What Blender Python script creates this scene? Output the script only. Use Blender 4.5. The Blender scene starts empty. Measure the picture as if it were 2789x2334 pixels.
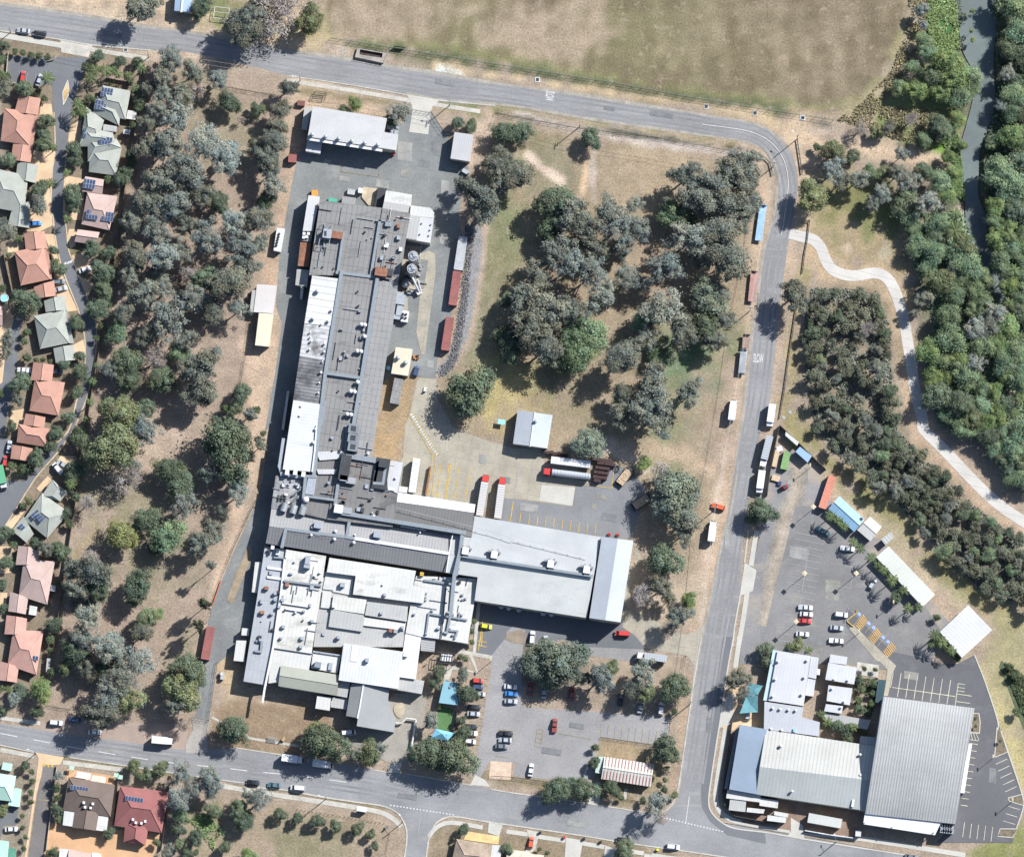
import bpy, bmesh, math, random
import numpy as np
from mathutils import Vector, Matrix
from mathutils.geometry import tessellate_polygon
R = math.radians
sc = bpy.context.scene
# ---------------------------------------------------------------- camera, light, exposure
S = 0.13                     # metres per photo pixel on the ground
W, H = 2789, 2334
TILT = R(8); DIST = 2500.0
cam = bpy.data.cameras.new('camera'); camo = bpy.data.objects.new('camera', cam)
sc.collection.objects.link(camo); sc.camera = camo
camo.location = (0, -DIST*math.sin(TILT), DIST*math.cos(TILT)); camo.rotation_euler = (TILT, 0, 0)
cam.sensor_width = 36; cam.lens = 36*DIST/(W*S); cam.clip_start = 10; cam.clip_end = 9000
SUN_AZ, SUN_EL = 51.0, 39.0  # degrees east of north, above the horizon
w = bpy.data.worlds.new('World'); sc.world = w; w.use_nodes = True
sky = w.node_tree.nodes.new('ShaderNodeTexSky'); sky.sky_type = 'NISHITA'; sky.sun_disc = False
sky.sun_elevation = R(SUN_EL); sky.sun_rotation = R(SUN_AZ); sky.ozone_density = 2.5
w.node_tree.links.new(sky.outputs[0], w.node_tree.nodes['Background'].inputs[0])
w.node_tree.nodes['Background'].inputs[1].default_value = 0.08
sun = bpy.data.lights.new('sun', 'SUN'); sun.energy = 4.9; sun.angle = R(0.5); sun.color = (1, .985, .96)
suno = bpy.data.objects.new('sun', sun); sc.collection.objects.link(suno)
az, el = R(SUN_AZ), R(SUN_EL)
sd = Vector((math.sin(az)*math.cos(el), math.cos(az)*math.cos(el), math.sin(el)))
suno.rotation_euler = (-sd).to_track_quat('-Z', 'Y').to_euler(); suno.location = sd*500
sc.view_settings.view_transform = 'Standard'; sc.view_settings.look = 'None'
sc.view_settings.exposure = 1.17; sc.view_settings.gamma = 1
# ---------------------------------------------------------------- photo pixel -> place in the world
CO, RO = (0, 700, 1400, 2089), (0, 580, 1160, 1734)
tile = [0, 0, 1/2.92857]
def T(c, r):
    tile[:] = [CO[c], RO[r], 1/2.92857]
def O():                      # whole-picture coordinates, 2100 wide
    tile[:] = [0, 0, 2789/2100]
CC, CS = math.cos(TILT), math.sin(TILT)
def P(x, y, h=0.0):
    nx = tile[0]+x*tile[2]; ny = tile[1]+y*tile[2]
    vx = (nx-W/2)*S/DIST; vy = -(ny-H/2)*S/DIST
    d = Vector((vx, vy*CC+CS, vy*CS-CC))
    t = (h-camo.location.z)/d.z
    return Vector((camo.location.x+d.x*t, camo.location.y+d.y*t, h))
def ang(a): return R(a)
# ---------------------------------------------------------------- object helpers
def link(o, parent=None):
    sc.collection.objects.link(o)
    if parent: o.parent = parent
    return o
def mesh(name, verts, faces, mt, parent=None, loc=None, smooth=False):
    me = bpy.data.meshes.new(name)
    if loc is not None: verts = [(v[0]-loc[0], v[1]-loc[1], v[2]-loc[2]) for v in verts]
    me.from_pydata([tuple(v) for v in verts], [], faces); me.update()
    me.materials.append(mt)
    if smooth: me.polygons.foreach_set('use_smooth', [True]*len(me.polygons))
    o = bpy.data.objects.new(name, me)
    if loc is not None and parent is None: o.location = loc
    return link(o, parent)
def empty(name, loc, rz=0):
    o = bpy.data.objects.new(name, None); o.location = loc; o.rotation_euler = (0, 0, rz); o.empty_display_size = .5
    return link(o)
def tag(o, label, cat, group=None):
    o['label'] = label; o['category'] = cat
    if group: o['group'] = group
    return o
def struct(o): o['kind'] = 'structure'; return o
class MB:
    def __init__(s): s.v = []; s.f = []
    def add(s, v, f):
        n = len(s.v); s.v += [tuple(p) for p in v]; s.f += [tuple(i+n for i in q) for q in f]; return s
    def prism(s, pts, z0, z1):           # pts: list of 2D/3D ; z1 scalar or list
        n = len(pts); a = sum(pts[i][0]*pts[(i+1) % n][1]-pts[(i+1) % n][0]*pts[i][1] for i in range(n))
        z1 = z1 if isinstance(z1, (list, tuple)) else [z1]*n; z0 = z0 if isinstance(z0, (list, tuple)) else [z0]*n
        idx = list(range(n)) if a > 0 else list(range(n))[::-1]
        b = [(pts[i][0], pts[i][1], z0[i]) for i in idx]; t = [(pts[i][0], pts[i][1], z1[i]) for i in idx]
        f = [(i, (i+1) % n, n+(i+1) % n, n+i) for i in range(n)]
        if n == 4: caps = [(0, 1, 2), (0, 2, 3)] if abs(t[0][2]+t[2][2]-t[1][2]-t[3][2]) > 1e-4 else [(0, 1, 2, 3)]
        elif n == 3: caps = [(0, 1, 2)]
        else: caps = [tuple(q) for q in tessellate_polygon([[Vector((p[0], p[1], 0)) for p in b]])]
        for q in caps:
            q = list(q); A = [b[i] for i in q]
            if sum(A[i][0]*A[(i+1) % len(A)][1]-A[(i+1) % len(A)][0]*A[i][1] for i in range(len(A))) < 0: q = q[::-1]
            f.append(tuple(i+n for i in q)); f.append(tuple(q[::-1]))
        return s.add(b+t, f)
    def box(s, c, size, rz=0, rx=0, ry=0):
        m = Matrix.Rotation(rz, 3, 'Z') @ Matrix.Rotation(ry, 3, 'Y') @ Matrix.Rotation(rx, 3, 'X'); c = Vector(c)
        v = [c+m @ Vector((x*size[0]/2, y*size[1]/2, z*size[2]/2)) for z in (-1, 1) for y in (-1, 1) for x in (-1, 1)]
        return s.add(v, [(0, 2, 3, 1), (4, 5, 7, 6), (0, 1, 5, 4), (2, 6, 7, 3), (1, 3, 7, 5), (0, 4, 6, 2)])
    def tube(s, a, b, r0, r1=None, n=8, cap=True):
        r1 = r0 if r1 is None else r1; a = Vector(a); b = Vector(b); d = (b-a).normalized()
        u = d.orthogonal().normalized(); q = d.cross(u); v = []
        for p, r in ((a, r0), (b, r1)):
            v += [p+(u*math.cos(2*math.pi*i/n)+q*math.sin(2*math.pi*i/n))*r for i in range(n)]
        f = [(i, (i+1) % n, n+(i+1) % n, n+i) for i in range(n)]
        if cap: f += [tuple(range(n))[::-1], tuple(range(n, 2*n))]
        return s.add(v, f)
    def lathe(s, c, prof, n=14):         # prof: (r, z)
        v = [(c[0]+r*math.cos(2*math.pi*i/n), c[1]+r*math.sin(2*math.pi*i/n), c[2]+z) for r, z in prof for i in range(n)]
        f = [(k*n+i, k*n+(i+1) % n, (k+1)*n+(i+1) % n, (k+1)*n+i) for k in range(len(prof)-1) for i in range(n)]
        f.append(tuple(range((len(prof)-1)*n, len(prof)*n))); f.append(tuple(range(n))[::-1])
        return s.add(v, f)
    def build(s, name, mt, parent=None, loc=None, smooth=False): return mesh(name, s.v, s.f, mt, parent, loc, smooth)
# ---------------------------------------------------------------- materials
MATS = {}
def M(name, col, rough=.85, metal=0., n1=(.25, .25), n2=(2.5, .2), stripes=(), stain=None, attr=None, rnd=0, rcol=None, spec=.3, bump=0):
    if name in MATS: return MATS[name]
    m = bpy.data.materials.new(name); m.use_nodes = True; nt = m.node_tree; N = nt.nodes; L = nt.links
    b = N['Principled BSDF']; b.inputs['Roughness'].default_value = rough; b.inputs['Metallic'].default_value = metal
    b.inputs['Specular IOR Level'].default_value = spec
    tc = N.new('ShaderNodeTexCoord').outputs['Object']
    if attr:
        c = N.new('ShaderNodeAttribute'); c.attribute_name = attr; cur = c.outputs['Color']
        if col:
            x = N.new('ShaderNodeMix'); x.data_type = 'RGBA'; x.blend_type = 'MULTIPLY'; x.inputs[0].default_value = 1
            L.new(cur, x.inputs[6]); x.inputs[7].default_value = (*col, 1); cur = x.outputs[2]
    else:
        c = N.new('ShaderNodeRGB'); c.outputs[0].default_value = (*col, 1); cur = c.outputs[0]
    def mul(fac):
        nonlocal cur
        x = N.new('ShaderNodeVectorMath'); x.operation = 'SCALE'; L.new(cur, x.inputs[0]); L.new(fac, x.inputs['Scale']); cur = x.outputs[0]
    def rng(v, a, b2, fa=0, fb=1):
        x = N.new('ShaderNodeMapRange'); L.new(v, x.inputs[0]); x.inputs[1].default_value = fa; x.inputs[2].default_value = fb
        x.inputs[3].default_value = a; x.inputs[4].default_value = b2; return x.outputs[0]
    nz = None
    for sp in (n1, n2):
        if sp and sp[1] > 0:
            n = N.new('ShaderNodeTexNoise'); n.inputs['Scale'].default_value = sp[0]; n.inputs['Detail'].default_value = 4
            n.inputs['Roughness'].default_value = .62; L.new(tc, n.inputs['Vector'])
            if len(sp) > 2:
                mp = N.new('ShaderNodeMapping'); mp.inputs['Rotation'].default_value = (0, 0, R(-sp[2])); mp.inputs['Scale'].default_value = (sp[3], 1, 1)
                # rotate so that local x runs along the given direction
                L.new(tc, mp.inputs['Vector']); L.new(mp.outputs[0], n.inputs['Vector'])
            nz = n.outputs['Fac']; mul(rng(n.outputs['Fac'], 1-sp[1], 1+sp[1], .3, .7))
    for (a, spc, duty, amt, *ph) in stripes:
        d = N.new('ShaderNodeVectorMath'); d.operation = 'DOT_PRODUCT'; L.new(tc, d.inputs[0])
        d.inputs[1].default_value = (math.cos(R(a))/spc, math.sin(R(a))/spc, 0)
        f = N.new('ShaderNodeMath'); f.operation = 'FRACT'; L.new(d.outputs['Value'], f.inputs[0])
        lt = N.new('ShaderNodeMath'); lt.operation = 'LESS_THAN'; L.new(f.outputs[0], lt.inputs[0]); lt.inputs[1].default_value = duty
        mul(rng(lt.outputs[0], 1, 1-amt))
    if stain:                              # (scale, threshold, colour, angle, stretch)
        n = N.new('ShaderNodeTexNoise'); n.inputs['Scale'].default_value = stain[0]; n.inputs['Detail'].default_value = 5
        n.inputs['Roughness'].default_value = .7
        mp = N.new('ShaderNodeMapping'); mp.inputs['Rotation'].default_value = (0, 0, R(-stain[3])); mp.inputs['Scale'].default_value = (stain[4], 1, 1)
        L.new(tc, mp.inputs['Vector']); L.new(mp.outputs[0], n.inputs['Vector'])
        x = N.new('ShaderNodeMix'); x.data_type = 'RGBA'; L.new(rng(n.outputs['Fac'], 0, stain[5] if len(stain) > 5 else .8, stain[1], stain[1]+.13), x.inputs[0])
        L.new(cur, x.inputs[6]); x.inputs[7].default_value = (*stain[2], 1); cur = x.outputs[2]
    if rnd:
        oi = N.new('ShaderNodeObjectInfo'); mul(rng(oi.outputs['Random'], 1-rnd, 1+rnd))
    if rcol:
        f = N.new('ShaderNodeMath'); f.operation = 'MULTIPLY'; L.new(oi.outputs['Random'], f.inputs[0]); f.inputs[1].default_value = 7.3
        g = N.new('ShaderNodeMath'); g.operation = 'FRACT'; L.new(f.outputs[0], g.inputs[0])
        x = N.new('ShaderNodeMix'); x.data_type = 'RGBA'; x.blend_type = 'MULTIPLY'; L.new(g.outputs[0], x.inputs[0]); L.new(cur, x.inputs[6]); x.inputs[7].default_value = (*rcol, 1); cur = x.outputs[2]
    if bump and nz is not None:
        bp = N.new('ShaderNodeBump'); bp.inputs['Strength'].default_value = bump; bp.inputs['Distance'].default_value = .15
        L.new(nz, bp.inputs['Height']); L.new(bp.outputs[0], b.inputs['Normal'])
    L.new(cur, b.inputs['Base Color'])
    MATS[name] = m; return m
U = -9.0       # bearing of the factory's east-west axis in the picture
asphalt = M('asphalt', (.160, .160, .162), .9, n1=(.06, .2), n2=(1.6, .14), stain=(.4, .53, (.21, .205, .195), U, .16, .65))
asphalt_s = M('asphalt_side', (.160, .161, .165), .9, n1=(.06, .2), n2=(1.6, .14), stain=(.4, .53, (.2, .197, .19), 80, .16, .65))
asphalt_d = M('asphalt_dark', (.1, .104, .112), .9, n1=(.06, .15), n2=(2., .1))
asphalt_new = M('asphalt_new', (.078, .078, .084), .9, n1=(.05, .14), n2=(1.8, .1), stain=(.1, .55, (.12, .12, .122), 80, .5, .6))
asphalt_y = M('asphalt_yard', (.125, .131, .13), .9, n1=(.07, .22), n2=(1.2, .15), stain=(.12, .55, (.2, .198, .18), 20, .7, .6))
asphalt_lot = M('asphalt_lot', (.182, .177, .176), .9, n1=(.06, .16), n2=(1.4, .14), stain=(.3, .58, (.12, .12, .13), 82, .15, .5))
gravel_lot = M('gravel_lot', (.15, .148, .15), .95, n1=(.05, .2), n2=(1.6, .16), stain=(.06, .5, (.26, .215, .165), 70, .6, .75))
concrete = M('concrete', (.235, .215, .172), .9, n1=(.1, .2), n2=(1.5, .12), stripes=((U, 4.5, .03, .2), (U+90, 4.5, .03, .2)), stain=(.15, .55, (.16, .148, .125), 30, .8, .7))
concrete_l = M('concrete_light', (.31, .30, .27), .9, n1=(.15, .1), n2=(2., .08))
pathmat = M('path_concrete', (.35, .335, .31), .9, n1=(.07, .14), n2=(2., .08), stripes=((75, 3.2, .06, .25),))
kerbmat = M('kerb_concrete', (.3, .285, .25), .9, n1=(.3, .2))
peach = M('peach_paving', (.40, .29, .185), .9, n1=(.15, .17), n2=(3, .12))
orangep = M('orange_paving', (.36, .22, .125), .9, n1=(.1, .15), n2=(3, .12))
white_p = M('white_paint', (.36, .36, .35), .7, n1=None, n2=(1.5, .25))
white_w = M('worn_white_paint', (.22, .22, .22), .7, n1=None, n2=(1.5, .25))
yellow_p = M('yellow_paint', (.34, .235, .045), .7, n1=None, n2=(1.5, .3))
yellow_w = M('worn_yellow_paint', (.21, .17, .08), .7, n1=None, n2=(1.5, .3))
blue_p = M('blue_paint', (.12, .2, .42), .7, n1=None, n2=(2, .2))
water = M('water', (.092, .112, .11), .7, n1=(.03, .25), n2=(.6, .08), spec=.2)
# ---------------------------------------------------------------- ground-hugging sheets
def smooth_line(pts, k=6, closed=False):
    out = []; n = len(pts)
    for i in range(n if closed else n-1):
        p = [pts[(i+j) % n] if closed else pts[min(max(i+j, 0), n-1)] for j in (-1, 0, 1, 2)]
        for t in range(k):
            t /= k; out.append(.5*((2*p[1])+(p[2]-p[0])*t+(2*p[0]-5*p[1]+4*p[2]-p[3])*t*t+(3*p[1]-p[0]-3*p[2]+p[3])*t**3))
    if not closed: out.append(pts[-1].copy())
    return out
def PP(pts, h=0): return [P(*p, h) for p in pts]
ZC = {}
def lift(z):
    ZC[z] = ZC.get(z, 0)+1; return z+ZC[z]*.0021
def sheet(name, pts, z, mt, world=False):
    z = lift(z)
    p = pts if world else PP(pts)
    p = [Vector((q[0], q[1], z)) for q in p]
    fs = [tuple(q) for q in tessellate_polygon([p])]
    g = []
    for q in fs:
        a, b, c = (p[i] for i in q)
        g.append(q if (b-a).cross(c-a).z > 0 else q[::-1])
    return struct(mesh(name, p, g, mt))
def offs(p, w):
    out = []
    for i in range(len(p)):
        d = (p[min(i+1, len(p)-1)]-p[max(i-1, 0)]); d.z = 0; d.normalize()
        out.append(p[i]+Vector((-d.y, d.x, 0))*w)
    return out
def ribbon(name, pts, width, z0, z1, mt, sm=6, parent=None, world=False):
    p = pts if world else PP(pts)
    if sm: p = smooth_line(p, sm)
    a, b = offs(p, width/2), offs(p, -width/2); m = MB(); n = len(p); z1 = lift(z1)
    v = []
    for i in range(n): v += [(a[i].x, a[i].y, z0), (a[i].x, a[i].y, z1), (b[i].x, b[i].y, z1), (b[i].x, b[i].y, z0)]
    f = []
    for i in range(n-1):
        q = 4*i
        f += [(q, q+4, q+5, q+1), (q+1, q+5, q+6, q+2), (q+2, q+6, q+7, q+3)]
    f += [(0, 1, 2, 3), (4*n-1, 4*n-2, 4*n-3, 4*n-4)]
    m.add(v, f); o = m.build(name, mt, parent)
    return o if parent else struct(o)
def strips(name, segs, width, z, mt):
    v, f = [], []; z = lift(z)
    for s in segs:
        a, b = (P(s[0], s[1]), P(s[2], s[3])) if not isinstance(s[0], Vector) else s[:2]
        d = (b-a); 
        if d.length < 1e-6: continue
        d.normalize(); q = Vector((-d.y, d.x, 0))*width/2; n = len(v)
        zz = Vector((0, 0, z+(n//4 % 9)*.0013)); v += [(a-q)+zz, (b-q)+zz, (b+q)+zz, (a+q)+zz]; f.append((n, n+1, n+2, n+3))
    return struct(mesh(name, v, f, mt))
def combs(x0, y0, x1, y1, dx, dy, n):      # n parallel bay lines starting between two points
    return [(x0+(x1-x0)*i/(n-1), y0+(y1-y0)*i/(n-1), x0+(x1-x0)*i/(n-1)+dx, y0+(y1-y0)*i/(n-1)+dy) for i in range(n)]
# ================================================================ GROUND
TAN = (.212, .17, .132); FIELD = (.108, .088, .056); OLIVE = (.125, .115, .062); GREEN = (.085, .12, .045); LUSH = (.055, .125, .03)
PALE = (.33, .26, .19); ORANGE = (.37, .24, .155); MOSS = (.1, .09, .055); GREY = (.19, .18, .165); DARKG = (.06, .062, .045); MUD = (.2, .16, .12)
xs = np.concatenate([[-1600, -900, -500, -300], np.arange(-200, 200.1, .85), [300, 500, 900, 1600]])
ys = np.concatenate([[-1600, -900, -500, -260], np.arange(-170, 170.1, .85), [260, 500, 900, 1600]])
gx, gy = np.meshgrid(xs, ys); gx = gx.ravel(); gy = gy.ravel()
gcol = np.tile(np.array(TAN), (gx.size, 1)); gz = np.zeros(gx.size)
rg = np.random.RandomState(5)
wob = np.zeros(gx.size)
for k in range(26):
    f = 2**rg.uniform(-4.5, -.9); a = rg.uniform(0, 6.28)
    wob += np.sin((gx*math.cos(a)+gy*math.sin(a))*f*2+rg.uniform(0, 6.28))*.5
def sdist(poly):
    n = len(poly); inside = np.zeros(gx.size, bool); dm = np.full(gx.size, 1e9)
    for i in range(n):
        ax, ay = poly[i][:2]; bx, by = poly[(i+1) % n][:2]
        c = ((ay > gy) != (by > gy)) & (gx < (bx-ax)*(gy-ay)/((by-ay) or 1e-9)+ax); inside ^= c
        t = np.clip(((gx-ax)*(bx-ax)+(gy-ay)*(by-ay))/((bx-ax)**2+(by-ay)**2+1e-9), 0, 1)
        dm = np.minimum(dm, np.hypot(gx-ax-t*(bx-ax), gy-ay-t*(by-ay)))
    return np.where(inside, -dm, dm)
def ldist(pts):
    dm = np.full(gx.size, 1e9)
    for i in range(len(pts)-1):
        ax, ay = pts[i][:2]; bx, by = pts[i+1][:2]
        t = np.clip(((gx-ax)*(bx-ax)+(gy-ay)*(by-ay))/((bx-ax)**2+(by-ay)**2+1e-9), 0, 1)
        dm = np.minimum(dm, np.hypot(gx-ax-t*(bx-ax), gy-ay-t*(by-ay)))
    return dm
def blend(d, col, feather, amt):
    k = np.clip(.5-(d+wob*feather*.35)/(2*feather), 0, 1)[:, None]*amt
    gcol[:] = gcol*(1-k)+np.array(col)*k
def area(pts, col, feather=2, amt=1): blend(sdist(PP(pts)), col, feather, amt)
def line(pts, col, width, feather=.8, amt=1): blend(ldist(PP(pts))-width/2, col, feather, amt)
def blob(x, y, r, col, amt=.8, fe=.6):
    c = P(x, y); blend(np.hypot(gx-c.x, gy-c.y)-r, col, r*fe, amt)
O()
# west bushland
area([(330, 100), (620, 190), (600, 400), (560, 600), (530, 900), (480, 1150), (420, 1440), (380, 1540), (0, 1480), (0, 1400), (140, 1150), (200, 830), (260, 360)], (.205, .16, .125), 4, .9)
for x, y, r in ((470, 270, 9), (400, 180, 8), (300, 1060, 12), (220, 1100, 9), (360, 1170, 10), (400, 1330, 7), (210, 1010, 9)): blob(x, y, r, (.155, .14, .092), .65)
line([(200, 1080), (170, 1130), (150, 1150)], (.24, .19, .1), 3, 2, .6)
line([(620, 200), (600, 400), (560, 500), (540, 700), (530, 800), (470, 860)], (.3, .215, .15), 4, 3, .8)
area([(500, 700), (565, 700), (550, 900), (500, 1080), (445, 1300), (410, 1330), (440, 1180), (480, 1000), (520, 850)], (.32, .24, .175), 2, .85)
area([(300, 850), (400, 860), (390, 900), (330, 980), (270, 960)], (.275, .215, .165), 3, .7)
area([(0, 5), (190, 10), (500, 60), (620, 110), (700, 85), (600, 10), (200, -20), (0, -20)], (.33, .255, .175), 2, .8)
line([(0, 15), (160, 25), (400, 60), (700, 100)], PALE, 4, 2, .8)
line([(300, 100), (450, 115), (560, 130), (640, 160), (620, 200)], PALE, 6, 2.5, .8)
blob(470, 20, 6, OLIVE, .8); blob(660, 60, 8, (.2, .18, .08), .6); blob(430, 5, 6, GREEN, .5)
# playing field
area([(660, -40), (680, 60), (740, 95), (900, 112), (1100, 150), (1340, 210), (1480, 220), (1640, 240), (1740, 235), (1800, 180), (1850, 90), (1860, -40)], FIELD, 2, 1)
for x, y, r, a in ((960, 20, 10, .5), (1020, 90, 12, .55), (1180, 110, 14, .5), (1300, 60, 20, .45), (870, 60, 12, .4), (1450, 60, 16, .3), (1250, 20, 12, .4), (1560, 130, 18, .25)): blob(x, y, r, OLIVE, a)
for x, y, r, a in ((790, 30, 12, .9), (1130, 60, 10, .95), (1060, 35, 9, .8), (1150, 95, 8, .9), (1180, 30, 9, .7), (860, 20, 7, .8), (1020, 70, 5, .7), (760, 60, 7, .8), (1660, 100, 22, .55), (1500, 40, 20, .3), (1700, 190, 14, .5), (1600, 30, 20, .4)): blob(x, y, r, (.215, .172, .125), a*(.85 if x < 1250 else .4), 1.)
line([(740, 90), (900, 95), (1100, 135), (1240, 160), (1400, 185), (1560, 205), (1680, 222), (1760, 205), (1820, 150), (1850, 60)], (.125, .135, .055), 2.4, 1.2, .6)
line([(560, 60), (620, 75), (660, 90)], (.18, .16, .08), 6, 3, .4)
line([(720, 96), (900, 120), (1100, 152), (1340, 194), (1500, 214), (1600, 228)], (.07, .078, .042), 4.2, 1.6, .9)
line([(900, 136), (1060, 162), (1250, 190), (1420, 214), (1560, 238), (1640, 275)], (.34, .26, .17), 1.8, 1.4, .9)
area([(690, 95), (730, 100), (720, 118), (640, 112)], PALE, 1.5, .9); area([(655, 105), (720, 115), (700, 95)], GREY, 1.5, .6)
area([(905, 138), (945, 150), (900, 147)], (.34, .36, .34), 1, .9)
line([(620, 175), (750, 190), (850, 205), (980, 228), (1060, 232), (1200, 250), (1400, 278), (1520, 300)], (.3, .235, .15), 2.2, 1.5, .7)
line([(980, 212), (1200, 246), (1400, 275), (1500, 297)], (.13, .12, .06), 3.2, 1.2, .8)
line([(870, 195), (960, 225), (985, 238)], (.09, .11, .04), 2, 1.2, .8)
line([(620, 190), (750, 207), (830, 215)], (.12, .1, .055), 2.5, 1, .8)
area([(605, 200), (700, 208), (830, 225), (830, 260), (700, 220), (630, 230), (600, 350), (590, 450)], (.27, .205, .15), 1.5, .9)
# river bank and creek line
area([(1800, 180), (1860, 60), (1870, -40), (1910, -40), (1890, 90), (1850, 180), (1820, 250), (1740, 260), (1690, 240)], (.22, .185, .115), 2.5, .85)
area([(1895, -40), (1965, -40), (1970, 110), (1990, 140), (1900, 130), (1880, 60)], (.045, .105, .035), 1.5, 1)
area([(1820, 200), (1900, 120), (1990, 160), (1980, 260), (1975, 320), (1900, 330), (1800, 280)], (.09, .125, .04), 2.5, .8)
blob(1945, 310, 4, (.1, .2, .03), .8); blob(1960, 340, 5, (.09, .18, .03), .8); blob(1960, 380, 6, (.1, .17, .04), .7)
line([(1650, 255), (1720, 285), (1800, 300), (1880, 325), (1945, 340)], (.28, .23, .19), 3, 1.5, .9)
line([(1650, 248), (1740, 268), (1800, 290), (1860, 300)], (.06, .06, .05), 1.6, 1, .8)
line([(1660, 290), (1750, 300), (1850, 320), (1940, 345)], (.34, .255, .18), 5, 2, .85)
area([(1960, 0), (2110, 0), (2110, 700), (2000, 560), (1960, 400)], (.04, .05, .03), 3, .9)
area([(1840, 350), (1965, 380), (2000, 560), (2100, 750), (2110, 1000), (2000, 900), (1890, 720), (1880, 560), (1920, 450)], (.07, .075, .05), 4, .85)
# park east of the road
area([(1640, 400), (1700, 380), (1850, 430), (1880, 520), (1900, 620), (1880, 560), (1760, 560), (1690, 530), (1640, 480)], (.2, .16, .095), 3, .9)
blob(1760, 430, 11, (.12, .125, .055), .8); blob(1830, 450, 9, (.11, .12, .05), .7); blob(1700, 420, 6, (.14, .13, .06), .6)
blob(1742, 508, 2.6, PALE, 1, .4); blob(1810, 512, 3.4, (.27, .25, .19), .9, .5); blob(1747, 467, 2.4, PALE, .6)
line([(1650, 240), (1625, 280), (1650, 340), (1650, 420), (1625, 500), (1615, 560)], (.32, .245, .17), 6, 3, .85)
line([(1615, 560), (1590, 720), (1575, 880)], (.26, .2, .15), 5, 2.5, .9)
line([(1650, 560), (1630, 700), (1610, 850), (1640, 900)], (.19, .16, .08), 4, 2, .9)
line([(1680, 520), (1700, 560), (1800, 560), (1840, 620), (1850, 700), (1860, 780), (1880, 870)], (.3, .22, .14), 7, 2.5, .85)
area([(1655, 590), (1700, 590), (1800, 600), (1835, 700), (1835, 820), (1900, 900), (2000, 1000), (2110, 1130), (2110, 1260), (2000, 1210), (1900, 1080), (1800, 1000), (1700, 930), (1650, 860), (1640, 700)], (.15, .125, .09), 3, .9)
line([(1880, 860), (1950, 950), (2060, 1050), (2110, 1080)], (.31, .225, .16), 7, 2.5, .85)
line([(1640, 860), (1700, 950), (1800, 1010), (1880, 1110), (1970, 1200), (2080, 1270)], (.16, .145, .07), 7, 2.5, .9)
line([(1700, 985), (1800, 1060), (1850, 1120), (1960, 1230)], (.125, .135, .055), 2.6, 2, .7)
line([(1690, 975), (1730, 1040), (1830, 1090), (1900, 1180), (1980, 1260)], (.3, .24, .18), 3, 2, .6)
area([(1890, 1200), (1940, 1230), (1950, 1260), (1920, 1300), (1885, 1280)], (.26, .2, .15), 2, .9)
area([(2000, 1240), (2110, 1270), (2110, 1600), (2060, 1460), (2000, 1345), (2040, 1290)], (.2, .18, .1), 2, .9)
line([(2010, 1370), (2050, 1460), (2085, 1560), (2110, 1640)], (.27, .235, .12), 5, 2, .9)
area([(2075, 1690), (2110, 1640), (2110, 1780), (1960, 1757)], (.13, .14, .05), 2, .9)
# verges of the east road
line([(1560, 330), (1560, 500), (1530, 700), (1500, 850), (1460, 1060), (1440, 1280)], (.3, .225, .16), 8, 2.5, .85)
line([(1500, 850), (1480, 960), (1460, 1060), (1440, 1180), (1440, 1260)], (.36, .3, .235), 2.4, 1.5, .7)
line([(1420, 1400), (1400, 1550), (1375, 1640)], (.23, .17, .12), 5, 1.5, .9)
line([(1560, 1080), (1530, 1300), (1500, 1420)], (.12, .1, .055), 3, 1, .8)
# park in the middle
area([(1000, 250), (1200, 270), (1400, 300), (1540, 330), (1540, 500), (1500, 800), (1450, 1050), (1420, 1260), (1300, 1000), (1230, 930), (940, 890), (880, 780), (950, 660), (985, 420)], (.19, .152, .105), 3, .9)
area([(985, 480), (1040, 400), (1090, 500), (1050, 600), (1010, 700), (1000, 760), (950, 730), (960, 600)], (.15, .14, .09), 4, .9)
for x, y, r, c, a in ((1050, 470, 9, GREEN, .4), (1410, 730, 14, (.1, .125, .065), .95), (1400, 715, 8, (.075, .125, .07), .8), (1440, 790, 8, GREY, .2), (1380, 905, 10, (.11, .13, .07), .7), (1010, 560, 9, OLIVE, .6),
    (1100, 300, 8, OLIVE, .5), (1050, 810, 9, (.3, .24, .11), .7), (1120, 800, 8, OLIVE, .6), (1180, 840, 6, OLIVE, .5), (1440, 320, 12, MUD, .5), (1120, 360, 10, (.15, .135, .09), .8), (1350, 340, 12, (.27, .21, .14), .5), (1470, 900, 10, (.22, .165, .13), .6), (1020, 790, 7, (.23, .2, .09), .6), (1160, 760, 8, (.12, .12, .065), .6), (1390, 600, 14, (.2, .15, .11), .6)): blob(x, y, r, c, a)
line([(1060, 235), (1200, 268), (1400, 298), (1520, 320)], (.3, .26, .23), 3.2, 1, .9)
line([(1020, 232), (1200, 262), (1400, 290), (1500, 303)], (.05, .05, .03), 1.1, .7, .9)
line([(1082, 318), (1110, 345), (1148, 370)], (.36, .29, .23), 2.6, .8, 1)
line([(1205, 310), (1200, 340), (1195, 400)], (.38, .27, .18), 2.2, .9, 1); line([(1222, 300), (1215, 340), (1218, 410)], (.28, .235, .2), 2.6, .9, .9)
area([(960, 250), (1010, 245), (1000, 300), (960, 350)], (.3, .23, .18), 1.5, .9)
line([(1240, 915), (1300, 940), (1320, 960)], (.36, .3, .235), 4, 1.2, .9); line([(1300, 920), (1400, 930), (1450, 960)], (.29, .215, .155), 4, 2, .7)
line([(985, 470), (975, 560), (950, 690), (920, 745), (905, 760)], (.165, .165, .17), 4.6, .9, 1)
line([(1000, 420), (988, 560), (965, 690), (935, 745)], (.26, .2, .15), 1.6, .8, .9)
area([(1395, 1190), (1440, 1180), (1430, 1260), (1330, 1310), (1290, 1230), (1290, 1150)], (.27, .22, .165), 2, .9)
area([(820, 490), (860, 500), (855, 700), (800, 700)], (.12, .105, .06), 1, 1)
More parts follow.
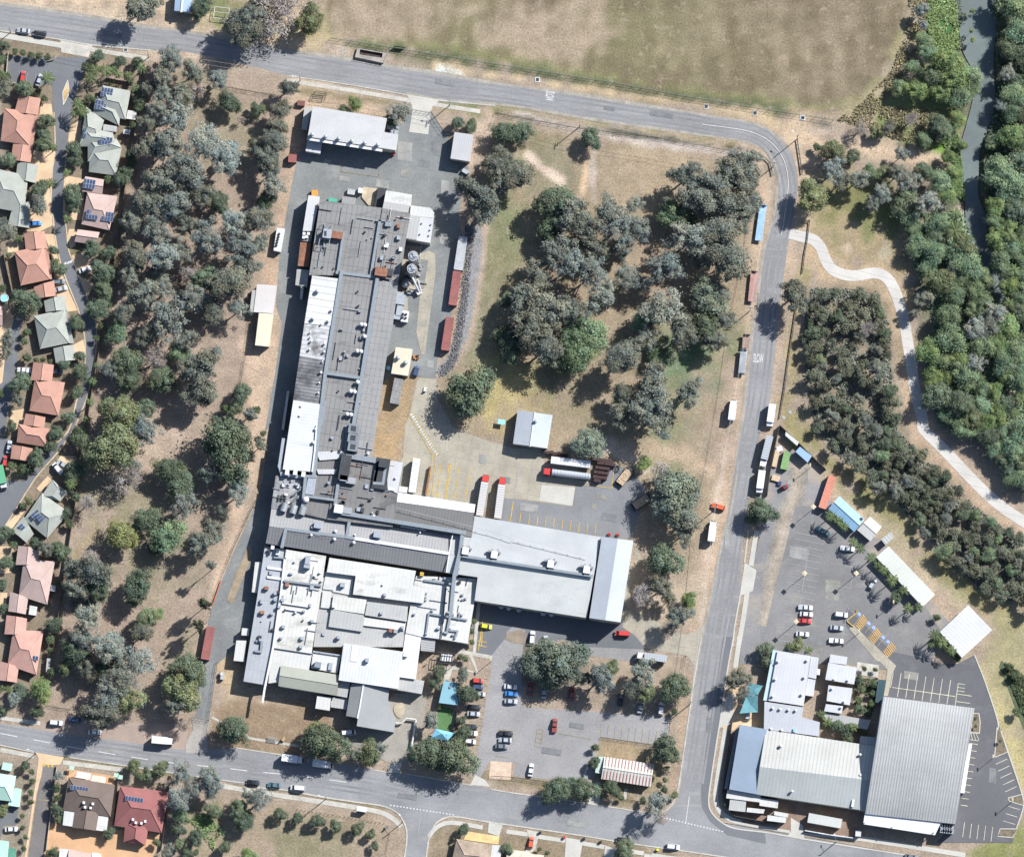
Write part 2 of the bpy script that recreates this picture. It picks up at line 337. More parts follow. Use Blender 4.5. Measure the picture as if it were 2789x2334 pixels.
area([(800, 690), (860, 700), (850, 860), (770, 920), (770, 800)], (.21, .155, .095), 1.5, 1); blob(840, 670, 3, OLIVE, .7)
area([(765, 900), (830, 870), (820, 950), (765, 940)], (.24, .17, .1), 1, 1)
# south frontage lawn
area([(430, 1440), (500, 1420), (640, 1440), (700, 1500), (600, 1540), (420, 1520)], (.165, .12, .08), 2, .95); area([(440, 1350), (500, 1350), (500, 1420), (440, 1440)], (.29, .22, .14), 2, .9)
line([(420, 1540), (600, 1560)], (.12, .105, .06), 2, 1, .8); line([(450, 1425), (560, 1440), (600, 1450)], (.28, .22, .16), 1.5, 1, .7)
# south side
area([(390, 1640), (560, 1640), (780, 1680), (830, 1720), (830, 1790), (380, 1790)], (.2, .158, .115), 2, .9)
for x, y, r, a in ((600, 1735, 8, .7), (680, 1745, 8, .6), (560, 1700, 6, .5), (440, 1690, 9, .6)): blob(x, y, r, (.135, .125, .075), a)
line([(0, 1530), (250, 1570), (500, 1600), (780, 1655)], (.14, .115, .07), 3.2, 1, .9)
area([(870, 1757), (900, 1690), (1300, 1725), (1500, 1800), (870, 1800)], (.15, .12, .08), 1.5, .9)
area([(1230, 1515), (1370, 1530), (1350, 1640), (1230, 1620)], (.17, .14, .09), 1, 1); blob(1290, 1625, 6, OLIVE, .6); blob(1280, 1540, 5, (.22, .16, .1), .6)
line([(985, 1588), (1230, 1630), (1320, 1645)], (.14, .115, .07), 2.6, .8, .9)
area([(0, 1555), (60, 1560), (55, 1757), (0, 1757)], (.15, .13, .1), 2, .8)
# estate gardens
area([(0, 60), (130, 60), (260, 110), (280, 160), (270, 360), (240, 560), (200, 800), (150, 930), (130, 1120), (100, 1400), (0, 1420)], (.13, .105, .075), 2, .85)
area([(176, 118), (280, 140), (270, 165), (175, 150)], (.22, .165, .12), 1, .9)
# worn sparse grass beyond the white building, new verge
area([(1500, 1700), (1800, 1757), (1500, 1757)], (.14, .12, .07), 1, .8)
# river bed
T(3, 0)
riv_l = [(1510, -300), (1510, 0), (1530, 200), (1560, 400), (1655, 600), (1640, 800), (1590, 1000), (1540, 1200), (1570, 1400), (1585, 1757)]
riv_r = [(1730, -300), (1780, 0), (1850, 200), (1815, 350), (1810, 600), (1825, 800), (1760, 1050), (1700, 1200), (1690, 1400), (1690, 1560), (1760, 1757)]
L_ = PP(riv_l); R_ = PP(riv_r); T(3, 1)
L_ += PP([(1600, 150), (1640, 300), (1740, 470), (1760, 640), (1850, 760), (1880, 900), (1930, 1100), (2000, 1400), (2200, 1700)])
R_ += PP([(1760, 250), (1850, 420), (1950, 600), (1990, 760), (2060, 900), (2200, 1150)])
river = smooth_line(L_, 3)+smooth_line(R_, 3)[::-1]
d = sdist(river)
gz[:] = np.where(d < 2.2, -2.2*np.clip((2.2-d)/3.2, 0, 1), 0)
blend(d-1.4, (.08, .085, .05), 1.2, .8)
gv = np.stack([gx, gy, gz], 1); nx_, ny_ = len(xs), len(ys)
idx = np.arange(nx_*ny_).reshape(ny_, nx_)
gf = np.stack([idx[:-1, :-1], idx[:-1, 1:], idx[1:, 1:], idx[1:, :-1]], -1).reshape(-1, 4)
me = bpy.data.meshes.new('ground'); me.vertices.add(len(gv)); me.vertices.foreach_set('co', gv.ravel())
me.loops.add(gf.size); me.loops.foreach_set('vertex_index', gf.ravel()); me.polygons.add(len(gf))
me.polygons.foreach_set('loop_start', np.arange(0, gf.size, 4)); me.update(calc_edges=True)
at = me.color_attributes.new('soil', 'FLOAT_COLOR', 'POINT'); at.data.foreach_set('color', np.concatenate([gcol, np.ones((len(gcol), 1))], 1).astype(np.float32).ravel())
gm = M('dry_grass_ground', None, .98, attr='soil', n1=(.16, .18), n2=(1.5, .3), bump=.6, spec=.1)
nt = gm.node_tree                       # pale and green tufts over the soil colour
def tuft(scale, thr, col, amt):
    n = nt.nodes.new('ShaderNodeTexNoise'); n.inputs['Scale'].default_value = scale; n.inputs['Detail'].default_value = 6; n.inputs['Roughness'].default_value = .75
    tcn = nt.nodes.new('ShaderNodeTexCoord'); nt.links.new(tcn.outputs['Object'], n.inputs['Vector'])
    mr = nt.nodes.new('ShaderNodeMapRange'); nt.links.new(n.outputs['Fac'], mr.inputs[0]); mr.inputs[1].default_value = thr; mr.inputs[2].default_value = thr+.08; mr.inputs[4].default_value = amt
    b = nt.nodes['Principled BSDF']; cur = b.inputs['Base Color'].links[0].from_socket
    x = nt.nodes.new('ShaderNodeMix'); x.data_type = 'RGBA'; nt.links.new(mr.outputs[0], x.inputs[0]); nt.links.new(cur, x.inputs[6]); x.inputs[7].default_value = (*col, 1)
    nt.links.new(x.outputs[2], b.inputs['Base Color'])
tuft(.4, .55, (.12, .11, .065), .42); tuft(.85, .59, (.06, .058, .042), .5); tuft(.22, .56, (.28, .225, .17), .4)
me.materials.append(gm); struct(link(bpy.data.objects.new('ground', me)))
wz = -.9
sheet('river', [Vector((p.x, p.y, 0)) for p in river], wz, water, world=True)
# ================================================================ ROADS
def edge(*runs):
    out = []
    for (c, r), pts in runs:
        T(c, r); out += PP(pts)
    return out
up = edge(((0, 0), [(-250, 0), (0, 30), (600, 110), (1130, 205), (1500, 255)]), ((1, 0), [(0, 350), (300, 410), (700, 465), (1100, 530), (1430, 580)]),
    ((2, 0), [(0, 690), (400, 735), (800, 800), (1200, 865), (1600, 935), (1850, 975), (2000, 1025)]),
    ((3, 0), [(40, 1060), (120, 1120), (190, 1210), (235, 1350), (245, 1500), (205, 1757)]),
    ((3, 1), [(170, 250), (120, 600), (85, 900), (50, 1250), (20, 1500)]), ((2, 2), [(1975, 0), (1925, 250), (1880, 500), (1830, 800), (1815, 1080), (1795, 1350), (1750, 1600)]),
    ((2, 3), [(1745, 0), (1700, 250), (1650, 600), (1610, 850), (1565, 1150), (1548, 1300), (1565, 1390), (1640, 1475), (1760, 1532)]), ((3, 3), [(0, 1565), (300, 1612), (700, 1672), (1150, 1745), (1600, 1820)]))
lo = edge(((0, 0), [(-250, 215), (0, 245), (480, 315), (750, 360), (1200, 400), (1500, 420)]), ((1, 0), [(0, 540), (250, 605), (700, 670), (1190, 755), (1450, 800), (1700, 825)]),
    ((2, 0), [(0, 845), (500, 935), (900, 995), (1400, 1065), (1700, 1100), (1900, 1145)]), ((3, 0), [(0, 1215), (60, 1290), (90, 1400), (85, 1500), (50, 1757)]),
    ((2, 1), [(1990, 300), (1930, 750), (1880, 1100), (1830, 1600)]), ((2, 2), [(1795, 100), (1740, 600), (1640, 1000), (1590, 1250), (1515, 1600)]),
    ((2, 3), [(1495, 0), (1450, 250), (1400, 600), (1350, 900), (1325, 1100), (1305, 1230), (1265, 1330), (1180, 1400)]))
sheet('north_east_road', smooth_line(up, 4)+smooth_line(lo, 4)[::-1], .02, asphalt, world=True)
su = edge(((0, 3), [(-250, 655), (0, 690), (320, 740), (600, 790), (1000, 835), (1450, 900), (1890, 885)]), ((1, 3), [(0, 908), (190, 938), (1000, 1068), (1700, 1180)]),
    ((2, 3), [(0, 1245), (400, 1300), (700, 1345), (1020, 1395), (1180, 1420), (1300, 1400), (1500, 1400), (1640, 1478), (1760, 1532)]), ((3, 3), [(0, 1565), (700, 1672), (1600, 1820)]))
sl = edge(((0, 3), [(-250, 820), (0, 860), (300, 925), (560, 960), (1030, 1030), (1500, 1100)]), ((1, 3), [(0, 1200), (200, 1215), (500, 1270), (800, 1315), (1000, 1345), (1120, 1400), (1180, 1490), (1198, 1600), (1175, 1757), (1150, 2000)]))
sl2 = edge(((1, 3), [(1320, 2000), (1345, 1757), (1370, 1600), (1420, 1490), (1500, 1440), (1600, 1432), (1800, 1465)]), ((2, 3), [(0, 1502), (500, 1575), (900, 1640), (1400, 1710), (2000, 1800), (3600, 2050)]))
sheet('south_road', smooth_line(su, 3)+list(reversed(sl2))+list(reversed(smooth_line(sl, 4))), .035, asphalt_s, world=True)
T(2, 3); sheet('resealed_lane', [(1670, 0), (1740, 0), (1648, 600), (1608, 850), (1562, 1150), (1546, 1300), (1562, 1390), (1640, 1475), (1760, 1532), (2000, 1560), (2010, 1650), (1700, 1580), (1560, 1470), (1500, 1360), (1490, 1240), (1530, 900)], .05, asphalt_d)
def resamp(p, n):
    d = [0]
    for i in range(1, len(p)): d.append(d[-1]+(p[i]-p[i-1]).length)
    out = []; j = 0
    for k in range(n):
        t = d[-1]*k/(n-1)
        while j < len(d)-2 and d[j+1] < t: j += 1
        out.append(p[j].lerp(p[j+1], (t-d[j])/max(1e-6, d[j+1]-d[j])))
    return out
trk = M('wheel_track', (.149, .149, .152), .85, n1=(.05, .2), n2=(1.6, .15)); dust = M('dusty_edge', (.205, .188, .162), .95, n1=(.3, .25), n2=(2, .2))
for A_, B_2 in ((up, lo), (su[:11], sl[:12])):
    mid = []; ra = resamp(smooth_line(A_, 3), 160)
    rb = smooth_line(B_2, 3)
    for p in ra: q = min(rb, key=lambda v: (v-p).length); mid.append((p+q)/2)
    mid = smooth_line(mid[1:-22:6] if A_ is up else mid[1:-12:6], 4)
    for o_ in (-2.9, -1.25, 1.25, 2.9): ribbon('wheel_track', offs(mid, o_), .65, .03, .048, trk, 0, world=True)
ribbon('road_edge', offs(smooth_line(up[:20], 3), -.15), 1.3, .02, .03, dust, 0, world=True); ribbon('road_edge', offs(smooth_line(lo[9:], 3), .1), 1.2, .02, .03, dust, 0, world=True)
# kerbs
T(0, 3); ribbon('kerb', [(0, 862), (300, 927)], .35, 0, .13, kerbmat); ribbon('kerb', [(560, 962), (1030, 1032), (1500, 1103), (2050, 1178)], .4, 0, .13, kerbmat)
ribbon('kerb', [(1885, 885), (2050, 910), (2240, 940)], .4, 0, .13, kerbmat)
T(1, 3); ribbon('kerb', [(930, 1060), (1050, 1080), (1150, 1085), (1720, 1185)], .35, 0, .12, kerbmat); ribbon('kerb', [(0, 1203), (200, 1218), (500, 1273), (800, 1318), (1000, 1348), (1118, 1403), (1178, 1492), (1196, 1600), (1173, 1780)], .5, 0, .13, kerbmat)
ribbon('kerb', [(1347, 1780), (1373, 1600), (1423, 1493), (1500, 1443), (1600, 1435), (1800, 1468), (2050, 1505)], .5, 0, .13, kerbmat)
T(2, 3); ribbon('kerb', [(0, 1505), (500, 1578), (900, 1643), (1400, 1713), (2000, 1803)], .45, 0, .13, kerbmat); ribbon('kerb', [(-180, 1215), (0, 1245), (400, 1300), (700, 1345), (1020, 1395), (1150, 1410), (1250, 1350), (1300, 1240), (1330, 1080), (1400, 600), (1450, 260), (1495, 0)], .4, 0, .13, kerbmat)
ribbon('kerb', [(1752, 0), (1705, 250), (1655, 600), (1615, 850), (1570, 1150), (1553, 1300), (1570, 1388), (1645, 1470), (1763, 1527), (2018, 1560), (2400, 1625), (3200, 1750)], .5, 0, .14, concrete_l)
T(0, 0); ribbon('kerb', [(0, 248), (480, 318), (750, 363), (1200, 403)], .4, 0, .12, kerbmat)
T(1, 0); ribbon('kerb', [(250, 608), (700, 673), (1190, 758)], .35, 0, .12, kerbmat); ribbon('kerb', [(1450, 803), (1700, 828), (1900, 845)], .35, 0, .12, kerbmat)
# footpaths
T(3, 1); fp = PP([(180, 165), (280, 190), (370, 215), (430, 280), (465, 370), (520, 450), (620, 495), (720, 500), (860, 480), (950, 515), (1010, 600), (1065, 750), (1100, 900), (1130, 1080), (1150, 1200), (1170, 1350), (1200, 1500), (1240, 1640)])
T(3, 2); fp += PP([(1245, 20), (1330, 110), (1450, 230), (1600, 390), (1750, 540), (1880, 650), (2050, 765), (2300, 920)])
T(3, 1); ribbon('footpath', fp, 3.9, 0, .06, pathmat, 5, world=True)
sheet('path_entry', [(180, 118), (330, 170), (300, 215), (175, 205)], .03, concrete)
T(0, 0); ribbon('footpath', [(-50, 275), (0, 282), (490, 365)], 1.9, 0, .06, concrete_l, 0); ribbon('footpath', [(720, 395), (1180, 470)], 1.6, 0, .06, kerbmat, 0)
sheet('estate_entry', [(480, 315), (740, 362), (705, 460), (490, 420)], .03, kerbmat)
T(1, 0); ribbon('footpath', [(235, 645), (700, 715), (1225, 805), (1780, 892)], 1.5, 0, .06, kerbmat, 0)
sheet('yard_entry', [(1190, 755), (1460, 800), (1400, 850), (1385, 910), (1365, 1075), (1212, 1055), (1240, 880), (1225, 810)], .09, concrete_l)
T(0, 3); ribbon('footpath', [(0, 900), (270, 950)], 1.6, 0, .06, kerbmat, 0); ribbon('footpath', [(500, 1000), (980, 1060)], 1.6, 0, .06, kerbmat, 0); ribbon('footpath', [(1780, 1190), (2050, 1235), (2300, 1275), (2900, 1370), (3090, 1420), (3200, 1510)], 1.7, 0, .06, kerbmat, 4)
ribbon('footpath', [(0, 645), (320, 690)], 1.4, 0, .06, kerbmat, 0)
ribbon('footpath', [(1690, 640), (2000, 810), (2380, 870)], .9, 0, .05, kerbmat, 0)
T(2, 3)
for a in (((-680, 1595), (-620, 1520), (-500, 1480), (-250, 1520)), ((-60, 1550), (110, 1575)), ((180, 1590), (410, 1625)), ((545, 1645), (720, 1675)), ((790, 1690), (1035, 1725)), ((1100, 1740), (1400, 1785))): ribbon('footpath', list(a), 1.5, 0, .06, concrete_l, 3 if len(a) > 2 else 0)
ribbon('footpath', [(1800, 0), (1765, 250)], 1.7, 0, .07, concrete_l, 0)
ribbon('footpath', [(1690, 715), (1660, 900), (1620, 1150), (1608, 1290), (1640, 1385), (1720, 1450), (1820, 1480), (2018, 1515), (2200, 1545)], 1.7, 0, .07, concrete_l)
ribbon('footpath', [(2310, 1560), (2700, 1600), (3100, 1660), (3600, 1740)], 1.7, 0, .07, concrete_l)
sheet('club_forecourt', [(1735, 470), (1770, 250), (1840, 420), (2000, 380), (2000, 740), (1800, 700), (1745, 750), (1650, 720), (1660, 620)], .1, peach)
sheet('kerbside_concrete', [(1650, 600), (1720, 440), (1760, 460), (1735, 700), (1650, 720), (1635, 740)], .12, concrete_l)
T(2, 2); ribbon('footpath', [(1935, 830), (1890, 1115)], 1.7, 0, .07, concrete_l, 0); ribbon('footpath', [(1870, 830), (1838, 1090)], .5, 0, .1, concrete_l, 0)
ribbon('footpath', [(1860, 1320), (1830, 1530), (1790, 1757)], 1.7, 0, .07, concrete_l, 0)
ribbon('footpath', [(1805, 1350), (1760, 1600), (1742, 1757)], .5, 0, .1, concrete_l, 0)
sheet('crossover', [(1840, 1090), (1935, 1150), (1905, 1315), (1815, 1350), (1800, 1350)], .09, concrete_l)
T(3, 3); sheet('crossover', [(190, 1440), (285, 1500), (300, 1620), (160, 1590), (190, 1550)], .12, concrete_l)
# ================================================================ YARDS AND CAR PARKS
T(1, 0)
yard = edge(((1, 0), [(330, 1215), (700, 1100), (1150, 1000), (1212, 900), (1380, 880), (1490, 1060), (1690, 1340), (1640, 1500), (1605, 1757)]), ((1, 1), [(1640, 180), (1580, 600), (1530, 1000), (1440, 1160), (1425, 1325), (1295, 1310), (1100, 1300), (600, 1500)]),
    ((1, 2), [(500, 600), (200, 1700)]), ((0, 3), [(1900, 40), (1870, 100), (1720, 230), (1670, 640), (1640, 900), (1480, 920), (1560, 640), (1600, 230), (1650, 0)]),
    ((0, 2), [(1660, 1560), (1760, 1250), (1870, 990), (1960, 800), (2050, 600)]), ((1, 2), [(40, 450), (100, 0)]), ((1, 1), [(60, 1757), (150, 1250), (200, 880), (150, 750), (180, 350), (235, 0)]))
sheet('factory_yard', yard, .02, asphalt_y, world=True)
T(0, 2); sheet('planted_island', [(1990, 940), (2010, 1010), (1975, 1130), (1860, 1400), (1835, 1415), (1808, 1390), (1880, 1180)], .1, M('island_mulch', (.2, .16, .11), .95))
T(1, 1); sheet('yard_path', [(1370, 300), (1420, 330), (1425, 470), (1340, 1130), (1310, 1130), (1270, 950), (1300, 650), (1330, 600), (1365, 380), (1290, 370), (1290, 330)], .06, concrete)
sheet('plant_slab', [(1190, 260), (1310, 270), (1310, 340), (1280, 600), (1330, 650), (1120, 640), (1130, 500)], .05, concrete)
sheet('hvac_slab', [(1110, 640), (1200, 650), (1205, 870), (1085, 850)], .05, concrete)
T(1, 2)
sheet('concrete_apron', edge(((1, 1), [(1290, 1315), (1430, 1325), (1440, 1480), (1530, 1650)]), ((1, 2), [(1550, 0), (1700, 70), (1830, 115), (2050, 180)]), ((2, 2), [(265, 180), (240, 300), (480, 300), (600, 460), (490, 460), (465, 640), (0, 575)]), ((1, 2), [(1900, 660), (1700, 640), (1110, 560), (1140, 290), (1165, 250), (1180, 0)]), ((1, 1), [(1220, 1600), (1270, 1350)])), .03, concrete, world=True)
sheet('lawn_path', [(1150, 0), (1110, 20), (925, 130), (935, 90), (1060, 5), (1100, -30)], .05, concrete); sheet('lawn_path', [(1045, 10), (1075, 5), (1045, 270), (1010, 255)], .06, concrete); sheet('tank_pad', [(1090, 40), (1170, 45), (1140, 200), (1062, 190)], .07, kerbmat)
T(2, 2); sheet('loading_yard', [(490, 460), (610, 455), (800, 300), (960, 390), (1050, 500), (1000, 700), (940, 900), (690, 900), (-150, 760), (-130, 575), (0, 580), (465, 645)], .04, M('asphalt_loading', (.13, .133, .138), .9, n1=(.08, .16), n2=(1.6, .12)))
sheet('loading_pad', [(220, 470), (488, 490), (465, 640), (200, 595)], .06, concrete_l)
sheet('driveway', [(880, 1250), (1000, 1080), (950, 1000), (1000, 950), (1010, 1060), (930, 1300), (930, 1420), (990, 1510), (1140, 1560), (1250, 1640), (1400, 1660), (1505, 1590), (1480, 1790), (1450, 1940), (1395, 1850), (1370, 1830), (1080, 1780), (950, 1660), (860, 1600)], .05, concrete)
T(2, 3)
sheet('staff_car_park', [(-330, -310), (560, -150), (900, -150), (1010, 30), (1050, 100), (960, 200), (600, 150), (580, 80), (400, 20), (100, 90), (70, 560), (1240, 640), (1230, 870), (690, 800), (650, 900), (660, 1100), (560, 1160), (0, 1110), (10, 1000), (-200, 1000), (-310, 1195), (-320, 1100), (-190, 300), (-180, 160), (-320, 130)], .02, asphalt_lot)
sheet('sealed_entry', [(-340, -300), (560, -150), (820, -160), (960, -20), (1050, 100), (600, 80), (590, 130), (400, 20), (70, 60), (90, -50), (0, -90), (-60, -40), (-60, 0), (-190, 160), (-320, 130)], .04, asphalt_d)
sheet('bare_patch', [(-190, 990), (-20, 1000), (-25, 1140), (-200, 1130)], .05, M('bare_dirt', (.38, .29, .22), .95, n1=(.3, .2)))
sheet('lawn_island', [(-60, -30), (60, -60), (100, -20), (95, 60), (0, 50), (-70, 20)], .08, M('island_soil', (.17, .14, .11), .95))
sheet('shade_bed', [(80, 60), (580, 80), (585, 380), (60, 390), (60, 200)], .06, M('bark_bed', (.13, .11, .085), .95))
sheet('shade_bed', [(590, 165), (960, 205), (1360, 150), (1380, 400), (1330, 520), (600, 440)], .06, M('dry_bed', (.22, .175, .13), .95, n1=(.2, .25)))
sheet('path', [(650, 1150), (690, 1160), (680, 1340), (590, 1330)], .05, kerbmat)
T(1, 3)
sheet('forecourt', [(690, 770), (1100, 450), (1360, 440), (1330, 640), (1300, 800), (1200, 1000), (1080, 1010), (950, 960), (700, 840)], .05, M('forecourt_concrete', (.2, .185, .16), .9, n1=(.1, .22), n2=(1.5, .15)))
sheet('tank_lid', smooth_line(PP([(1110, 530), (1170, 530), (1180, 590), (1150, 650), (1110, 630), (1090, 580)]), 3, True), .3, M('tank_lid', (.27, .235, .17), .9), world=True)
sheet('artificial_turf', [(1450, 545), (1570, 580), (1540, 750), (1435, 740)], .09, M('turf', (.065, .13, .05), .95, n1=(.2, .12)))
sheet('garden_path', [(1500, 250), (1560, 230), (1745, 280), (1740, 255), (1690, 150), (1720, 140), (1760, 270), (1755, 290), (1560, 260), (1530, 350), (1490, 350)], .07, kerbmat)
sheet('side_path', [(1600, 100), (1880, 150), (1870, 180), (1600, 130)], .08, kerbmat); sheet('side_path', [(1755, -280), (1785, -280), (1745, 130), (1720, 130)], .07, kerbmat)
sheet('crossover', [(1060, 1005), (1160, 1000), (1130, 1085), (1040, 1070)], .07, concrete_l)
sheet('crossover', [(1740, 1100), (1820, 1140), (1860, 1195), (1700, 1180)], .07, concrete_l)
sheet('driveway', [(1850, 1470), (1960, 1500), (1930, 1590), (1840, 1560)], .1, concrete_l); sheet('patio', [(1680, 1550), (1935, 1590), (1925, 1655), (1650, 1615)], .1, M('patio_sand', (.45, .31, .15), .9))
T(2, 3); sheet('driveway', [(100, 1540), (205, 1555), (170, 1700), (60, 1757), (130, 1640)], .1, kerbmat); sheet('driveway', [(415, 1600), (550, 1620), (520, 1800), (400, 1800)], .1, concrete_l); sheet('driveway', [(725, 1660), (810, 1690), (780, 1800), (715, 1800)], .1, concrete_l)
sheet('driveway', [(1040, 1725), (1105, 1735), (1095, 1800), (1030, 1800)], .1, kerbmat)
sheet('office_path', [(880, 1210), (905, 1210), (895, 1300), (870, 1295)], .05, kerbmat)
T(0, 3); sheet('factory_gate_drive', [(1530, 640), (1670, 660), (1650, 860), (1660, 920), (1480, 930), (1480, 850), (1540, 740)], .06, M('gate_concrete', (.22, .205, .185), .9, n1=(.1, .2)))
sheet('gravel_shoulder', [(320, 700), (560, 640), (1000, 680), (1500, 700), (1480, 905), (1000, 840), (320, 745)], .025, M('shoulder', (.225, .175, .145), .95, n1=(.1, .12)))
sheet('estate_drive', [(280, 920), (510, 960), (480, 1020), (340, 1020)], .07, peach)
sheet('estate_lane', [(345, 1020), (460, 1030), (415, 1290), (350, 1757), (340, 1900), (210, 1900), (235, 1700), (300, 1250)], .05, M('lane_brown', (.115, .105, .1), .9, n1=(.08, .15)))
sheet('estate_path', [(310, 960), (345, 1010), (330, 1110), (290, 1250), (215, 1757), (195, 1757), (285, 1150)], .06, peach)
sheet('house_yard', [(400, 1480), (960, 1540), (1290, 1570), (1220, 1757), (1220, 1800), (345, 1800), (370, 1600)], .05, orangep)
sheet('terrace', [(530, 1050), (915, 1110), (910, 1180), (530, 1140)], .06, orangep); sheet('lawn', [(0, 1300), (150, 1350), (130, 1500), (30, 1500), (0, 1620)], .05, asphalt_d)
# east side club car park
T(3, 2)
sheet('club_car_park', [(-90, 500), (-40, 330), (180, 180), (420, 340), (480, 560), (640, 830), (900, 900), (1260, 1350), (1450, 1560), (1400, 1757), (1250, 1900), (800, 1900), (-220, 1900), (-160, 1300), (-60, 900)], .025, gravel_lot)
sheet('club_car_park', [(230, 640), (500, 640), (800, 1000), (1240, 1400), (1380, 1620), (1300, 1990), (650, 1900), (50, 1900), (-30, 1700), (60, 1300), (190, 800)], .05, M('asphalt_club', (.13, .127, .126), .9, n1=(.06, .2), n2=(1.6, .12), stain=(.1, .55, (.21, .195, .17), 60, .5, .6)))
for wd_, c_ in ((7, (.172, .158, .14)), (4.4, (.2, .175, .145)), (2, (.235, .2, .16))): ribbon('dirt_track', [(250, 330), (235, 520), (150, 720), (100, 950), (50, 1200), (20, 1450), (-20, 1600)], wd_, .02, .062, M('dirt_track_%d' % wd_, c_, .95, n1=(.2, .3), n2=(1.5, .25)), 6)
T(3, 3)
sheet('new_car_park', [(640, -230), (1000, 120), (1250, 170), (1290, 160), (1340, 210), (1520, 215), (1655, 145), (1740, 360), (1835, 660), (1915, 900), (2035, 1260), (2045, 1350), (1990, 1520), (1960, 1640), (1350, 1640), (1500, 1480), (940, 470), (1010, 250), (700, 0), (600, -120)], .08, asphalt_new)
sheet('link_path', [(655, -65), (690, -95), (1030, 230), (1000, 290), (965, 470), (930, 470), (960, 260), (900, 200), (870, 190)], .13, concrete)
sheet('planter_surround', [(720, 200), (895, 225), (885, 325), (710, 300)], .1, kerbmat)
sheet('service_yard', [(-300, 1200), (780, 1350), (700, 1600), (300, 1560), (-200, 1480)], .06, M('service_brown', (.17, .12, .09), .9, n1=(.2, .3)))
for q in ([(1815, 960), (1835, 720), (1870, 760), (1925, 915)], [(1640, 610), (1690, 610), (1700, 680), (1695, 765), (1625, 760)], [(1920, 1285), (2035, 1255), (2048, 1345), (1935, 1310)], [(1860, 1530), (2000, 1530), (1960, 1600), (1840, 1590)]):
    sheet('garden_bed', q, .16, M('garden_mulch', (.11, .09, .065), .95, n1=(.8, .4)))
    ribbon('kerb', q+[q[0]], .35, .08, .2, concrete_l, 0)
ribbon('kerb', [(1655, 145), (1740, 360), (1838, 660), (1840, 740)], .4, 0, .2, concrete_l, 3); ribbon('kerb', [(1870, 760), (1915, 900), (2037, 1260), (2047, 1350), (1990, 1525)], .4, 0, .2, concrete_l, 3)
sheet('east_garden', [(1870, 190), (1930, 230), (2100, 340), (2100, 820), (2040, 720), (1880, 300), (1850, 240)], .05, M('garden_dark', (.06, .075, .04), .95, n1=(.4, .4)))
rp = random.Random(8)
pm = [M('patch_light', (.18, .18, .17), .9, n1=(.3, .2)), M('patch_dark', (.118, .122, .124), .9, n1=(.3, .2)), M('patch_worn', (.16, .155, .14), .9, n1=(.3, .25))]
for (c_, r_, x, y, w_, h_) in ((1, 0, 1180, 1200, 120, 150), (1, 0, 1330, 1300, 90, 60), (1, 0, 1430, 1180, 80, 110), (1, 0, 1000, 1460, 110, 60), (1, 0, 560, 1290, 60, 40), (1, 0, 1180, 1380, 70, 60), (1, 0, 700, 1420, 90, 40), (1, 0, 1500, 1500, 70, 130), (1, 1, 1490, 200, 70, 90), (1, 1, 1380, 1200, 60, 60), (2, 2, 640, 640, 40, 50), (2, 2, 120, 640, 150, 60), (2, 2, 760, 720, 120, 60), (2, 2, 700, 560, 90, 40), (1, 2, 1800, 260, 60, 70), (1, 2, 2000, 430, 40, 50), (2, 0, 1180, 900, 200, 40), (2, 0, 760, 860, 90, 30), (1, 0, 1500, 650, 160, 40), (0, 0, 900, 260, 160, 40), (2, 1, 1960, 700, 40, 130), (2, 2, 1700, 900, 40, 160), (2, 3, 1560, 700, 50, 120), (2, 3, 500, 1480, 160, 40), (1, 3, 1200, 1260, 160, 40), (0, 3, 900, 900, 150, 30), (3, 2, 250, 1000, 150, 90), (3, 2, 520, 1300, 120, 160), (3, 2, 400, 1700, 150, 60), (3, 3, 1150, 300, 120, 60), (3, 3, 1800, 1100, 60, 120), (2, 3, 300, 900, 160, 50), (2, 3, 500, 700, 120, 40)):
    T(c_, r_); w_ /= 2; h_ /= 2; sk = w_*.1; sheet('surface_patch', [(x-w_+sk, y-h_), (x+w_, y-h_+w_*.3), (x+w_-sk, y+h_+w_*.3), (x-w_, y+h_)], .09 if (c_, r_) in ((3, 3), (1, 2)) else .062, rp.choice(pm))
# ================================================================ ESTATE STREET
est_r = edge(((0, 0), [(700, 460), (640, 650), (575, 850), (560, 1000), (535, 1200), (515, 1400), (505, 1700)]), ((0, 1), [(505, 0), (530, 130), (545, 290), (600, 430), (680, 640), (755, 830), (770, 1000), (755, 1180), (700, 1450), (600, 1700)]), ((0, 2), [(600, 0), (470, 200), (280, 420), (40, 800), (-60, 900)]))
est_l = edge(((0, 0), [(60, 450), (50, 665), (415, 680), (430, 900), (440, 1200), (410, 1400), (400, 1700)]), ((0, 1), [(420, 0), (435, 150), (470, 350), (530, 540), (620, 760), (665, 930), (680, 1080), (670, 1300), (610, 1500), (545, 1740)]), ((0, 2), [(400, 170), (270, 370), (190, 435), (120, 440), (50, 425), (0, 330), (-60, 300)]))
sheet('estate_street', est_r+est_l[::-1], .03, asphalt_d, world=True)
ribbon('kerb', est_l[3:18], .5, 0, .1, M('estate_kerb', (.34, .27, .18), .9), 3, world=True); ribbon('kerb', est_r[3:], .4, 0, .1, MATS['estate_kerb'], 3, world=True)
T(0, 1); sheet('west_street', [(110, 840), (175, 830), (140, 1150), (95, 1450), (30, 1757), (-60, 1757), (-60, 1550), (40, 1150)], .03, asphalt_d)
T(0, 2); sheet('west_street', [(-60, 80), (55, 80), (60, 130), (20, 260), (-60, 600)], .03, asphalt_d)
T(0, 0)
sheet('driveway', [(325, 830), (410, 830), (425, 950), (430, 960), (300, 1000), (320, 880)], .06, peach); sheet('driveway', [(250, 1200), (435, 1200), (420, 1400), (405, 1757), (300, 1757), (290, 1460), (240, 1300)], .06, peach)
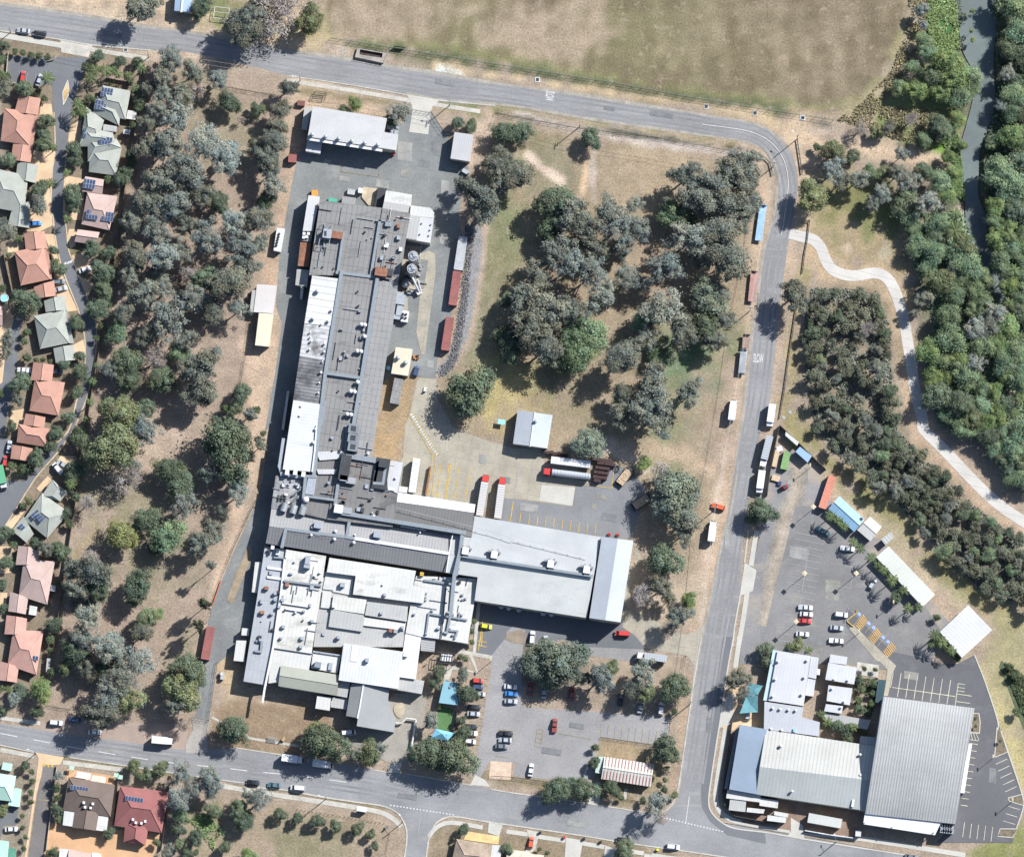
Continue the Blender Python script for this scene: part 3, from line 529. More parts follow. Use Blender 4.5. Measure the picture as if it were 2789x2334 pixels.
sheet('driveway', [(560, 1000), (650, 960), (640, 1180), (545, 1180)], .06, peach); sheet('driveway', [(515, 1400), (680, 1430), (660, 1757), (505, 1757)], .06, peach)
T(0, 1); sheet('driveway', [(230, 0), (415, 0), (420, 100), (320, 150), (200, 150)], .06, peach); sheet('driveway', [(350, 170), (430, 170), (455, 330), (520, 560), (620, 780), (540, 790), (440, 640), (440, 540), (400, 300)], .06, peach)
sheet('driveway', [(550, 130), (620, 130), (600, 260), (560, 290), (535, 200)], .06, peach); sheet('driveway', [(570, 340), (700, 300), (740, 420), (640, 500), (600, 430)], .06, peach)
sheet('driveway', [(620, 500), (750, 560), (690, 700), (680, 650)], .06, peach); sheet('driveway', [(590, 1050), (665, 1010), (680, 1100), (660, 1180), (600, 1170)], .06, peach)
sheet('lawn', [(530, 230), (650, 250), (640, 320), (565, 340)], .05, M('estate_lawn', (.11, .095, .05), .95, n1=(.3, .3))); sheet('driveway', [(-40, 740), (60, 740), (110, 850), (40, 1150), (20, 1350), (-40, 1400)], .06, peach)
sheet('driveway', [(90, 1580), (200, 1560), (190, 1700), (60, 1757)], .06, peach); sheet('patio', [(60, 230), (200, 220), (190, 300), (60, 320)], .06, peach)
T(0, 2); sheet('driveway', [(480, 240), (600, 240), (540, 330), (480, 400), (420, 340)], .06, peach); sheet('driveway', [(380, 400), (420, 430), (320, 525), (290, 500)], .06, peach); sheet('driveway', [(40, 790), (180, 660), (200, 680), (90, 830)], .06, peach)
sheet('driveway', [(-30, 960), (110, 960), (90, 1170), (-30, 1180)], .06, peach); sheet('driveway', [(-30, 1330), (60, 1330), (40, 1480), (-30, 1500)], .06, peach)
# ================================================================ PAINTED MARKINGS
T(0, 3); strips('lane_marking', [(5, 770, 138, 795), (265, 820, 398, 845), (525, 870, 660, 895), (785, 915, 920, 938), (1047, 957, 1180, 978), (1310, 997, 1390, 1006), (1572, 1024, 1710, 1038), (1835, 1050, 1970, 1068), (2100, 1080, 2235, 1092), (2368, 1108, 2500, 1122), (2627, 1138, 2760, 1158)], .32, .07, white_p)
def dots(x0, y0, x1, y1, n): return [(x0+(x1-x0)*i/n, y0+(y1-y0)*i/n, x0+(x1-x0)*(i+.5)/n, y0+(y1-y0)*(i+.5)/n) for i in range(n)]
T(1, 3); strips('giveway_marking', dots(1060, 1341, 1585, 1421, 20), .45, .07, white_p); strips('lane_marking', [(1308, 1390, 1283, 1580)], .2, .07, white_w)
T(2, 3); strips('giveway_marking', dots(1140, 1429, 1680, 1555, 22), .45, .08, white_p); strips('lane_marking', [(1398, 1270, 1370, 1480)], .25, .08, white_p)
T(2, 0); e = smooth_line(edge(((2, 0), [(1500, 995), (1680, 1018), (1850, 1045), (1960, 1085)]), ((3, 0), [(20, 1130), (80, 1190), (130, 1270), (160, 1370), (168, 1500), (135, 1757)]), ((3, 1), [(115, 180)])), 5)
strips('lane_marking', [(e[i], e[i+1]) for i in range(len(e)-1)], .25, .06, white_p)
def text(word, x, y, rz, sx, sy, z, mt):
    cu = bpy.data.curves.new('t', 'FONT'); cu.body = word; cu.align_x = 'CENTER'; cu.align_y = 'CENTER'; cu.offset = .02
    o = bpy.data.objects.new('t', cu); sc.collection.objects.link(o); bpy.context.view_layer.update()
    me = bpy.data.meshes.new_from_object(o.evaluated_get(bpy.context.evaluated_depsgraph_get())); bpy.data.objects.remove(o)
    me.materials.clear(); me.materials.append(mt); k = link(bpy.data.objects.new('road_lettering', me)); p = P(x, y); k.location = (p.x, p.y, z)
    k.rotation_euler = (0, 0, R(rz)); k.scale = (sx, sy, 1); return struct(k)
T(2, 0); text('SLOW', 282, 768, -98, 1.25, 4.2, .06, white_p)
T(2, 1); text('SLOW', 1948, 1163, -3, 1.25, 4.4, .06, white_p)
T(1, 1); z = []
for i in range(17): z.append((1222+205*i/16, 1612+320*i/16, 1252+185*i/16, 1600+312*i/16))
strips('crossing_stripe', z, .55, .08, white_p); strips('walkway_line', [(1212, 1610, 1400, 1930), (1250, 1598, 1425, 1905), (1400, 1930, 1365, 2255), (1430, 1905, 1395, 2255), (1425, 1905, 1430, 1935)], .22, .1, yellow_p)
T(1, 2); strips('bay_line', [(1470, 300, 1430, 570), (1533, 300, 1498, 580), (1545, 300, 1508, 580), (1612, 320, 1573, 580), (1702, 335, 1660, 600), (1240, 260, 1235, 330), (1450, 545, 1440, 560)], .28, .08, yellow_p)
strips('bay_line', [(1845, 450, 1790, 720), (2045, 600, 2020, 760), (1900, 480, 1880, 560)], .28, .08, yellow_p)
T(2, 2); strips('walkway_line', dots(40, 320, 5, 560, 11), .9, .08, white_w); strips('bay_line', combs(125, 705, 655, 785, -9, 80, 9)+[(55, 690, 45, 770), (800, 300, 780, 495), (780, 495, 480, 460)], .22, .09, yellow_p)
T(1, 2); strips('bay_line', [(1800, 1560, 1770, 1757), (1800, 1600, 1790, 1757)], .3, .09, yellow_p)
T(1, 3); strips('bay_line', [(1785, 0, 1765, 110)]+[(1760+i*0, 30+i*36, 1830, 45+i*36) for i in range(2)], .3, .09, yellow_p)
strips('bay_line', combs(1800, 330, 1740, 860, 45, 8, 11)+[(2040, 740, 2045, 860), (1920, 740, 2040, 750), (1890, 945, 2000, 965)], .14, .07, yellow_w)
T(2, 3); strips('bay_line', combs(700, 690, 1138, 748, -12, 105, 9)+combs(185, 735, 170, 875, 50, 8, 5)+[(185, 735, 165, 875), (237, 740, 215, 880), (350, 768, 620, 818)], .14, .07, yellow_w)
T(3, 2); wl = combs(230, 850, 140, 1395, 230, 45, 12)+combs(130, 1500, 95, 1710, 100, 12, 5)+[(380, 650, 350, 800), (340, 950, 250, 1500), (700, 1100, 665, 1300), (550, 1270, 665, 1297), (650, 1450, 600, 1700), (560, 1100, 690, 1130)]
strips('bay_line', wl, .16, .1, white_w)
strips('bay_line', [(760, 1500, 690, 1590), (810, 1550, 740, 1640), (850, 1570, 780, 1650), (880, 1600, 800, 1690), (930, 1645, 850, 1740), (960, 1660, 880, 1757)], .18, .12, yellow_w)
hs = []
for q in ([(768, 1500), (810, 1552), (745, 1622), (700, 1592)], [(878, 1612), (922, 1655), (855, 1735), (808, 1695)], [(990, 1718), (1042, 1765), (965, 1848), (922, 1800)]):
    hs += [(q[0][0]+(q[3][0]-q[0][0])*t, q[0][1]+(q[3][1]-q[0][1])*t, q[1][0]+(q[2][0]-q[1][0])*min(1, t+.1), q[1][1]+(q[2][1]-q[1][1])*min(1, t+.1)) for t in [i/7+.05 for i in range(7)]]
strips('hatched_bay', hs, .3, .12, M('hatch_orange', (.42, .25, .07), .8))
for x, y in ((735, 1503), (812, 1577), (850, 1610), (927, 1687), (965, 1722)):
    sheet('bay_symbol', [(x, y-24), (x+20, y-2), (x, y+20), (x-20, y-2)], .12, blue_p)
    c = P(x+1, y-3); mb = MB(); prev = None
    ring = [c+Vector((math.cos(a)*.42-.1, math.sin(a)*.42-.25, 0)) for a in [R(i*30-60) for i in range(9)]]
    pts = [(ring[i], ring[i+1]) for i in range(8)]+[(c+Vector((-.1, .1, 0)), c+Vector((-.1, .6, 0))), (c+Vector((-.1, .1, 0)), c+Vector((.35, -.05, 0))), (c+Vector((.3, 0, 0)), c+Vector((.5, -.5, 0)))]
    strips('bay_symbol', pts, .16, .14, white_p)
ribbon('barrier_rail', [(718, 1465), (715, 1490), (640, 1550), (640, 1560), (690, 1600)], .3, .12, .5, yellow_p, 0)
T(3, 3)
ln = combs(1070, 288, 1465, 345, -30, 190, 7)+[(1007, 283, 985, 405), (1000, 403, 1500, 475), (1525, 370, 1500, 550)]+combs(1525, 372, 1522, 402, 55, 8, 2)+[(1520, 430, 1575, 437), (1515, 455, 1632, 472), (1510, 515, 1620, 530)]
ln += combs(1625, 850, 1545, 1340, 55, 8, 10)+combs(1825, 1015, 1900, 1235, 90, -42, 5)+combs(1925, 1350, 1885, 1467, 95, 28, 3)+combs(1575, 1480, 1800, 1515, -14, 115, 5)
strips('bay_line', ln, .2, .13, M('new_line', (.36, .35, .27), .7)); strips('hatched_bay', [(1625, 765, 1640, 825), (1645, 765, 1665, 825), (1665, 765, 1690, 820), (1625, 765, 1695, 770), (1620, 820, 1690, 828)], .2, .13, MATS['new_line'])
T(0, 0); strips('bay_line', [(155, 570, 145, 665), (222, 580, 205, 670), (285, 590, 272, 690)], .15, .06, white_w)
sheet('traffic_island', [(540, 640), (555, 740), (505, 840), (500, 740)], .1, M('island_orange', (.34, .24, .12), .9)); strips('island_line', [(540, 640, 555, 740), (555, 740, 505, 840), (505, 840, 500, 740), (500, 740, 540, 640)], .25, .13, white_p)
T(0, 1); strips('speed_hump_marking', [(515, 400, 525, 412), (540, 393, 550, 405), (563, 383, 573, 395)], 1.1, .06, white_p)
T(0, 3); strips('hatched_bay', [(345, 1015, 358, 1030), (380, 1020, 393, 1035), (410, 1025, 423, 1035)], .8, .09, yellow_p); strips('lane_marking', [(310, 1297, 390, 1305)], .25, .08, yellow_w)
T(1, 0); strips('bay_line', [(675, 1290, 665, 1370), (665, 1370, 970, 1412), (970, 1412, 980, 1330)], .15, .06, yellow_w)
# ================================================================ TREES
def leafmat(name, col, r=.22):
    return M(name, col, .75, attr='leaf', n1=None, n2=None, rnd=r, spec=.15, rcol=(1.08, .98, .87))
LEAF = dict(g=leafmat('leaf_gum_grey', (.14, .162, .147)), o=leafmat('leaf_gum_olive', (.108, .122, .103)), d=leafmat('leaf_dark_green', (.078, .104, .07)),
            b=leafmat('leaf_bright_green', (.115, .165, .07)), l=leafmat('leaf_lime', (.15, .17, .075)), t=leafmat('leaf_dry', (.19, .165, .095)), y=leafmat('leaf_yellow_green', (.108, .13, .072)), k=leafmat('leaf_conifer', (.06, .075, .05)), m=leafmat('leaf_mangrove', (.078, .09, .066)),
            r=leafmat('leaf_river', (.106, .154, .092)), s=leafmat('leaf_shrub', (.06, .082, .045)), c=leafmat('leaf_pale_canopy', (.115, .142, .108)), p=leafmat('leaf_palm', (.068, .095, .048)), x=leafmat('twig_grey', (.22, .2, .19)))
bark = M('bark', (.24, .21, .18), .9, n1=None, n2=(2, .3)); bark_d = M('bark_dark', (.12, .095, .075), .9, n1=None, n2=(2, .3))
def quads(name, C, N, sz, col, rs, stretch=1.5):
    n = len(C); t = rs.normal(size=(n, 3)); u = np.cross(N, t); u /= np.linalg.norm(u, axis=1)[:, None]+1e-9; v = np.cross(N, u)
    a = sz[:, None]*u*stretch; b = sz[:, None]*v
    V = np.stack([C-a, C-b*.8, C+a, C+b*.8], 1).reshape(-1, 3)
    me = bpy.data.meshes.new(name); me.vertices.add(4*n); me.vertices.foreach_set('co', V.ravel().astype(np.float32))
    me.loops.add(4*n); me.loops.foreach_set('vertex_index', np.arange(4*n, dtype=np.int32)); me.polygons.add(n)
    me.polygons.foreach_set('loop_start', np.arange(0, 4*n, 4, dtype=np.int32)); me.update(calc_edges=True)
    at = me.color_attributes.new('leaf', 'FLOAT_COLOR', 'POINT')
    c = np.ones((n, 4, 4)); c[:, :, :3] = col[:, None, :]; at.data.foreach_set('color', c.ravel().astype(np.float32))
    return me
def crown(seed, lobes, leaf_n, leaf, lr, spread, low, hole=0, tint=.25):
    rs = np.random.RandomState(seed); Cs, Ns, Zs, Co = [], [], [], []
    ph = rs.uniform(0, 6.28, 4); cent = []
    for i in range(lobes):
        for _ in range(60):
            a = rs.uniform(0, 6.28); z = rs.uniform(low, 1); h = math.sqrt(max(0, 1-z*z)); k = rs.uniform(spread[0], spread[1])
            k *= 1+.22*math.sin(2*a+ph[0])+.14*math.sin(3*a+ph[1])
            c = np.array([math.cos(a)*h*k, math.sin(a)*h*k, z*k*.95])
            if all(np.linalg.norm(c-q) > lr*hole for q in cent): break
        cent.append(c)
        r = lr*rs.uniform(.65, 1.3); m = max(12, int(leaf_n/lobes*(r/lr)**2))
        dv = rs.normal(size=(m, 3)); dv[:, 2] += .25; dv /= np.linalg.norm(dv, axis=1)[:, None]
        rad = r*(.55+.5*rs.rand(m)**.6); wv = 1+.25*np.sin(dv[:, 0]*7+ph[2])*np.sin(dv[:, 1]*6+ph[3]); rad *= wv
        q = c+dv*rad[:, None]*np.array([1, 1, .75])*rs.uniform(.65, 1.4, 3); st = rs.rand(m) < .12; q[st] += rs.normal(size=(int(st.sum()), 3))*lr*.55; nn = dv*.9+rs.normal(size=(m, 3))*.45+c*.3+np.array([0, 0, .25]); nn /= np.linalg.norm(nn, axis=1)[:, None]
        tnt = 1+rs.uniform(-tint, tint); hue = rs.uniform(-.1, .1)
        cc = np.ones((m, 3))*tnt*rs.uniform(.72, 1.28, m)[:, None]*np.array([1+hue, 1, 1-hue])
        Cs.append(q); Ns.append(nn); Zs.append(leaf*rs.uniform(.55, 1.35, m)); Co.append(cc)
    C = np.concatenate(Cs); C[:, 2] = np.maximum(C[:, 2], low*.9)
    return quads('crown', C, np.concatenate(Ns), np.concatenate(Zs), np.concatenate(Co), rs)
def palm_crown(seed, nf=13):
    rs = np.random.RandomState(seed); V, F, Cc = [], [], []
    for i in range(nf):
        a = i*2.399+rs.uniform(-.2, .2); up = rs.uniform(.1, .55); L = rs.uniform(.8, 1.1); d = np.array([math.cos(a), math.sin(a), 0]); s = np.array([-d[1], d[0], 0]); t_ = rs.uniform(.7, 1.3)
        for j in range(13):
            t = .12+.88*j/13; p = d*L*t+np.array([0, 0, up*t*1.2-(.55+up)*t*t]); wd = .15*math.sin(math.pi*min(1, t*.85+.1))+.02
            for sg in (-1, 1):
                q = p+s*sg*wd+d*.1+np.array([0, 0, -.07]); n = len(V); V += [p-d*.02, p+d*.045, q+d*.02, q-d*.01]; F.append((n, n+1, n+2, n+3) if sg < 0 else (n+3, n+2, n+1, n)); Cc += [(t_, t_, t_*.9, 1)]*4
    me = bpy.data.meshes.new('fronds'); me.from_pydata([tuple(v) for v in V], [], F); me.update()
    me.color_attributes.new('leaf', 'FLOAT_COLOR', 'POINT').data.foreach_set('color', np.array(Cc, dtype=np.float32).ravel()); return me
def branches(seed, n1, n2, twigs, spread=.9):
    rs = random.Random(seed); m = MB()
    m.tube((0, 0, -2.2), (0, 0, -.9), .07, .05, 6, False)
    for i in range(n1):
        a = i*2.4+rs.uniform(-.3, .3); e = Vector((math.cos(a)*spread*rs.uniform(.45, .75), math.sin(a)*spread*rs.uniform(.45, .75), rs.uniform(-.1, .5)))
        b = Vector((0, 0, -1.1+rs.uniform(-.2, .3))); mid = b.lerp(e, .5)+Vector((0, 0, .1)); m.tube(b, mid, .035, .026, 5, False); m.tube(mid, e, .026, .013, 5, False)
        for j in range(n2):
            s0 = mid.lerp(e, rs.uniform(.1, 1)); d = Vector((rs.uniform(-1, 1), rs.uniform(-1, 1), rs.uniform(-.2, .9))).normalized()*rs.uniform(.25, .5)+e*.2
            m.tube(s0, s0+d, .012, .005, 4, False)
            for k in range(twigs):
                q = s0+d*rs.uniform(.3, 1); m.tube(q, q+Vector((rs.uniform(-1, 1), rs.uniform(-1, 1), rs.uniform(-.3, 1)))*.2, .006, .003, 3, False)
    me = bpy.data.meshes.new('trunk'); me.from_pydata(m.v, [], m.f); me.materials.append(bark); me.update(); return me
PG = [crown(10+i, 40+i*5, 9500-i*900, .03, .21, (.3, .93), -.35, .5, 0.18) for i in range(6)]         # open gums
PO = [crown(40+i, 44, 9000, .031, .22, (.3, .9), -.35, .5, .2) for i in range(4)]
PD = [crown(60+i, 66, 10500, .033, .24, (.55, .86), -.25, .55, .3) for i in range(5)]          # dense rounded crowns
PR = [crown(80+i, 40, 9000, .034, .3, (.45, .82), -.3, .6, .3) for i in range(5)]            # lumpy riverside crowns
PS = [crown(100+i, 12, 1300, .075, .42, (.2, .62), -.3, .3, .25) for i in range(4)]            # small shrubs
PM = [crown(120+i, 18, 2300, .062, .36, (.25, .75), -.3, .5, .3) for i in range(5)]
PX = [crown(140+i, 40, 2600, .03, .24, (.35, .95), -.35, .8) for i in range(2)]
PP_ = [palm_crown(160+i, 14+i) for i in range(3)]
TG = [branches(200+i, 7, 3, 1) for i in range(3)]; TX = [branches(210+i, 9, 6, 6) for i in range(2)]; TD = [branches(220+i, 5, 1, 0, .6) for i in range(2)]
pt = MB(); pt.tube((0, 0, -1), (0, 0, 0), .055, .04, 8, False); PT = bpy.data.meshes.new('trunk'); PT.from_pydata(pt.v, [], pt.f); PT.materials.append(bark); PT.update()
for k_ in (PG, PO, PD, PR, PS, PM, PX, PP_):
    for me_ in k_: me_.materials.append(LEAF['g'])
KIND = dict(g=(PG, TG, 'gum_tree', 'grey-green gum', 2.0, .72), o=(PO, TG, 'gum_tree', 'dark olive gum', 1.95, .72), d=(PD, TD, 'broadleaf_tree', 'dense dark green tree', 1.45, .72),
            b=(PR, TD, 'broadleaf_tree', 'bright green leafy tree', 1.55, .7), y=(PD, TD, 'broadleaf_tree', 'yellow-green rounded tree', 1.6, .72), m=(PM, TD, 'mangrove_tree', 'low dark scrub tree', 1.6, .7),
            r=(PR, TD, 'riverside_tree', 'mid-green riverside tree', 1.5, .65), s=(PS, TD, 'shrub', 'dark green shrub', 1.4, .75), p=(PP_, None, 'palm_tree', 'green feather palm', 2.6, 1), l=(PD, TD, 'broadleaf_tree', 'lime-yellow rounded tree', 1.45, .72), c=(PD, TD, 'broadleaf_tree', 'broad pale-canopied tree', 1.3, .6), k=(PO, TD, 'conifer', 'tall narrow dark conifer', 2, 2.7), x=(PX, TX, 'bare_tree', 'nearly bare grey-twigged tree', 1.9, .75))
CATN = dict(conifer='tree', gum_tree='tree', broadleaf_tree='tree', mangrove_tree='tree', riverside_tree='tree', shrub='shrub', palm_tree='palm', bare_tree='tree')
TREES = []; rt = random.Random(11); W1 = 'western bushland'; W2 = 'central wood'
def tree(x, y, r, k, where=None, hf=None):
    pr, tr, nm, look, hfac, zr = KIND[k]; r *= (1.26 if where == W2 else 1.08) if k in 'gor' and where in (W1, W2) else (1.06 if k != 'p' else 1); rad = r*tile[2]*S
    if k == 'p': Ht = max(5, min(8, rad*2.6)) if hf is None else hf; hc = Ht
    else:
        Ht = min(rad*hfac+1, 15) if hf is None else hf; hc = Ht-rad*zr*.8
        hc = max(hc, rad*zr*.5)
    c = P(x, y, hc); base = P(x, y, hc); base.z = 0
    t = empty(nm, base); a = rt.uniform(0, 6.28)
    me = rt.choice(pr); o = bpy.data.objects.new('fronds' if k == 'p' else 'crown', me); link(o, t)
    o.location = (0, 0, hc); o.rotation_euler = (0, 0, a); e = rt.uniform(.93, 1.08); o.scale = (rad*e, rad/e, rad*zr)
    o.material_slots[0].link = 'OBJECT'; o.material_slots[0].material = LEAF[k]
    if k == 'p':
        q = bpy.data.objects.new('trunk', PT); q.scale = (3.2, 3.2, hc); q.location = (0, 0, hc); link(q, t)
    else:
        q = bpy.data.objects.new('trunk', rt.choice(tr)); q.scale = (rad, rad, max(hc/2.2, rad*.3)); q.location = (0, 0, hc); q.rotation_euler = (0, 0, a); link(q, t)
    nx, ny = (tile[0]+x*tile[2])*.753, (tile[1]+y*tile[2])*.753
    size = 'large' if rad > 5.2 else ('medium-sized' if rad > 3 else 'small')
    if k == 'p': size = 'tall' if rad > 2 else 'small'
    TREES.append(dict(o=t, x=nx, y=ny, r=r*tile[2]*.753, look=look, size=size, nm=nm, where=where, k=k)); return t
def trees(txt, where=None):
    for s in txt.split(';'):
        s = s.split()
        if len(s) >= 4 and float(s[2]) > 1: tree(float(s[0]), float(s[1]), float(s[2]), s[3], where, float(s[4]) if len(s) > 4 else None)
def scatter(poly, n, r0, r1, kinds, seed, where=None, gap=.8):
    rr = random.Random(seed); X = [p[0] for p in poly]; Y = [p[1] for p in poly]; done = 0
    f = tile[2]*.753; ox, oy = tile[0]*.753, tile[1]*.753
    for _ in range(n*60):
        if done >= n: break
        x, y = rr.uniform(min(X), max(X)), rr.uniform(min(Y), max(Y)); ins = False
        for i in range(len(poly)):
            (ax, ay), (bx, by) = poly[i], poly[(i+1) % len(poly)]
            if (ay > y) != (by > y) and x < (bx-ax)*(y-ay)/(by-ay)+ax: ins = not ins
        if not ins: continue
        r = rr.uniform(r0, r1)
        if any(math.hypot(t['x']-ox-x*f, t['y']-oy-y*f) < gap*(t['r']+r*f)*.8 for t in TREES): continue
        tree(x, y, r, rr.choice(kinds), where); done += 1
W3 = 'scrub east of the road'; W4 = 'riverside woodland'; W5 = 'west estate'; W6 = 'factory frontage'; W7 = 'southern verge'; W8 = 'club grounds'; W9 = 'factory grounds'
T(0, 0)
trees('1110 60 130 o;1600 65 85 d;1960 180 150 o 12;2040 60 110 o;1240 10 60 o', 'north verge')
trees('1365 470 100 g;1300 600 100 o;1540 570 90 o;1740 640 80 g;1830 820 88 d;2040 880 50 d;1260 870 80 g;1420 930 130 g;1300 740 85 o;1180 700 70 o;1640 1140 150 g;1350 1150 130 g;1180 1180 100 o;1500 1330 150 g;1300 1450 130 o;1150 1600 120 o;1790 1270 140 g;1400 1640 130 g;1600 1540 110 o;1740 1610 85 d;1190 1000 80 o;1450 760 90 o;1920 960 30 x;1560 720 80 x', W1)
trees('1110 780 50 d;1080 720 45 s;1115 860 45 s;1040 1240 42 s;1040 1300 40 s;960 1430 60 d;1010 1370 50 d;860 1430 38 s;780 450 50 d;760 560 60 p;840 560 60 p;720 620 60 p;900 560 45 p;955 490 45 d;1090 500 45 d;940 590 42 p;1020 600 42 p;1125 545 50 p;700 540 50 s;690 785 32 s;730 790 34 s;380 620 62 p;620 830 55 p;660 890 55 p;600 900 45 p;370 970 65 d;350 1070 50 d;350 1150 70 d;430 1180 38 p;190 700 65 d;30 710 80 o;30 370 45 d;10 480 50 s;65 1280 60 d;590 1190 60 d;600 1280 50 d;570 1560 80 d;575 1640 60 d;320 1510 70 d;310 1640 80 o;400 1460 45 p;530 1380 40 p;350 780 32 s;120 410 32 s;180 425 32 s;240 435 32 s;310 445 34 s;380 460 34 s;60 600 34 s;300 740 36 s;10 600 45 s;880 660 26 s;1040 650 32 s;1060 1000 30 s', W5)
T(1, 0)
trees('100 130 200 x 13;430 160 110 y 10;-60 260 130 o 13;240 40 130 x 13;-40 110 90 o 13', 'north verge')
trees('250 700 75 o;180 880 85 o;160 1010 80 o;150 1130 100 o;100 1260 110 o;100 1370 90 o;130 1490 95 g;70 1600 80 d;0 1700 70 o;0 1180 70 o', W1)
trees('780 830 52 b;700 870 32 s;1130 900 90 g;1060 960 50 d;1600 980 50 d;1710 1010 55 d;30 870 40 s;1980 1060 95 d;1960 1250 90 o;1900 1300 110 o;1960 1450 110 o;1780 1560 140 o;1820 1700 110 o;1650 1480 70 o;2040 1350 90 d', W9)
T(2, 0)
trees('50 1060 90 d;40 1400 110 o;610 1110 80 d;330 1620 150 d;470 1720 120 o;780 1690 110 g;960 1640 60 g;1370 1400 105 o 13;1790 1210 50 x;1850 1280 95 o;1720 1380 110 o;1600 1480 120 o;1850 1450 120 o;1500 1600 130 o;1700 1620 120 o;1880 1640 100 o;1390 1700 110 d;1250 1640 60 o', W2)
T(3, 0)
trees('1250 340 70 r;1240 80 60 g;1250 200 45 g;1440 500 115 b;1340 600 90 y;1500 620 105 b;1610 600 85 r;1540 770 90 r;1190 720 80 b;1050 700 60 r;1160 540 60 r;1400 740 80 b;1520 960 65 b;1370 1000 90 d;1150 960 55 x;760 1020 60 x;960 1020 60 o;860 1060 42 y;1080 1230 60 g;680 1250 58 d;400 1180 40 s;530 1360 95 g;720 1430 90 o;830 1370 60 r;930 1380 60 y;1050 1380 80 o;920 1540 80 g;1130 1450 100 g;1250 1370 75 d;1100 1600 110 d;1270 1620 110 g;1380 1450 90 r;850 1620 75 o;1440 1570 65 b;1500 1700 55 p;1150 1720 85 r;1280 420 70 r;1290 480 40 x;600 1440 80 o;1430 1040 60 r;1250 1120 60 r;1550 1160 45 b;1450 1250 60 b;1480 1380 60 b;1650 700 60 r', W4)
trees('530 1210 92 y;370 1560 118 y;1640 90 20 b;1630 250 18 b;1640 320 20 b;1580 120 14 b', 'park beside the river')
trees('1950 40 110 r;2010 250 100 r;1920 390 90 d;2050 480 90 d;1920 590 70 g;1970 760 90 r;1870 850 55 g;1950 900 75 r;1960 1090 95 b;1800 1140 50 r;1850 1380 125 r;1960 1480 115 r;1830 1640 80 b;1990 1680 95 d;2010 1290 80 d;2050 1100 80 p;1960 640 70 d;1840 -10 60 g;2040 880 80 d', W4)
T(2, 1)
trees('350 330 120 g;190 520 100 o;450 400 110 g;250 760 150 o;620 470 110 g;700 640 110 g;880 520 90 g;60 700 110 o;120 900 130 o;1400 200 140 g;1200 430 120 g;1000 560 70 g;1200 780 135 g;1550 680 145 c;1530 900 120 d;600 960 120 r;500 1100 120 r;250 1060 120 o;870 1150 120 o;1100 1310 105 o;1110 1480 150 o;1400 1430 95 o;860 1440 75 o;1100 1620 140 o;850 1600 90 o;1720 380 150 o;1650 150 130 o;1250 20 90 r;800 120 120 g;560 90 120 o;300 120 110 d;1000 130 90 g;1340 950 110 o;1650 640 70 o;450 780 110 o;880 270 80 g;1680 850 70 o;1050 1000 90 o;1160 1140 60 r;-10 1000 100 d;380 1200 90 d;1780 60 90 o;640 280 90 o;1500 380 90 o;1040 870 80 r;1600 1020 80 o', W2)
T(1, 1); trees('1700 1430 185 d 11', W9); trees('1990 700 60 d;1960 1000 90 d;2010 1120 90 d;10 60 110 o;20 250 80 o;0 1570 40 s;50 1760 30 s', None)
T(3, 1); trees('220 640 135 o 12', 'road edge'); T(3, 1)
trees('450 650 55 m;380 760 60 m;540 640 45 m;730 650 60 m;850 700 60 m;650 740 60 m;440 830 65 m;560 820 50 d;760 800 65 m;370 950 60 d;460 960 55 m;640 900 70 m;800 930 60 x;900 800 45 y;900 900 50 m;520 1040 50 m;980 1420 60 d;290 1000 35 m;880 1230 80 o;420 1170 45 y;370 1300 70 m', W3)
scatter([(380, 600), (600, 620), (860, 640), (930, 760), (980, 1000), (1000, 1200), (1020, 1550), (1050, 1757), (430, 1757), (330, 1600), (260, 1340), (300, 1150), (290, 900), (340, 700)], 38, 36, 60, 'mmmmod', 3, W3, .85)
T(3, 2)
scatter([(380, 0), (1000, 0), (1120, 100), (1270, 260), (1450, 420), (1640, 620), (1850, 800), (2000, 900), (2100, 980), (2100, 1450), (1900, 1380), (1700, 1300), (1560, 1220), (1450, 1080), (1320, 930), (1200, 800), (1130, 660), (900, 520), (830, 400), (700, 320), (620, 280), (520, 190), (400, 130)], 92, 38, 66, 'mmmmmdor', 5, W3, .85)
T(3, 1)
trees('1420 290 60 r;1380 550 110 y 9;1270 680 80 o;1480 1000 120 r;1450 930 70 r;1580 270 90 y;1350 1450 110 d;1530 1520 110 d;1640 1630 90 y;1470 1230 60 r;1720 1050 100 r;1500 140 90 p;1790 1090 60 p;1700 1330 55 p;1940 180 70 p;1970 460 60 p;1930 720 55 p;2020 1000 60 p;2030 1480 60 p;1980 1600 50 p;1840 230 80 b;1880 1200 90 r;1600 420 110 r;1650 600 80 r;1530 320 80 r;1180 790 50 o', W4)
scatter([(1060, 0), (1560, 0), (1600, 200), (1700, 400), (1760, 600), (1880, 760), (1960, 950), (2100, 1100), (2100, 1757), (1560, 1757), (1380, 1600), (1290, 1300), (1290, 1080), (1400, 850), (1250, 600), (1250, 480), (1200, 300), (1150, 150)], 40, 60, 105, 'rrrdbgr', 7, W4, .78)
scatter([(1780, 0), (2100, 0), (2100, 1000), (2000, 800), (1900, 520), (1790, 250)], 16, 55, 100, 'rrdrb', 8, W4, .78)
T(3, 2); scatter([(1560, 0), (2100, 0), (2100, 480), (2030, 480), (1930, 360), (1800, 220), (1640, 90)], 14, 60, 110, 'rrddb', 9, W4, .72)
T(0, 1)
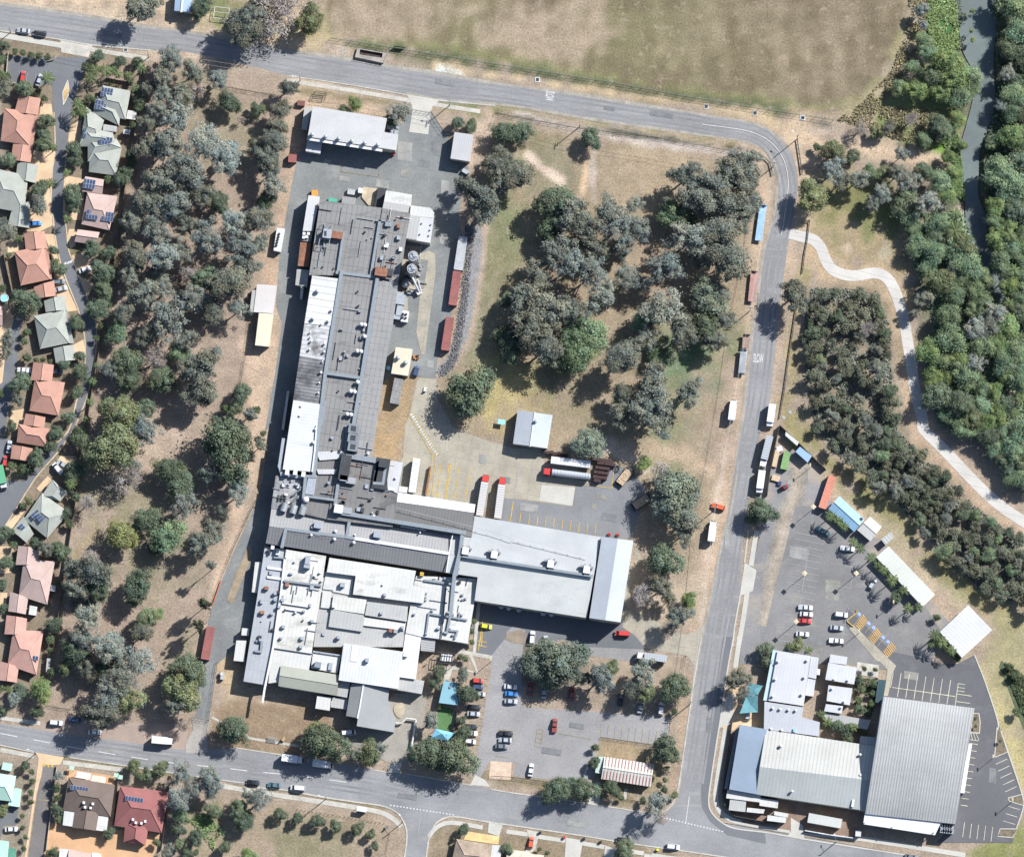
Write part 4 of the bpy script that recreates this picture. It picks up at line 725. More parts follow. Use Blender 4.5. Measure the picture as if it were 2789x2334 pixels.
trees('1250 150 120 g;1050 60 90 o;1650 200 130 g;1920 260 130 g;1300 350 130 g;1080 330 110 o;1350 850 170 g 13;1550 660 110 g;1850 560 150 o;1650 520 100 d;930 960 85 r;1000 1180 110 d;1040 1320 100 d;1430 1110 85 r;1290 1330 110 d;1250 1150 90 x;1600 1240 170 o 14;1620 1450 130 o 12;960 1600 150 y;1150 1560 80 d;1450 300 90 g;1150 640 120 o;1300 620 100 g;1000 780 90 o;1850 90 120 g;1500 100 90 o;1700 800 100 o;1900 760 90 g;1180 980 90 o;1480 1020 90 o;1040 500 90 o;1250 500 80 o;1960 450 110 o;870 1250 70 g;1500 470 70 x;1160 1730 110 g', W1)
trees('1920 1440 75 d;1880 1560 60 d;1800 1560 40 s;2000 1600 50 o', W1)
trees('780 770 85 d;830 620 72 d;820 470 88 d;210 710 105 d;430 300 38 d;480 450 52 d;430 400 40 s;730 290 65 d;860 320 58 d;610 880 62 d;640 1140 42 d;645 1270 68 d;615 1430 52 d;160 1350 78 d;140 1490 48 o;60 1000 65 o;50 1100 60 o;215 950 36 s;195 1030 36 s;215 1150 42 s;60 160 80 o;550 1630 50 d;95 1700 42 d;740 1340 42 p;715 1510 42 p;695 1650 42 p;765 1215 30 p;535 50 42 p;130 200 34 s;160 210 30 s;810 900 36 s;860 720 34 s;290 1170 24 s;340 1175 24 s;400 1185 24 s;510 1210 45 d;0 1440 40 s;70 340 28 s;450 1750 50 d;640 1740 45 d;20 600 35 s;770 1000 30 s;5 80 50 o', W5)
T(0, 2)
trees('640 120 68 d;585 370 85 d;15 860 60 d;50 850 50 d;110 950 38 s;40 1090 60 d;15 1270 45 d;15 1460 42 d;290 260 68 d;170 340 48 s;235 340 42 s;400 160 48 d;440 70 58 d;230 600 32 y;180 640 32 s;560 460 55 p;600 560 40 d;280 940 48 d;360 980 60 o;450 970 55 d;500 1020 60 d;460 1250 26 s;430 1590 65 d;400 1700 42 s;530 700 45 d;560 780 40 s;100 320 40 s', W5)
trees('900 170 180 y;1130 60 90 g;1350 350 108 d;1440 450 112 d;1820 170 215 d;1670 380 90 o;1810 370 58 y;1460 640 105 g;1170 750 105 d;970 880 118 l;1340 880 120 r;1240 980 60 d;1610 930 110 o;1700 830 90 o;1900 530 95 g;1760 680 55 o;1690 1110 42 o 12;1630 1420 50 k 13;1090 1290 125 d;740 1150 130 o;780 1290 100 d;700 1540 120 g;660 1690 100 g;1170 1530 85 y;1270 1500 38 b;1140 1650 85 o;980 440 130 x 8;1060 380 80 x;690 620 70 x;1080 320 60 g;1590 1600 52 k 13;1870 440 60 o;1950 420 60 x;560 1150 80 o;600 1300 90 o;720 1060 70 x;910 1740 90 g', W1)
T(0, 3)
trees('870 100 130 g;1120 200 125 g;960 350 140 g;860 470 130 g;1020 500 110 y;800 620 130 o;600 120 110 d;1500 280 140 d;1450 430 140 y;1420 540 100 o;700 250 90 o;520 240 60 y;1460 700 60 x;880 250 100 d', W1)
trees('330 430 85 b;300 600 50 d;160 430 62 d;110 490 58 g;20 590 42 d;400 280 40 s;400 110 30 s;70 420 38 p;20 410 30 p;390 20 28 s', W5)
trees('1860 740 115 d', W6)
trees('1065 1040 55 y;1280 1055 60 y;1180 1100 50 d;1120 1110 36 p;1450 1080 95 g;1680 1130 105 g;1550 1200 85 g;1420 1290 95 g;1440 1420 65 r;1700 1390 60 d;1900 1380 75 d;1960 1470 75 d;1560 1600 62 d;1420 1540 55 d;1430 1650 40 y;1790 1680 48 d;2020 1270 75 g;1980 1740 55 b;1330 1720 60 o;460 1210 40 s;460 1290 34 s;450 1380 48 d;460 1450 40 s;870 1570 45 d;255 1070 28 s;250 1150 30 s;245 1240 30 s;240 1320 28 s;200 1030 38 d;20 1390 45 y;1490 1740 50 d;430 1710 42 s;390 1730 30 s;180 1430 24 s;180 1520 24 s;200 1600 24 s;190 1690 26 s;470 1110 40 g;700 1050 0 s;1560 1720 30 s;1640 1540 0 s;1250 1640 30 y;1680 1250 60 g', W7)
T(1, 3)
trees('540 840 150 d;450 760 80 y;780 930 60 o;900 930 90 y;980 900 60 g;1360 930 125 d;1460 1000 80 d;1590 960 145 d;1450 290 58 d;1420 370 48 d;1680 460 78 d;1640 310 58 o;1395 660 68 g;1640 770 62 d;1630 670 38 d;620 960 50 y', W6)
trees('30 1290 88 g;185 1415 52 d;320 1450 45 d;480 1470 55 d;630 1510 50 d;800 1530 52 d;910 1575 38 d;940 1665 34 d;1650 1535 45 d;1570 1610 18 s;1990 1690 45 d', W7)
trees('1620 160 28 s;1660 180 30 s', W9)
T(1, 2); trees('30 150 55 o', W1); trees('1730 1560 26 s;1710 1640 28 s;1715 1720 26 s', W9)
T(2, 2)
trees('590 130 120 c;1040 300 55 b;1180 370 95 x;1300 560 190 c;1370 740 120 o;1210 480 110 g;1180 640 100 g;1350 850 100 o;1200 1070 128 d;1170 1290 100 o;1100 1250 70 x;1400 1390 65 b;1320 1520 100 o;1030 1350 90 x;1230 1630 70 x;1240 1380 60 o;1400 560 90 g', W9); trees('1980 690 100 d;1900 740 50 d', 'road edge')
T(2, 3)
trees('170 230 118 c;400 210 175 c;260 110 90 c;300 330 90 c;540 330 70 o;700 320 110 g;1030 290 105 g;960 400 90 o;1050 430 80 y;1270 400 112 d;780 250 60 y;330 1220 105 d;560 1220 95 d;450 1190 70 d;640 1000 45 d;650 880 34 s;1280 600 32 s', W6)
trees('1210 900 108 d;780 1210 62 d;855 1280 28 s;1195 1215 34 s;1030 1310 34 s;1130 1340 100 g;1170 1440 60 x;1215 1050 24 y;1205 1140 22 y;1280 1260 30 y', W6); trees('880 1700 78 d;200 1690 20 s;265 1720 22 s', W7); trees('1790 340 95 o;1830 440 60 g', 'road edge')
T(3, 3); trees('175 75 38 p;330 105 40 p;0 200 50 d;-10 100 60 d;735 340 34 d;750 420 34 s;730 500 34 s;740 580 40 d;800 610 34 s;850 380 34 s;840 450 34 s;830 530 34 s;480 680 50 p;430 620 46 p;560 710 50 d;640 750 50 d;690 720 44 p;770 750 36 s;640 800 40 d;390 690 26 s;1370 40 40 s;1430 90 38 s;1500 150 36 s;1530 180 24 s;780 250 24 s;860 262 22 s;2000 600 45 s;1990 300 45 s;1940 240 36 s;1660 650 16 s;1665 710 16 s;1860 830 18 s', W8)
trees('245 65 52 y', W8)
T(3, 2); trees('500 720 52 p;560 755 52 p;610 800 48 p;690 925 46 p;745 975 46 p;832 1050 50 p;880 1110 40 p;930 1150 46 p;995 1230 62 p;1090 1310 46 p;1030 1365 50 d;1125 1455 50 p;1210 1445 44 p;1340 1670 56 p;1400 1725 56 p;1350 1530 34 s;1310 1740 40 p;1470 1790 50 p', W8)
# low planting that nobody could count
def ground_cover(name, label, poly, n, seed, key, size=.5, z0=.1):
    rs = np.random.RandomState(seed); p = PP(poly); X = [q.x for q in p]; Y = [q.y for q in p]; C = []
    while len(C) < n:
        x, y = rs.uniform(min(X), max(X)), rs.uniform(min(Y), max(Y)); ins = False
        for i in range(len(p)):
            a, b = p[i], p[(i+1) % len(p)]
            if (a.y > y) != (b.y > y) and x < (b.x-a.x)*(y-a.y)/(b.y-a.y)+a.x: ins = not ins
        if ins and math.sin(x*.55+seed)+math.sin(y*.6+x*.2)+math.sin(x*1.3-y*.9)*.6 > rs.uniform(-1.8, 1.2): C.append((x, y, z0+rs.uniform(0, .5)))
    C = np.array(C); N = rs.normal(size=(n, 3))*.5+np.array([0, 0, 1]); N /= np.linalg.norm(N, axis=1)[:, None]
    me = quads(name, C, N, size*rs.uniform(.4, 1.2, n), np.ones((n, 3))*rs.uniform(.55, 1.35, n)[:, None], rs); me.materials.append(LEAF[key])
    o = link(bpy.data.objects.new(name, me)); tag(o, label, 'vegetation'); o['kind'] = 'stuff'; return o
T(3, 0)
ground_cover('reed_bed', 'bright green reeds covering the near bank of the river', [(1290, -20), (1510, -20), (1530, 380), (1440, 430), (1340, 400), (1270, 200)], 9000, 1, 'b', .4)
ground_cover('scrub_grass', 'rank tufted grass between the playing field and the river trees', [(1140, -20), (1290, -20), (1270, 250), (1180, 450), (1050, 680), (900, 850), (1150, 860), (1350, 870), (1560, 900), (1400, 1150), (1050, 1120), (700, 1000), (560, 960), (760, 820), (1000, 560), (1090, 300)], 7000, 2, 't', .3)
ground_cover('bank_plants', 'lime-green bank plants along the water below the creek mouth', [(1380, 1100), (1530, 1080), (1550, 1250), (1580, 1600), (1500, 1560), (1420, 1380), (1500, 1320)], 3000, 3, 'b', .35)
ground_cover('mud_plants', 'sparse grey plants dotted on the muddy water edge', [(1520, -20), (1570, -20), (1570, 380), (1540, 400)], 260, 4, 'm', .3)
T(3, 1); ground_cover('scrub_undergrowth', 'brown-green undergrowth beneath the low scrub trees beside the road', [(360, 600), (600, 600), (880, 630), (980, 900), (1010, 1500), (1050, 1757), (400, 1757), (300, 1300), (290, 900)], 9000, 5, 'o', .35)
T(3, 2); ground_cover('scrub_undergrowth', 'brown-green undergrowth beneath the diagonal scrub band along the footpath', [(380, 0), (1000, 0), (1270, 260), (1640, 620), (2100, 980), (2100, 1450), (1700, 1320), (1450, 1080), (1200, 800), (830, 400), (620, 280)], 12000, 6, 'o', .35)
T(3, 1); ground_cover('riverside_undergrowth', 'dark green undergrowth beneath the riverside woodland', [(1100, 0), (1560, 0), (1700, 400), (1880, 760), (2100, 1100), (2100, 1757), (1400, 1757), (1240, 1300), (1330, 850), (1200, 560)], 14000, 7, 'r', .42)
T(3, 1); ground_cover('riverside_undergrowth', 'dark green undergrowth on the far bank of the river', [(1780, -1757), (2100, -1757), (2120, 1100), (1990, 800), (1840, 400), (1780, 0), (1720, -500), (1840, -900), (1830, -1500)], 13000, 8, 'd', .45)
T(0, 2); ground_cover('leaf_litter_scrub', 'low dry scrub under the gums beside the estate wall', [(580, 1060), (860, 1050), (900, 1300), (700, 1500), (540, 1500)], 1200, 9, 'o', .3)
T(3, 3); ground_cover('bank_shrubbery', 'dark green shrubbery along the right-hand garden fence', [(1880, 190), (2100, 350), (2100, 720), (1960, 420)], 2200, 10, 's', .4)
T(0, 3); ground_cover('garden_groundcover', 'green groundcover plants on the southern garden mound', [(1480, 1460), (1640, 1400), (1800, 1560), (1700, 1700), (1560, 1500)], 900, 11, 'b', .3)
T(3, 3); ground_cover('courtyard_planting', 'clipped green planting inside the club courtyard', [(690, 330), (880, 330), (860, 560), (830, 640), (700, 600)], 1000, 12, 's', .3)
# ================================================================ BUILDINGS
wall_w = M('wall_cream', (.34, .32, .27), .9); wall_g = M('wall_grey', (.2, .2, .2), .9); wall_b = M('wall_brick', (.2, .13, .1), .9, n2=(4, .2)); wall_wh = M('wall_white', (.42, .42, .42), .85)
darkm = M('dark_metal', (.03, .032, .036), .6); steel = M('steel', (.24, .25, .26), .45, .3); glass = M('solar_glass', (.035, .05, .09), .25, n1=None, n2=None, spec=.6); sun_frame = M('panel_frame', (.25, .28, .33), .6)
ductm = M('duct_blue_grey', (.15, .17, .188), .7, n1=None, n2=(1.5, .15)); rust = M('rust', (.17, .08, .05), .85, n1=(.6, .3)); vwhite = M('vent_white', (.42, .42, .42), .6, n1=None, n2=None); vgal = M('vent_galvanised', (.24, .26, .29), .5, .2, n1=None)
class B:
    def __init__(s, name, label, cat, x, y, wall=wall_w, group=None):
        p = P(x, y); s.loc = p; s.o = tag(empty(name, p), label, cat, group); s.w = MB(); s.wm = wall; s.n = 0
    def _poly(s, pts, h):
        h = h if isinstance(h, (list, tuple)) else [h]*len(pts); s.n += 1; e = s.n*.012
        return [P(x, y, k+e) for (x, y), k in zip(pts, h)]
    def part(s, mb, name, mt, parent=None, smooth=False):
        if parent: o = mesh(name, [(v[0]-s.loc.x, v[1]-s.loc.y, v[2]) for v in mb.v], mb.f, mt, parent, None, smooth)
        else: o = mesh(name, [(v[0]-s.loc.x, v[1]-s.loc.y, v[2]) for v in mb.v], mb.f, mt, s.o, None, smooth)
        return o
    def roof(s, pts, h, mt, wall=True, inset=.12, name='roof', th=.22, base=0):
        p = s._poly(pts, h); m = MB(); m.prism([(q.x, q.y) for q in p], [q.z-th for q in p], [q.z for q in p]); r = s.part(m, name, mt)
        if wall:
            c = sum(p, Vector())/len(p); q = [v+(c-v).normalized()*inset*1.6 for v in p]
            s.w.prism([(v.x, v.y) for v in q], base, [v.z-th*.6 for v in p])
        return r
    def gable(s, quad, h, rise, mt, hip=0., wall=True, name='roof', base=0, th=.2, mt2=None, over=.35):
        """quad corners in picture order; the ridge runs parallel to corner 0 -> 1"""
        p = s._poly(quad, h); a, b, c, d = p; up_ = Vector((0, 0, rise)); m1 = (a+d)/2; m2 = (b+c)/2
        r1 = m1.lerp(m2, hip)+up_; r2 = m2.lerp(m1, hip)+up_; m = MB(); dn = Vector((0, 0, -th))
        V = [a, b, c, d, r1, r2]; V += [v+dn for v in V]
        F = [(0, 1, 5, 4), (2, 3, 4, 5), (3, 0, 4), (1, 2, 5), (6, 10, 11, 7), (8, 11, 10, 9), (9, 10, 6), (7, 11, 8), (0, 6, 7, 1), (1, 7, 8, 2), (2, 8, 9, 3), (3, 9, 6, 0)]
        if (b-a).cross(c-b).z < 0: F = [f[::-1] for f in F]
        m.add(V, F); o = s.part(m, name, mt)
        # ridge and hip capping
        rc = MB(); zz = Vector((0, 0, .05)); rc.tube(r1+zz, r2+zz, .13, n=5)
        if hip > 0:
            for u_, v_ in ((r1, a), (r1, d), (r2, b), (r2, c)): rc.tube(u_+zz, v_+zz, .1, n=5)
        s.part(rc, 'ridge_cap', mt2 or mt, o_parent(o, s))
        if wall:
            cc = (a+b+c+d)/4; q = [v+(cc-v).normalized()*over*1.5 for v in (a, b, c, d)]
            k = rise*.0 if hip > 0 else 0
            s.w.prism([(v.x, v.y) for v in q], base, [v.z-th*.5 for v in p])
            if hip == 0:
                n = (b-a).normalized()*over*1.2
                s.w.add([q[0], q[3], r1+n-up_*.06+dn, q[1], q[2], r2-n-up_*.06+dn], [(0, 1, 2), (3, 4, 5)])
        return o
    def box(s, quad, z0, z1, mt, name, parent=None):
        p = [P(x, y, z1) for x, y in quad]; m = MB(); m.prism([(q.x, q.y) for q in p], z0, z1); return s.part(m, name, mt, parent)
    def cube(s, x, y, w_, d_, z0, z1, mt, name, rz=U, parent=None):
        c = P(x, y, z1); m = MB(); m.box((c.x, c.y, (z0+z1)/2), (w_, d_, z1-z0), R(rz)); return s.part(m, name, mt, parent)
    def vent(s, x, y, h, r=.45, mt=None, name='roof_vent'):
        c = P(x, y, h); m = MB(); m.lathe((c.x, c.y, h), [(r*.55, -.3), (r*.55, .5*r), (r*.95, .7*r), (r*1.05, 1.2*r), (r*.8, 1.7*r), (r*.3, 1.95*r)], 12); return s.part(m, name, mt or vwhite, None, True)
    def duct(s, pts, h, wd, mt=None, name='pipe_rack', th=.45):
        p = [P(x, y, h+.5) for x, y in pts]; m = MB(); a, b = offs(p, wd/2), offs(p, -wd/2)
        for i in range(len(p)-1):
            d = (p[i+1]-p[i]).normalized()*wd/2; u_, v_ = p[i]-d, p[i+1]+d; q = Vector((-d.y, d.x, 0)).normalized()*wd/2
            z = h+.5+i*.006; m.prism([(u_-q)[:2], (v_-q)[:2], (v_+q)[:2], (u_+q)[:2]], z-th, z)
            L_ = (v_-u_).length; k = max(1, int(L_/4))
            for j in range(k):
                c = u_.lerp(v_, (j+.5)/k); m.box((c.x, c.y, h), (wd*1.5, .14, .3), math.atan2(d.y, d.x)+math.pi/2)
        return s.part(m, name, mt or ductm)
    def panels(s, x, y, h, nu, nv, rz, slope=(0, 0), pw=1.0, pl=1.65):
        c = P(x, y, h); fr = MB(); gl = MB(); ca, sa = math.cos(R(rz)), math.sin(R(rz))
        tx, ty = slope
        for i in range(nu):
            for j in range(nv):
                u_ = (i-(nu-1)/2)*(pw+.06); v_ = (j-(nv-1)/2)*(pl+.06); q = Vector((c.x+u_*ca-v_*sa, c.y+u_*sa+v_*ca, h+.12+u_*tx+v_*ty))
                fr.box(q, (pw, pl, .08), R(rz), math.atan(ty), -math.atan(tx)); gl.box(q+Vector((0, 0, .045)), (pw-.12, pl-.12, .04), R(rz), math.atan(ty), -math.atan(tx))
        f = s.part(fr, 'solar_panel', sun_frame); s.part(gl, 'panel_glass', glass, f)
    def done(s):
        if s.w.v: s.part(s.w, 'wall', s.wm)
        return s.o
def o_parent(o, s): return o
def metal(name, col, a=None, sp=.9, amt=.12, stain=None, n2=(2.2, .07), n1=(.08, .1), rough=.6, extra=()):
    return M(name, col, rough, .0, n1=n1, n2=n2, stripes=(((a, sp, .35, amt),) if a is not None else ())+tuple(extra), stain=stain, spec=.35)
UV = U-90
fgrey = metal('roof_fibro_grey', (.15, .147, .143), U, 1.75, .0, extra=((U, 1.75, .1, .4), (UV, 4.6, .05, .35)), stain=(.35, .56, (.085, .085, .088), UV, .25, .8))
fgrey2 = metal('roof_fibro_speckled', (.178, .176, .173), U, 1.75, 0, extra=((U, 1.75, .1, .3), (UV, 2.3, .1, .22)), stain=(.9, .56, (.09, .09, .092), UV, .5, .7))
fdark = metal('roof_sooty', (.118, .115, .112), U, 1.75, 0, extra=((U, 1.75, .08, .3),), stain=(.12, .5, (.045, .045, .047), UV, .6, .75))
fsoot = metal('roof_soot_white', (.25, .25, .25), U, 1.2, .15, stain=(.06, .47, (.06, .06, .062), U, .6, .85))
fwhite = metal('roof_ribbed_white', (.37, .37, .36), UV, 2.4, 0, extra=((UV, 2.4, .14, .28),), stain=(.25, .6, (.22, .2, .17), U, .3, .6))
fwhite2 = metal('roof_pale_weathered', (.34, .34, .345), U, .9, .08, stain=(.07, .57, (.2, .2, .205), UV, .5, .5))
fblot = metal('roof_blotched', (.33, .33, .33), UV, 1.6, 0, extra=((UV, 1.6, .2, .35),), stain=(.09, .45, (.05, .05, .052), UV, .8, .9))
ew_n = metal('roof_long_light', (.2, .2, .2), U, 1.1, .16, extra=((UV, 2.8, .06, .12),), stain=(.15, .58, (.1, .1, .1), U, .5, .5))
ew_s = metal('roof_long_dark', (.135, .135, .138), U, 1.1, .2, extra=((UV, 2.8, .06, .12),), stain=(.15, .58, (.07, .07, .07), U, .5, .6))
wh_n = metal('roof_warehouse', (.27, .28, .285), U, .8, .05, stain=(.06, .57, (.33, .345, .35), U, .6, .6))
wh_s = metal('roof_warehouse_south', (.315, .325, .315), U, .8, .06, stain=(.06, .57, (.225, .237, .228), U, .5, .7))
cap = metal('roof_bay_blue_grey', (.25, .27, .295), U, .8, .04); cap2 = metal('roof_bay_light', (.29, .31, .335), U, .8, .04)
offw = metal('roof_off_white', (.375, .37, .345), U, 1.4, .08, stain=(.2, .52, (.2, .195, .17), UV, .35, .7)); offw2 = metal('roof_off_white_bright', (.365, .362, .345), U, 1.4, .06, stain=(.2, .55, (.22, .22, .2), U, .4, .65))
paleg = metal('roof_pale_grey', (.265, .265, .257), U, 1.2, .08, stain=(.15, .56, (.16, .165, .155), U, .5, .6)); bluew = metal('roof_blue_grey', (.235, .248, .262), U, 1.5, .05, extra=((UV, 5, .03, .2),))
rc_ = random.Random(21)
def clutter(b, poly, h, n, mts):
    xs_, ys_ = [p[0] for p in poly], [p[1] for p in poly]; k = 0
    while k < n:
        x, y = rc_.uniform(min(xs_), max(xs_)), rc_.uniform(min(ys_), max(ys_)); ins = False
        for i in range(len(poly)):
            (ax, ay), (bx, by) = poly[i], poly[(i+1) % len(poly)]
            if (ay > y) != (by > y) and x < (bx-ax)*(y-ay)/(by-ay)+ax: ins = not ins
        if not ins: continue
        k += 1; t = rc_.random()
        if t < .35: b.cube(x, y, rc_.uniform(.5, 1.3), rc_.uniform(.5, 1.6), h, h+rc_.uniform(.5, 1.4), rc_.choice(mts), 'roof_unit')
        elif t < .6: b.vent(x, y, h+.1, rc_.uniform(.22, .4), rc_.choice(mts))
        else: b.cube(x, y, *((.16, rc_.uniform(2, 7)) if rc_.random() < .5 else (rc_.uniform(2, 7), .16)), h+.05, h+.35, rc_.choice(mts), 'pipe_run')
# ---- north block
T(1, 1)
b = B('factory_hall', 'dark grey ribbed factory hall at the north end, between the west lane and the silos', 'factory', 800, 250, wall_g)
b.roof([(505, -100), (1000, -38), (925, 505), (415, 495)], 7.5, fgrey); b.roof([(1000, -38), (1225, 5), (1165, 350), (1120, 560), (928, 515)], 7.9, fgrey)
b.duct([(980, 60), (910, 495)], 8, 1.0); b.duct([(640, 475), (930, 510)], 8.1, 1.1); b.duct([(610, 148), (690, 160), (645, 470)], 8, .9); b.duct([(960, 60), (1065, 65), (1065, 105)], 8, .6); b.duct([(540, 85), (535, 270)], 8, .5)
clutter(b, [(540, -60), (980, 0), (900, 470), (460, 450)], 7.6, 16, [vgal, darkm]); clutter(b, [(1010, 0), (1190, 30), (1120, 420), (950, 420)], 8, 18, [vgal, darkm, vwhite, rust])
u_ = b.cube(560, 165, 3, 3.2, 8, 10.4, vgal, 'cooling_unit'); b.cube(545, 155, .9, .9, 10.4, 10.46, darkm, 'fan', parent=u_); b.cube(545, 175, .9, .9, 10.4, 10.46, darkm, 'fan', parent=u_)
b.cube(635, 175, 4.2, 2.6, 8, 9.6, rust, 'rusty_plant'); b.cube(1040, 90, 1.6, 1.6, 8, 9, ductm, 'hatch'); b.cube(1030, 265, 1.6, 1, 8, 9, vwhite, 'exhaust'); b.cube(1145, 290, 1.2, 1.4, 8, 9.2, vwhite, 'hatch')
m = MB()
for q in ((520, 90, 600, 100), (600, 100, 590, 130), (520, 90, 510, 205), (500, 205, 580, 215), (580, 215, 570, 270), (490, 265, 570, 272), (500, 205, 490, 265), (1030, 340, 1110, 350), (1030, 340, 1010, 440), (1110, 350, 1090, 450)): m.tube(P(q[0], q[1], 9.5), P(q[2], q[3], 9.5), .12, n=5); m.tube(P(q[0], q[1], 9.5), P(q[0], q[1], 7.8), .1, n=5)
b.part(m, 'handrail', M('rail', (.2, .2, .2), .6)); b.cube(990, 470, 4.4, 3, 8, 10.2, rust, 'rusty_plant'); b.cube(1060, 475, 2, 2.6, 8, 9.8, darkm, 'plant_unit')
m = MB(); m.prism([P(x, y, 9.2)[:2] for x, y in ((935, 430), (1090, 455), (1075, 535), (940, 510))], 9, 9.2); b.part(m, 'plant_deck', M('deck', (.12, .1, .095), .8)); b.done()
b = B('side_annex', 'long white-roofed annex on the west side of the dark factory hall', 'annex', 420, 60)
b.roof([(410, -140), (500, -130), (445, 145), (365, 145)], 5.5, fwhite2); b.roof([(370, 148), (445, 150), (430, 232), (355, 225)], 4.8, M('plant_tray', (.12, .12, .12), .8)); b.roof([(345, 235), (432, 240), (415, 430), (325, 422)], 4.4, rust)
for x, y in ((375, 165), (372, 195), (395, 190), (410, 165)): b.cube(x, y, 1, 1, 4.8, 5.6, vwhite, 'condenser')
b.roof([(318, 450), (415, 455), (400, 590), (305, 575)], 3.6, paleg); b.roof([(350, 590), (372, 590), (362, 690), (342, 685)], 3.4, offw2); b.done()
b = B('boiler_house', 'white-roofed boiler house at the north-east corner of the dark hall', 'factory', 1200, 100)
T(1, 0); b.roof([(1030, 1520), (1237, 1555), (1228, 1640), (1013, 1608)], 6, offw2); b.roof([(1013, 1608), (1228, 1640), (1215, 1700), (1000, 1665)], 6.1, paleg); b.roof([(1230, 1640), (1385, 1660), (1415, 1700), (1405, 1740), (1215, 1720)], 6.8, offw2)
T(1, 1); b.roof([(1215, 5), (1412, 25), (1382, 240), (1188, 208)], 6.7, fwhite2); b.cube(1240, 115, 4.4, 8.5, 6.7, 6.95, paleg, 'roof_panel')
for x, y in ((1315, 85), (1388, 95), (1380, 138), (1300, 172), (1372, 182)): b.vent(x, y, 6.8, .3, vgal)
b.done()
b = B('long_hall', 'very long speckled grey factory hall with blue-grey pipe racks, running north to south', 'factory', 800, 1200, wall_g)
b.roof([(665, 495), (960, 530), (745, 1980), (460, 1945)], 8.2, fgrey); b.roof([(960, 530), (1125, 560), (1080, 880), (1030, 1150), (945, 1700), (905, 1995), (745, 1980)], 8.4, fgrey2)
b.duct([(675, 470), (545, 1280), (520, 1500), (455, 2080)], 8.7, 1.25); b.duct([(958, 535), (900, 900), (835, 1310), (770, 1690)], 8.8, 1.25); b.duct([(560, 1278), (825, 1315)], 8.75, 1.1); b.duct([(545, 1510), (515, 1690)], 8.7, .8)
clutter(b, [(700, 560), (930, 560), (800, 1500), (560, 1500)], 8.4, 16, [vgal, ductm, darkm]); clutter(b, [(690, 1560), (820, 1400), (900, 1900), (520, 1900)], 8.5, 12, [vgal, darkm])
for x, y in ((833, 893), (860, 897), (858, 988), (800, 1105), (830, 1108), (802, 1352), (748, 1425), (778, 1430), (720, 1608), (750, 1612)): b.vent(x, y, 8.7, .75)
T(1, 2)
for x, y in ((770, 20), (765, 95), (765, 165)): q = b.cube(x, y, 3.6, 3.2, 8.4, 11, M('plant_grey', (.13, .145, .16), .6), 'cooling_tower'); b.cube(x, y, 1.8, 1.8, 11, 11.1, darkm, 'fan', parent=q)
b.duct([(715, 0), (705, 200)], 8.8, .7); b.duct([(815, 0), (795, 190)], 8.8, .7); b.vent(885, 222, 8.7, .5); b.done()
T(1, 1)
b = B('ribbed_wing', 'narrow ribbed wing west of the long hall: white at both ends, soot-blackened in the middle', 'factory', 480, 1200)
b.roof([(440, 500), (655, 525), (600, 905), (378, 880)], 8.8, fwhite); b.roof([(378, 882), (600, 908), (560, 1180), (340, 1140)], 8.6, fblot); b.roof([(340, 1142), (560, 1182), (505, 1525), (288, 1490)], 8.6, fdark if False else metal('roof_blackened', (.16, .16, .165), UV, 1.2, 0, extra=((UV, 1.2, .35, .45),), stain=(.06, .44, (.03, .03, .035), UV, .9, .9)))
b.roof([(290, 1492), (515, 1527), (445, 2065), (205, 2045)], 9.1, metal('roof_white_ribs_fine', (.38, .39, .39), UV, 1.1, 0, extra=((UV, 1.1, .2, .13),), stain=(.12, .58, (.25, .26, .27), U, .3, .5)))
for x, y, r in ((485, 625, .8), (450, 845, .7), (570, 865, .6), (595, 780, .5), (515, 890, .35), (425, 955, .35), (425, 993, .35), (432, 1025, .45), (540, 1045, .45), (420, 1090, .45), (535, 1110, .45), (522, 1187, .3), (510, 1275, .5), (495, 1355, .35), (488, 1435, .35), (350, 1543, .4), (340, 1620, .4), (467, 1728, .55)): b.vent(x, y, 9, r)
T(1, 2); b.vent(450, 135, 9.2, .6); b.duct([(655-180, 0), (460, 200), (440, 360)], 9.2, .5, vwhite, 'gutter')
for x, y in ((240, 370), (305, 370), (370, 385)): b.cube(x, y, 1.4, 1.8, 7.8, 9.6, vwhite, 'air_handler')
b.duct([(210, 110), (180, 320), (200, 385), (370, 410)], 7.6, 1.1, vgal, 'air_duct'); b.done()
b = B('awning', 'thin pale awning hung on the west wall beside the lane', 'awning', 220, -100); T(1, 1); b.roof([(240, 1418), (258, 1420), (215, 1730), (195, 1725)], 4.5, offw2, wall=True); b.done()
T(1, 2)
b = B('process_block', 'soot-darkened flat-roofed process block crossed by pipe racks where the halls meet', 'factory', 700, 450, wall_g)
b.roof([(430, 240), (655, 240), (560, 745), (360, 700), (410, 400)], 8.3, fdark); b.roof([(655, 235), (1040, 272), (1165, 292), (1082, 805), (560, 745)], 8.7, fdark); b.roof([(150, 395), (405, 430), (360, 700), (112, 655)], 7.2, metal('roof_tank_area', (.14, .14, .145), U, 1.5, .2, stain=(.12, .5, (.3, .3, .3), UV, .6, .7)))
b.roof([(470, 205), (690, 200), (660, 262), (500, 275)], 8.85, fwhite2, wall=False, name='roof_patch'); b.roof([(475, 345), (640, 345), (620, 385), (490, 385)], 8.85, fwhite2, wall=False, name='roof_patch'); b.roof([(1040, 272), (1165, 292), (1120, 540), (1040, 500)], 8.95, fwhite2, wall=False, name='roof_patch')
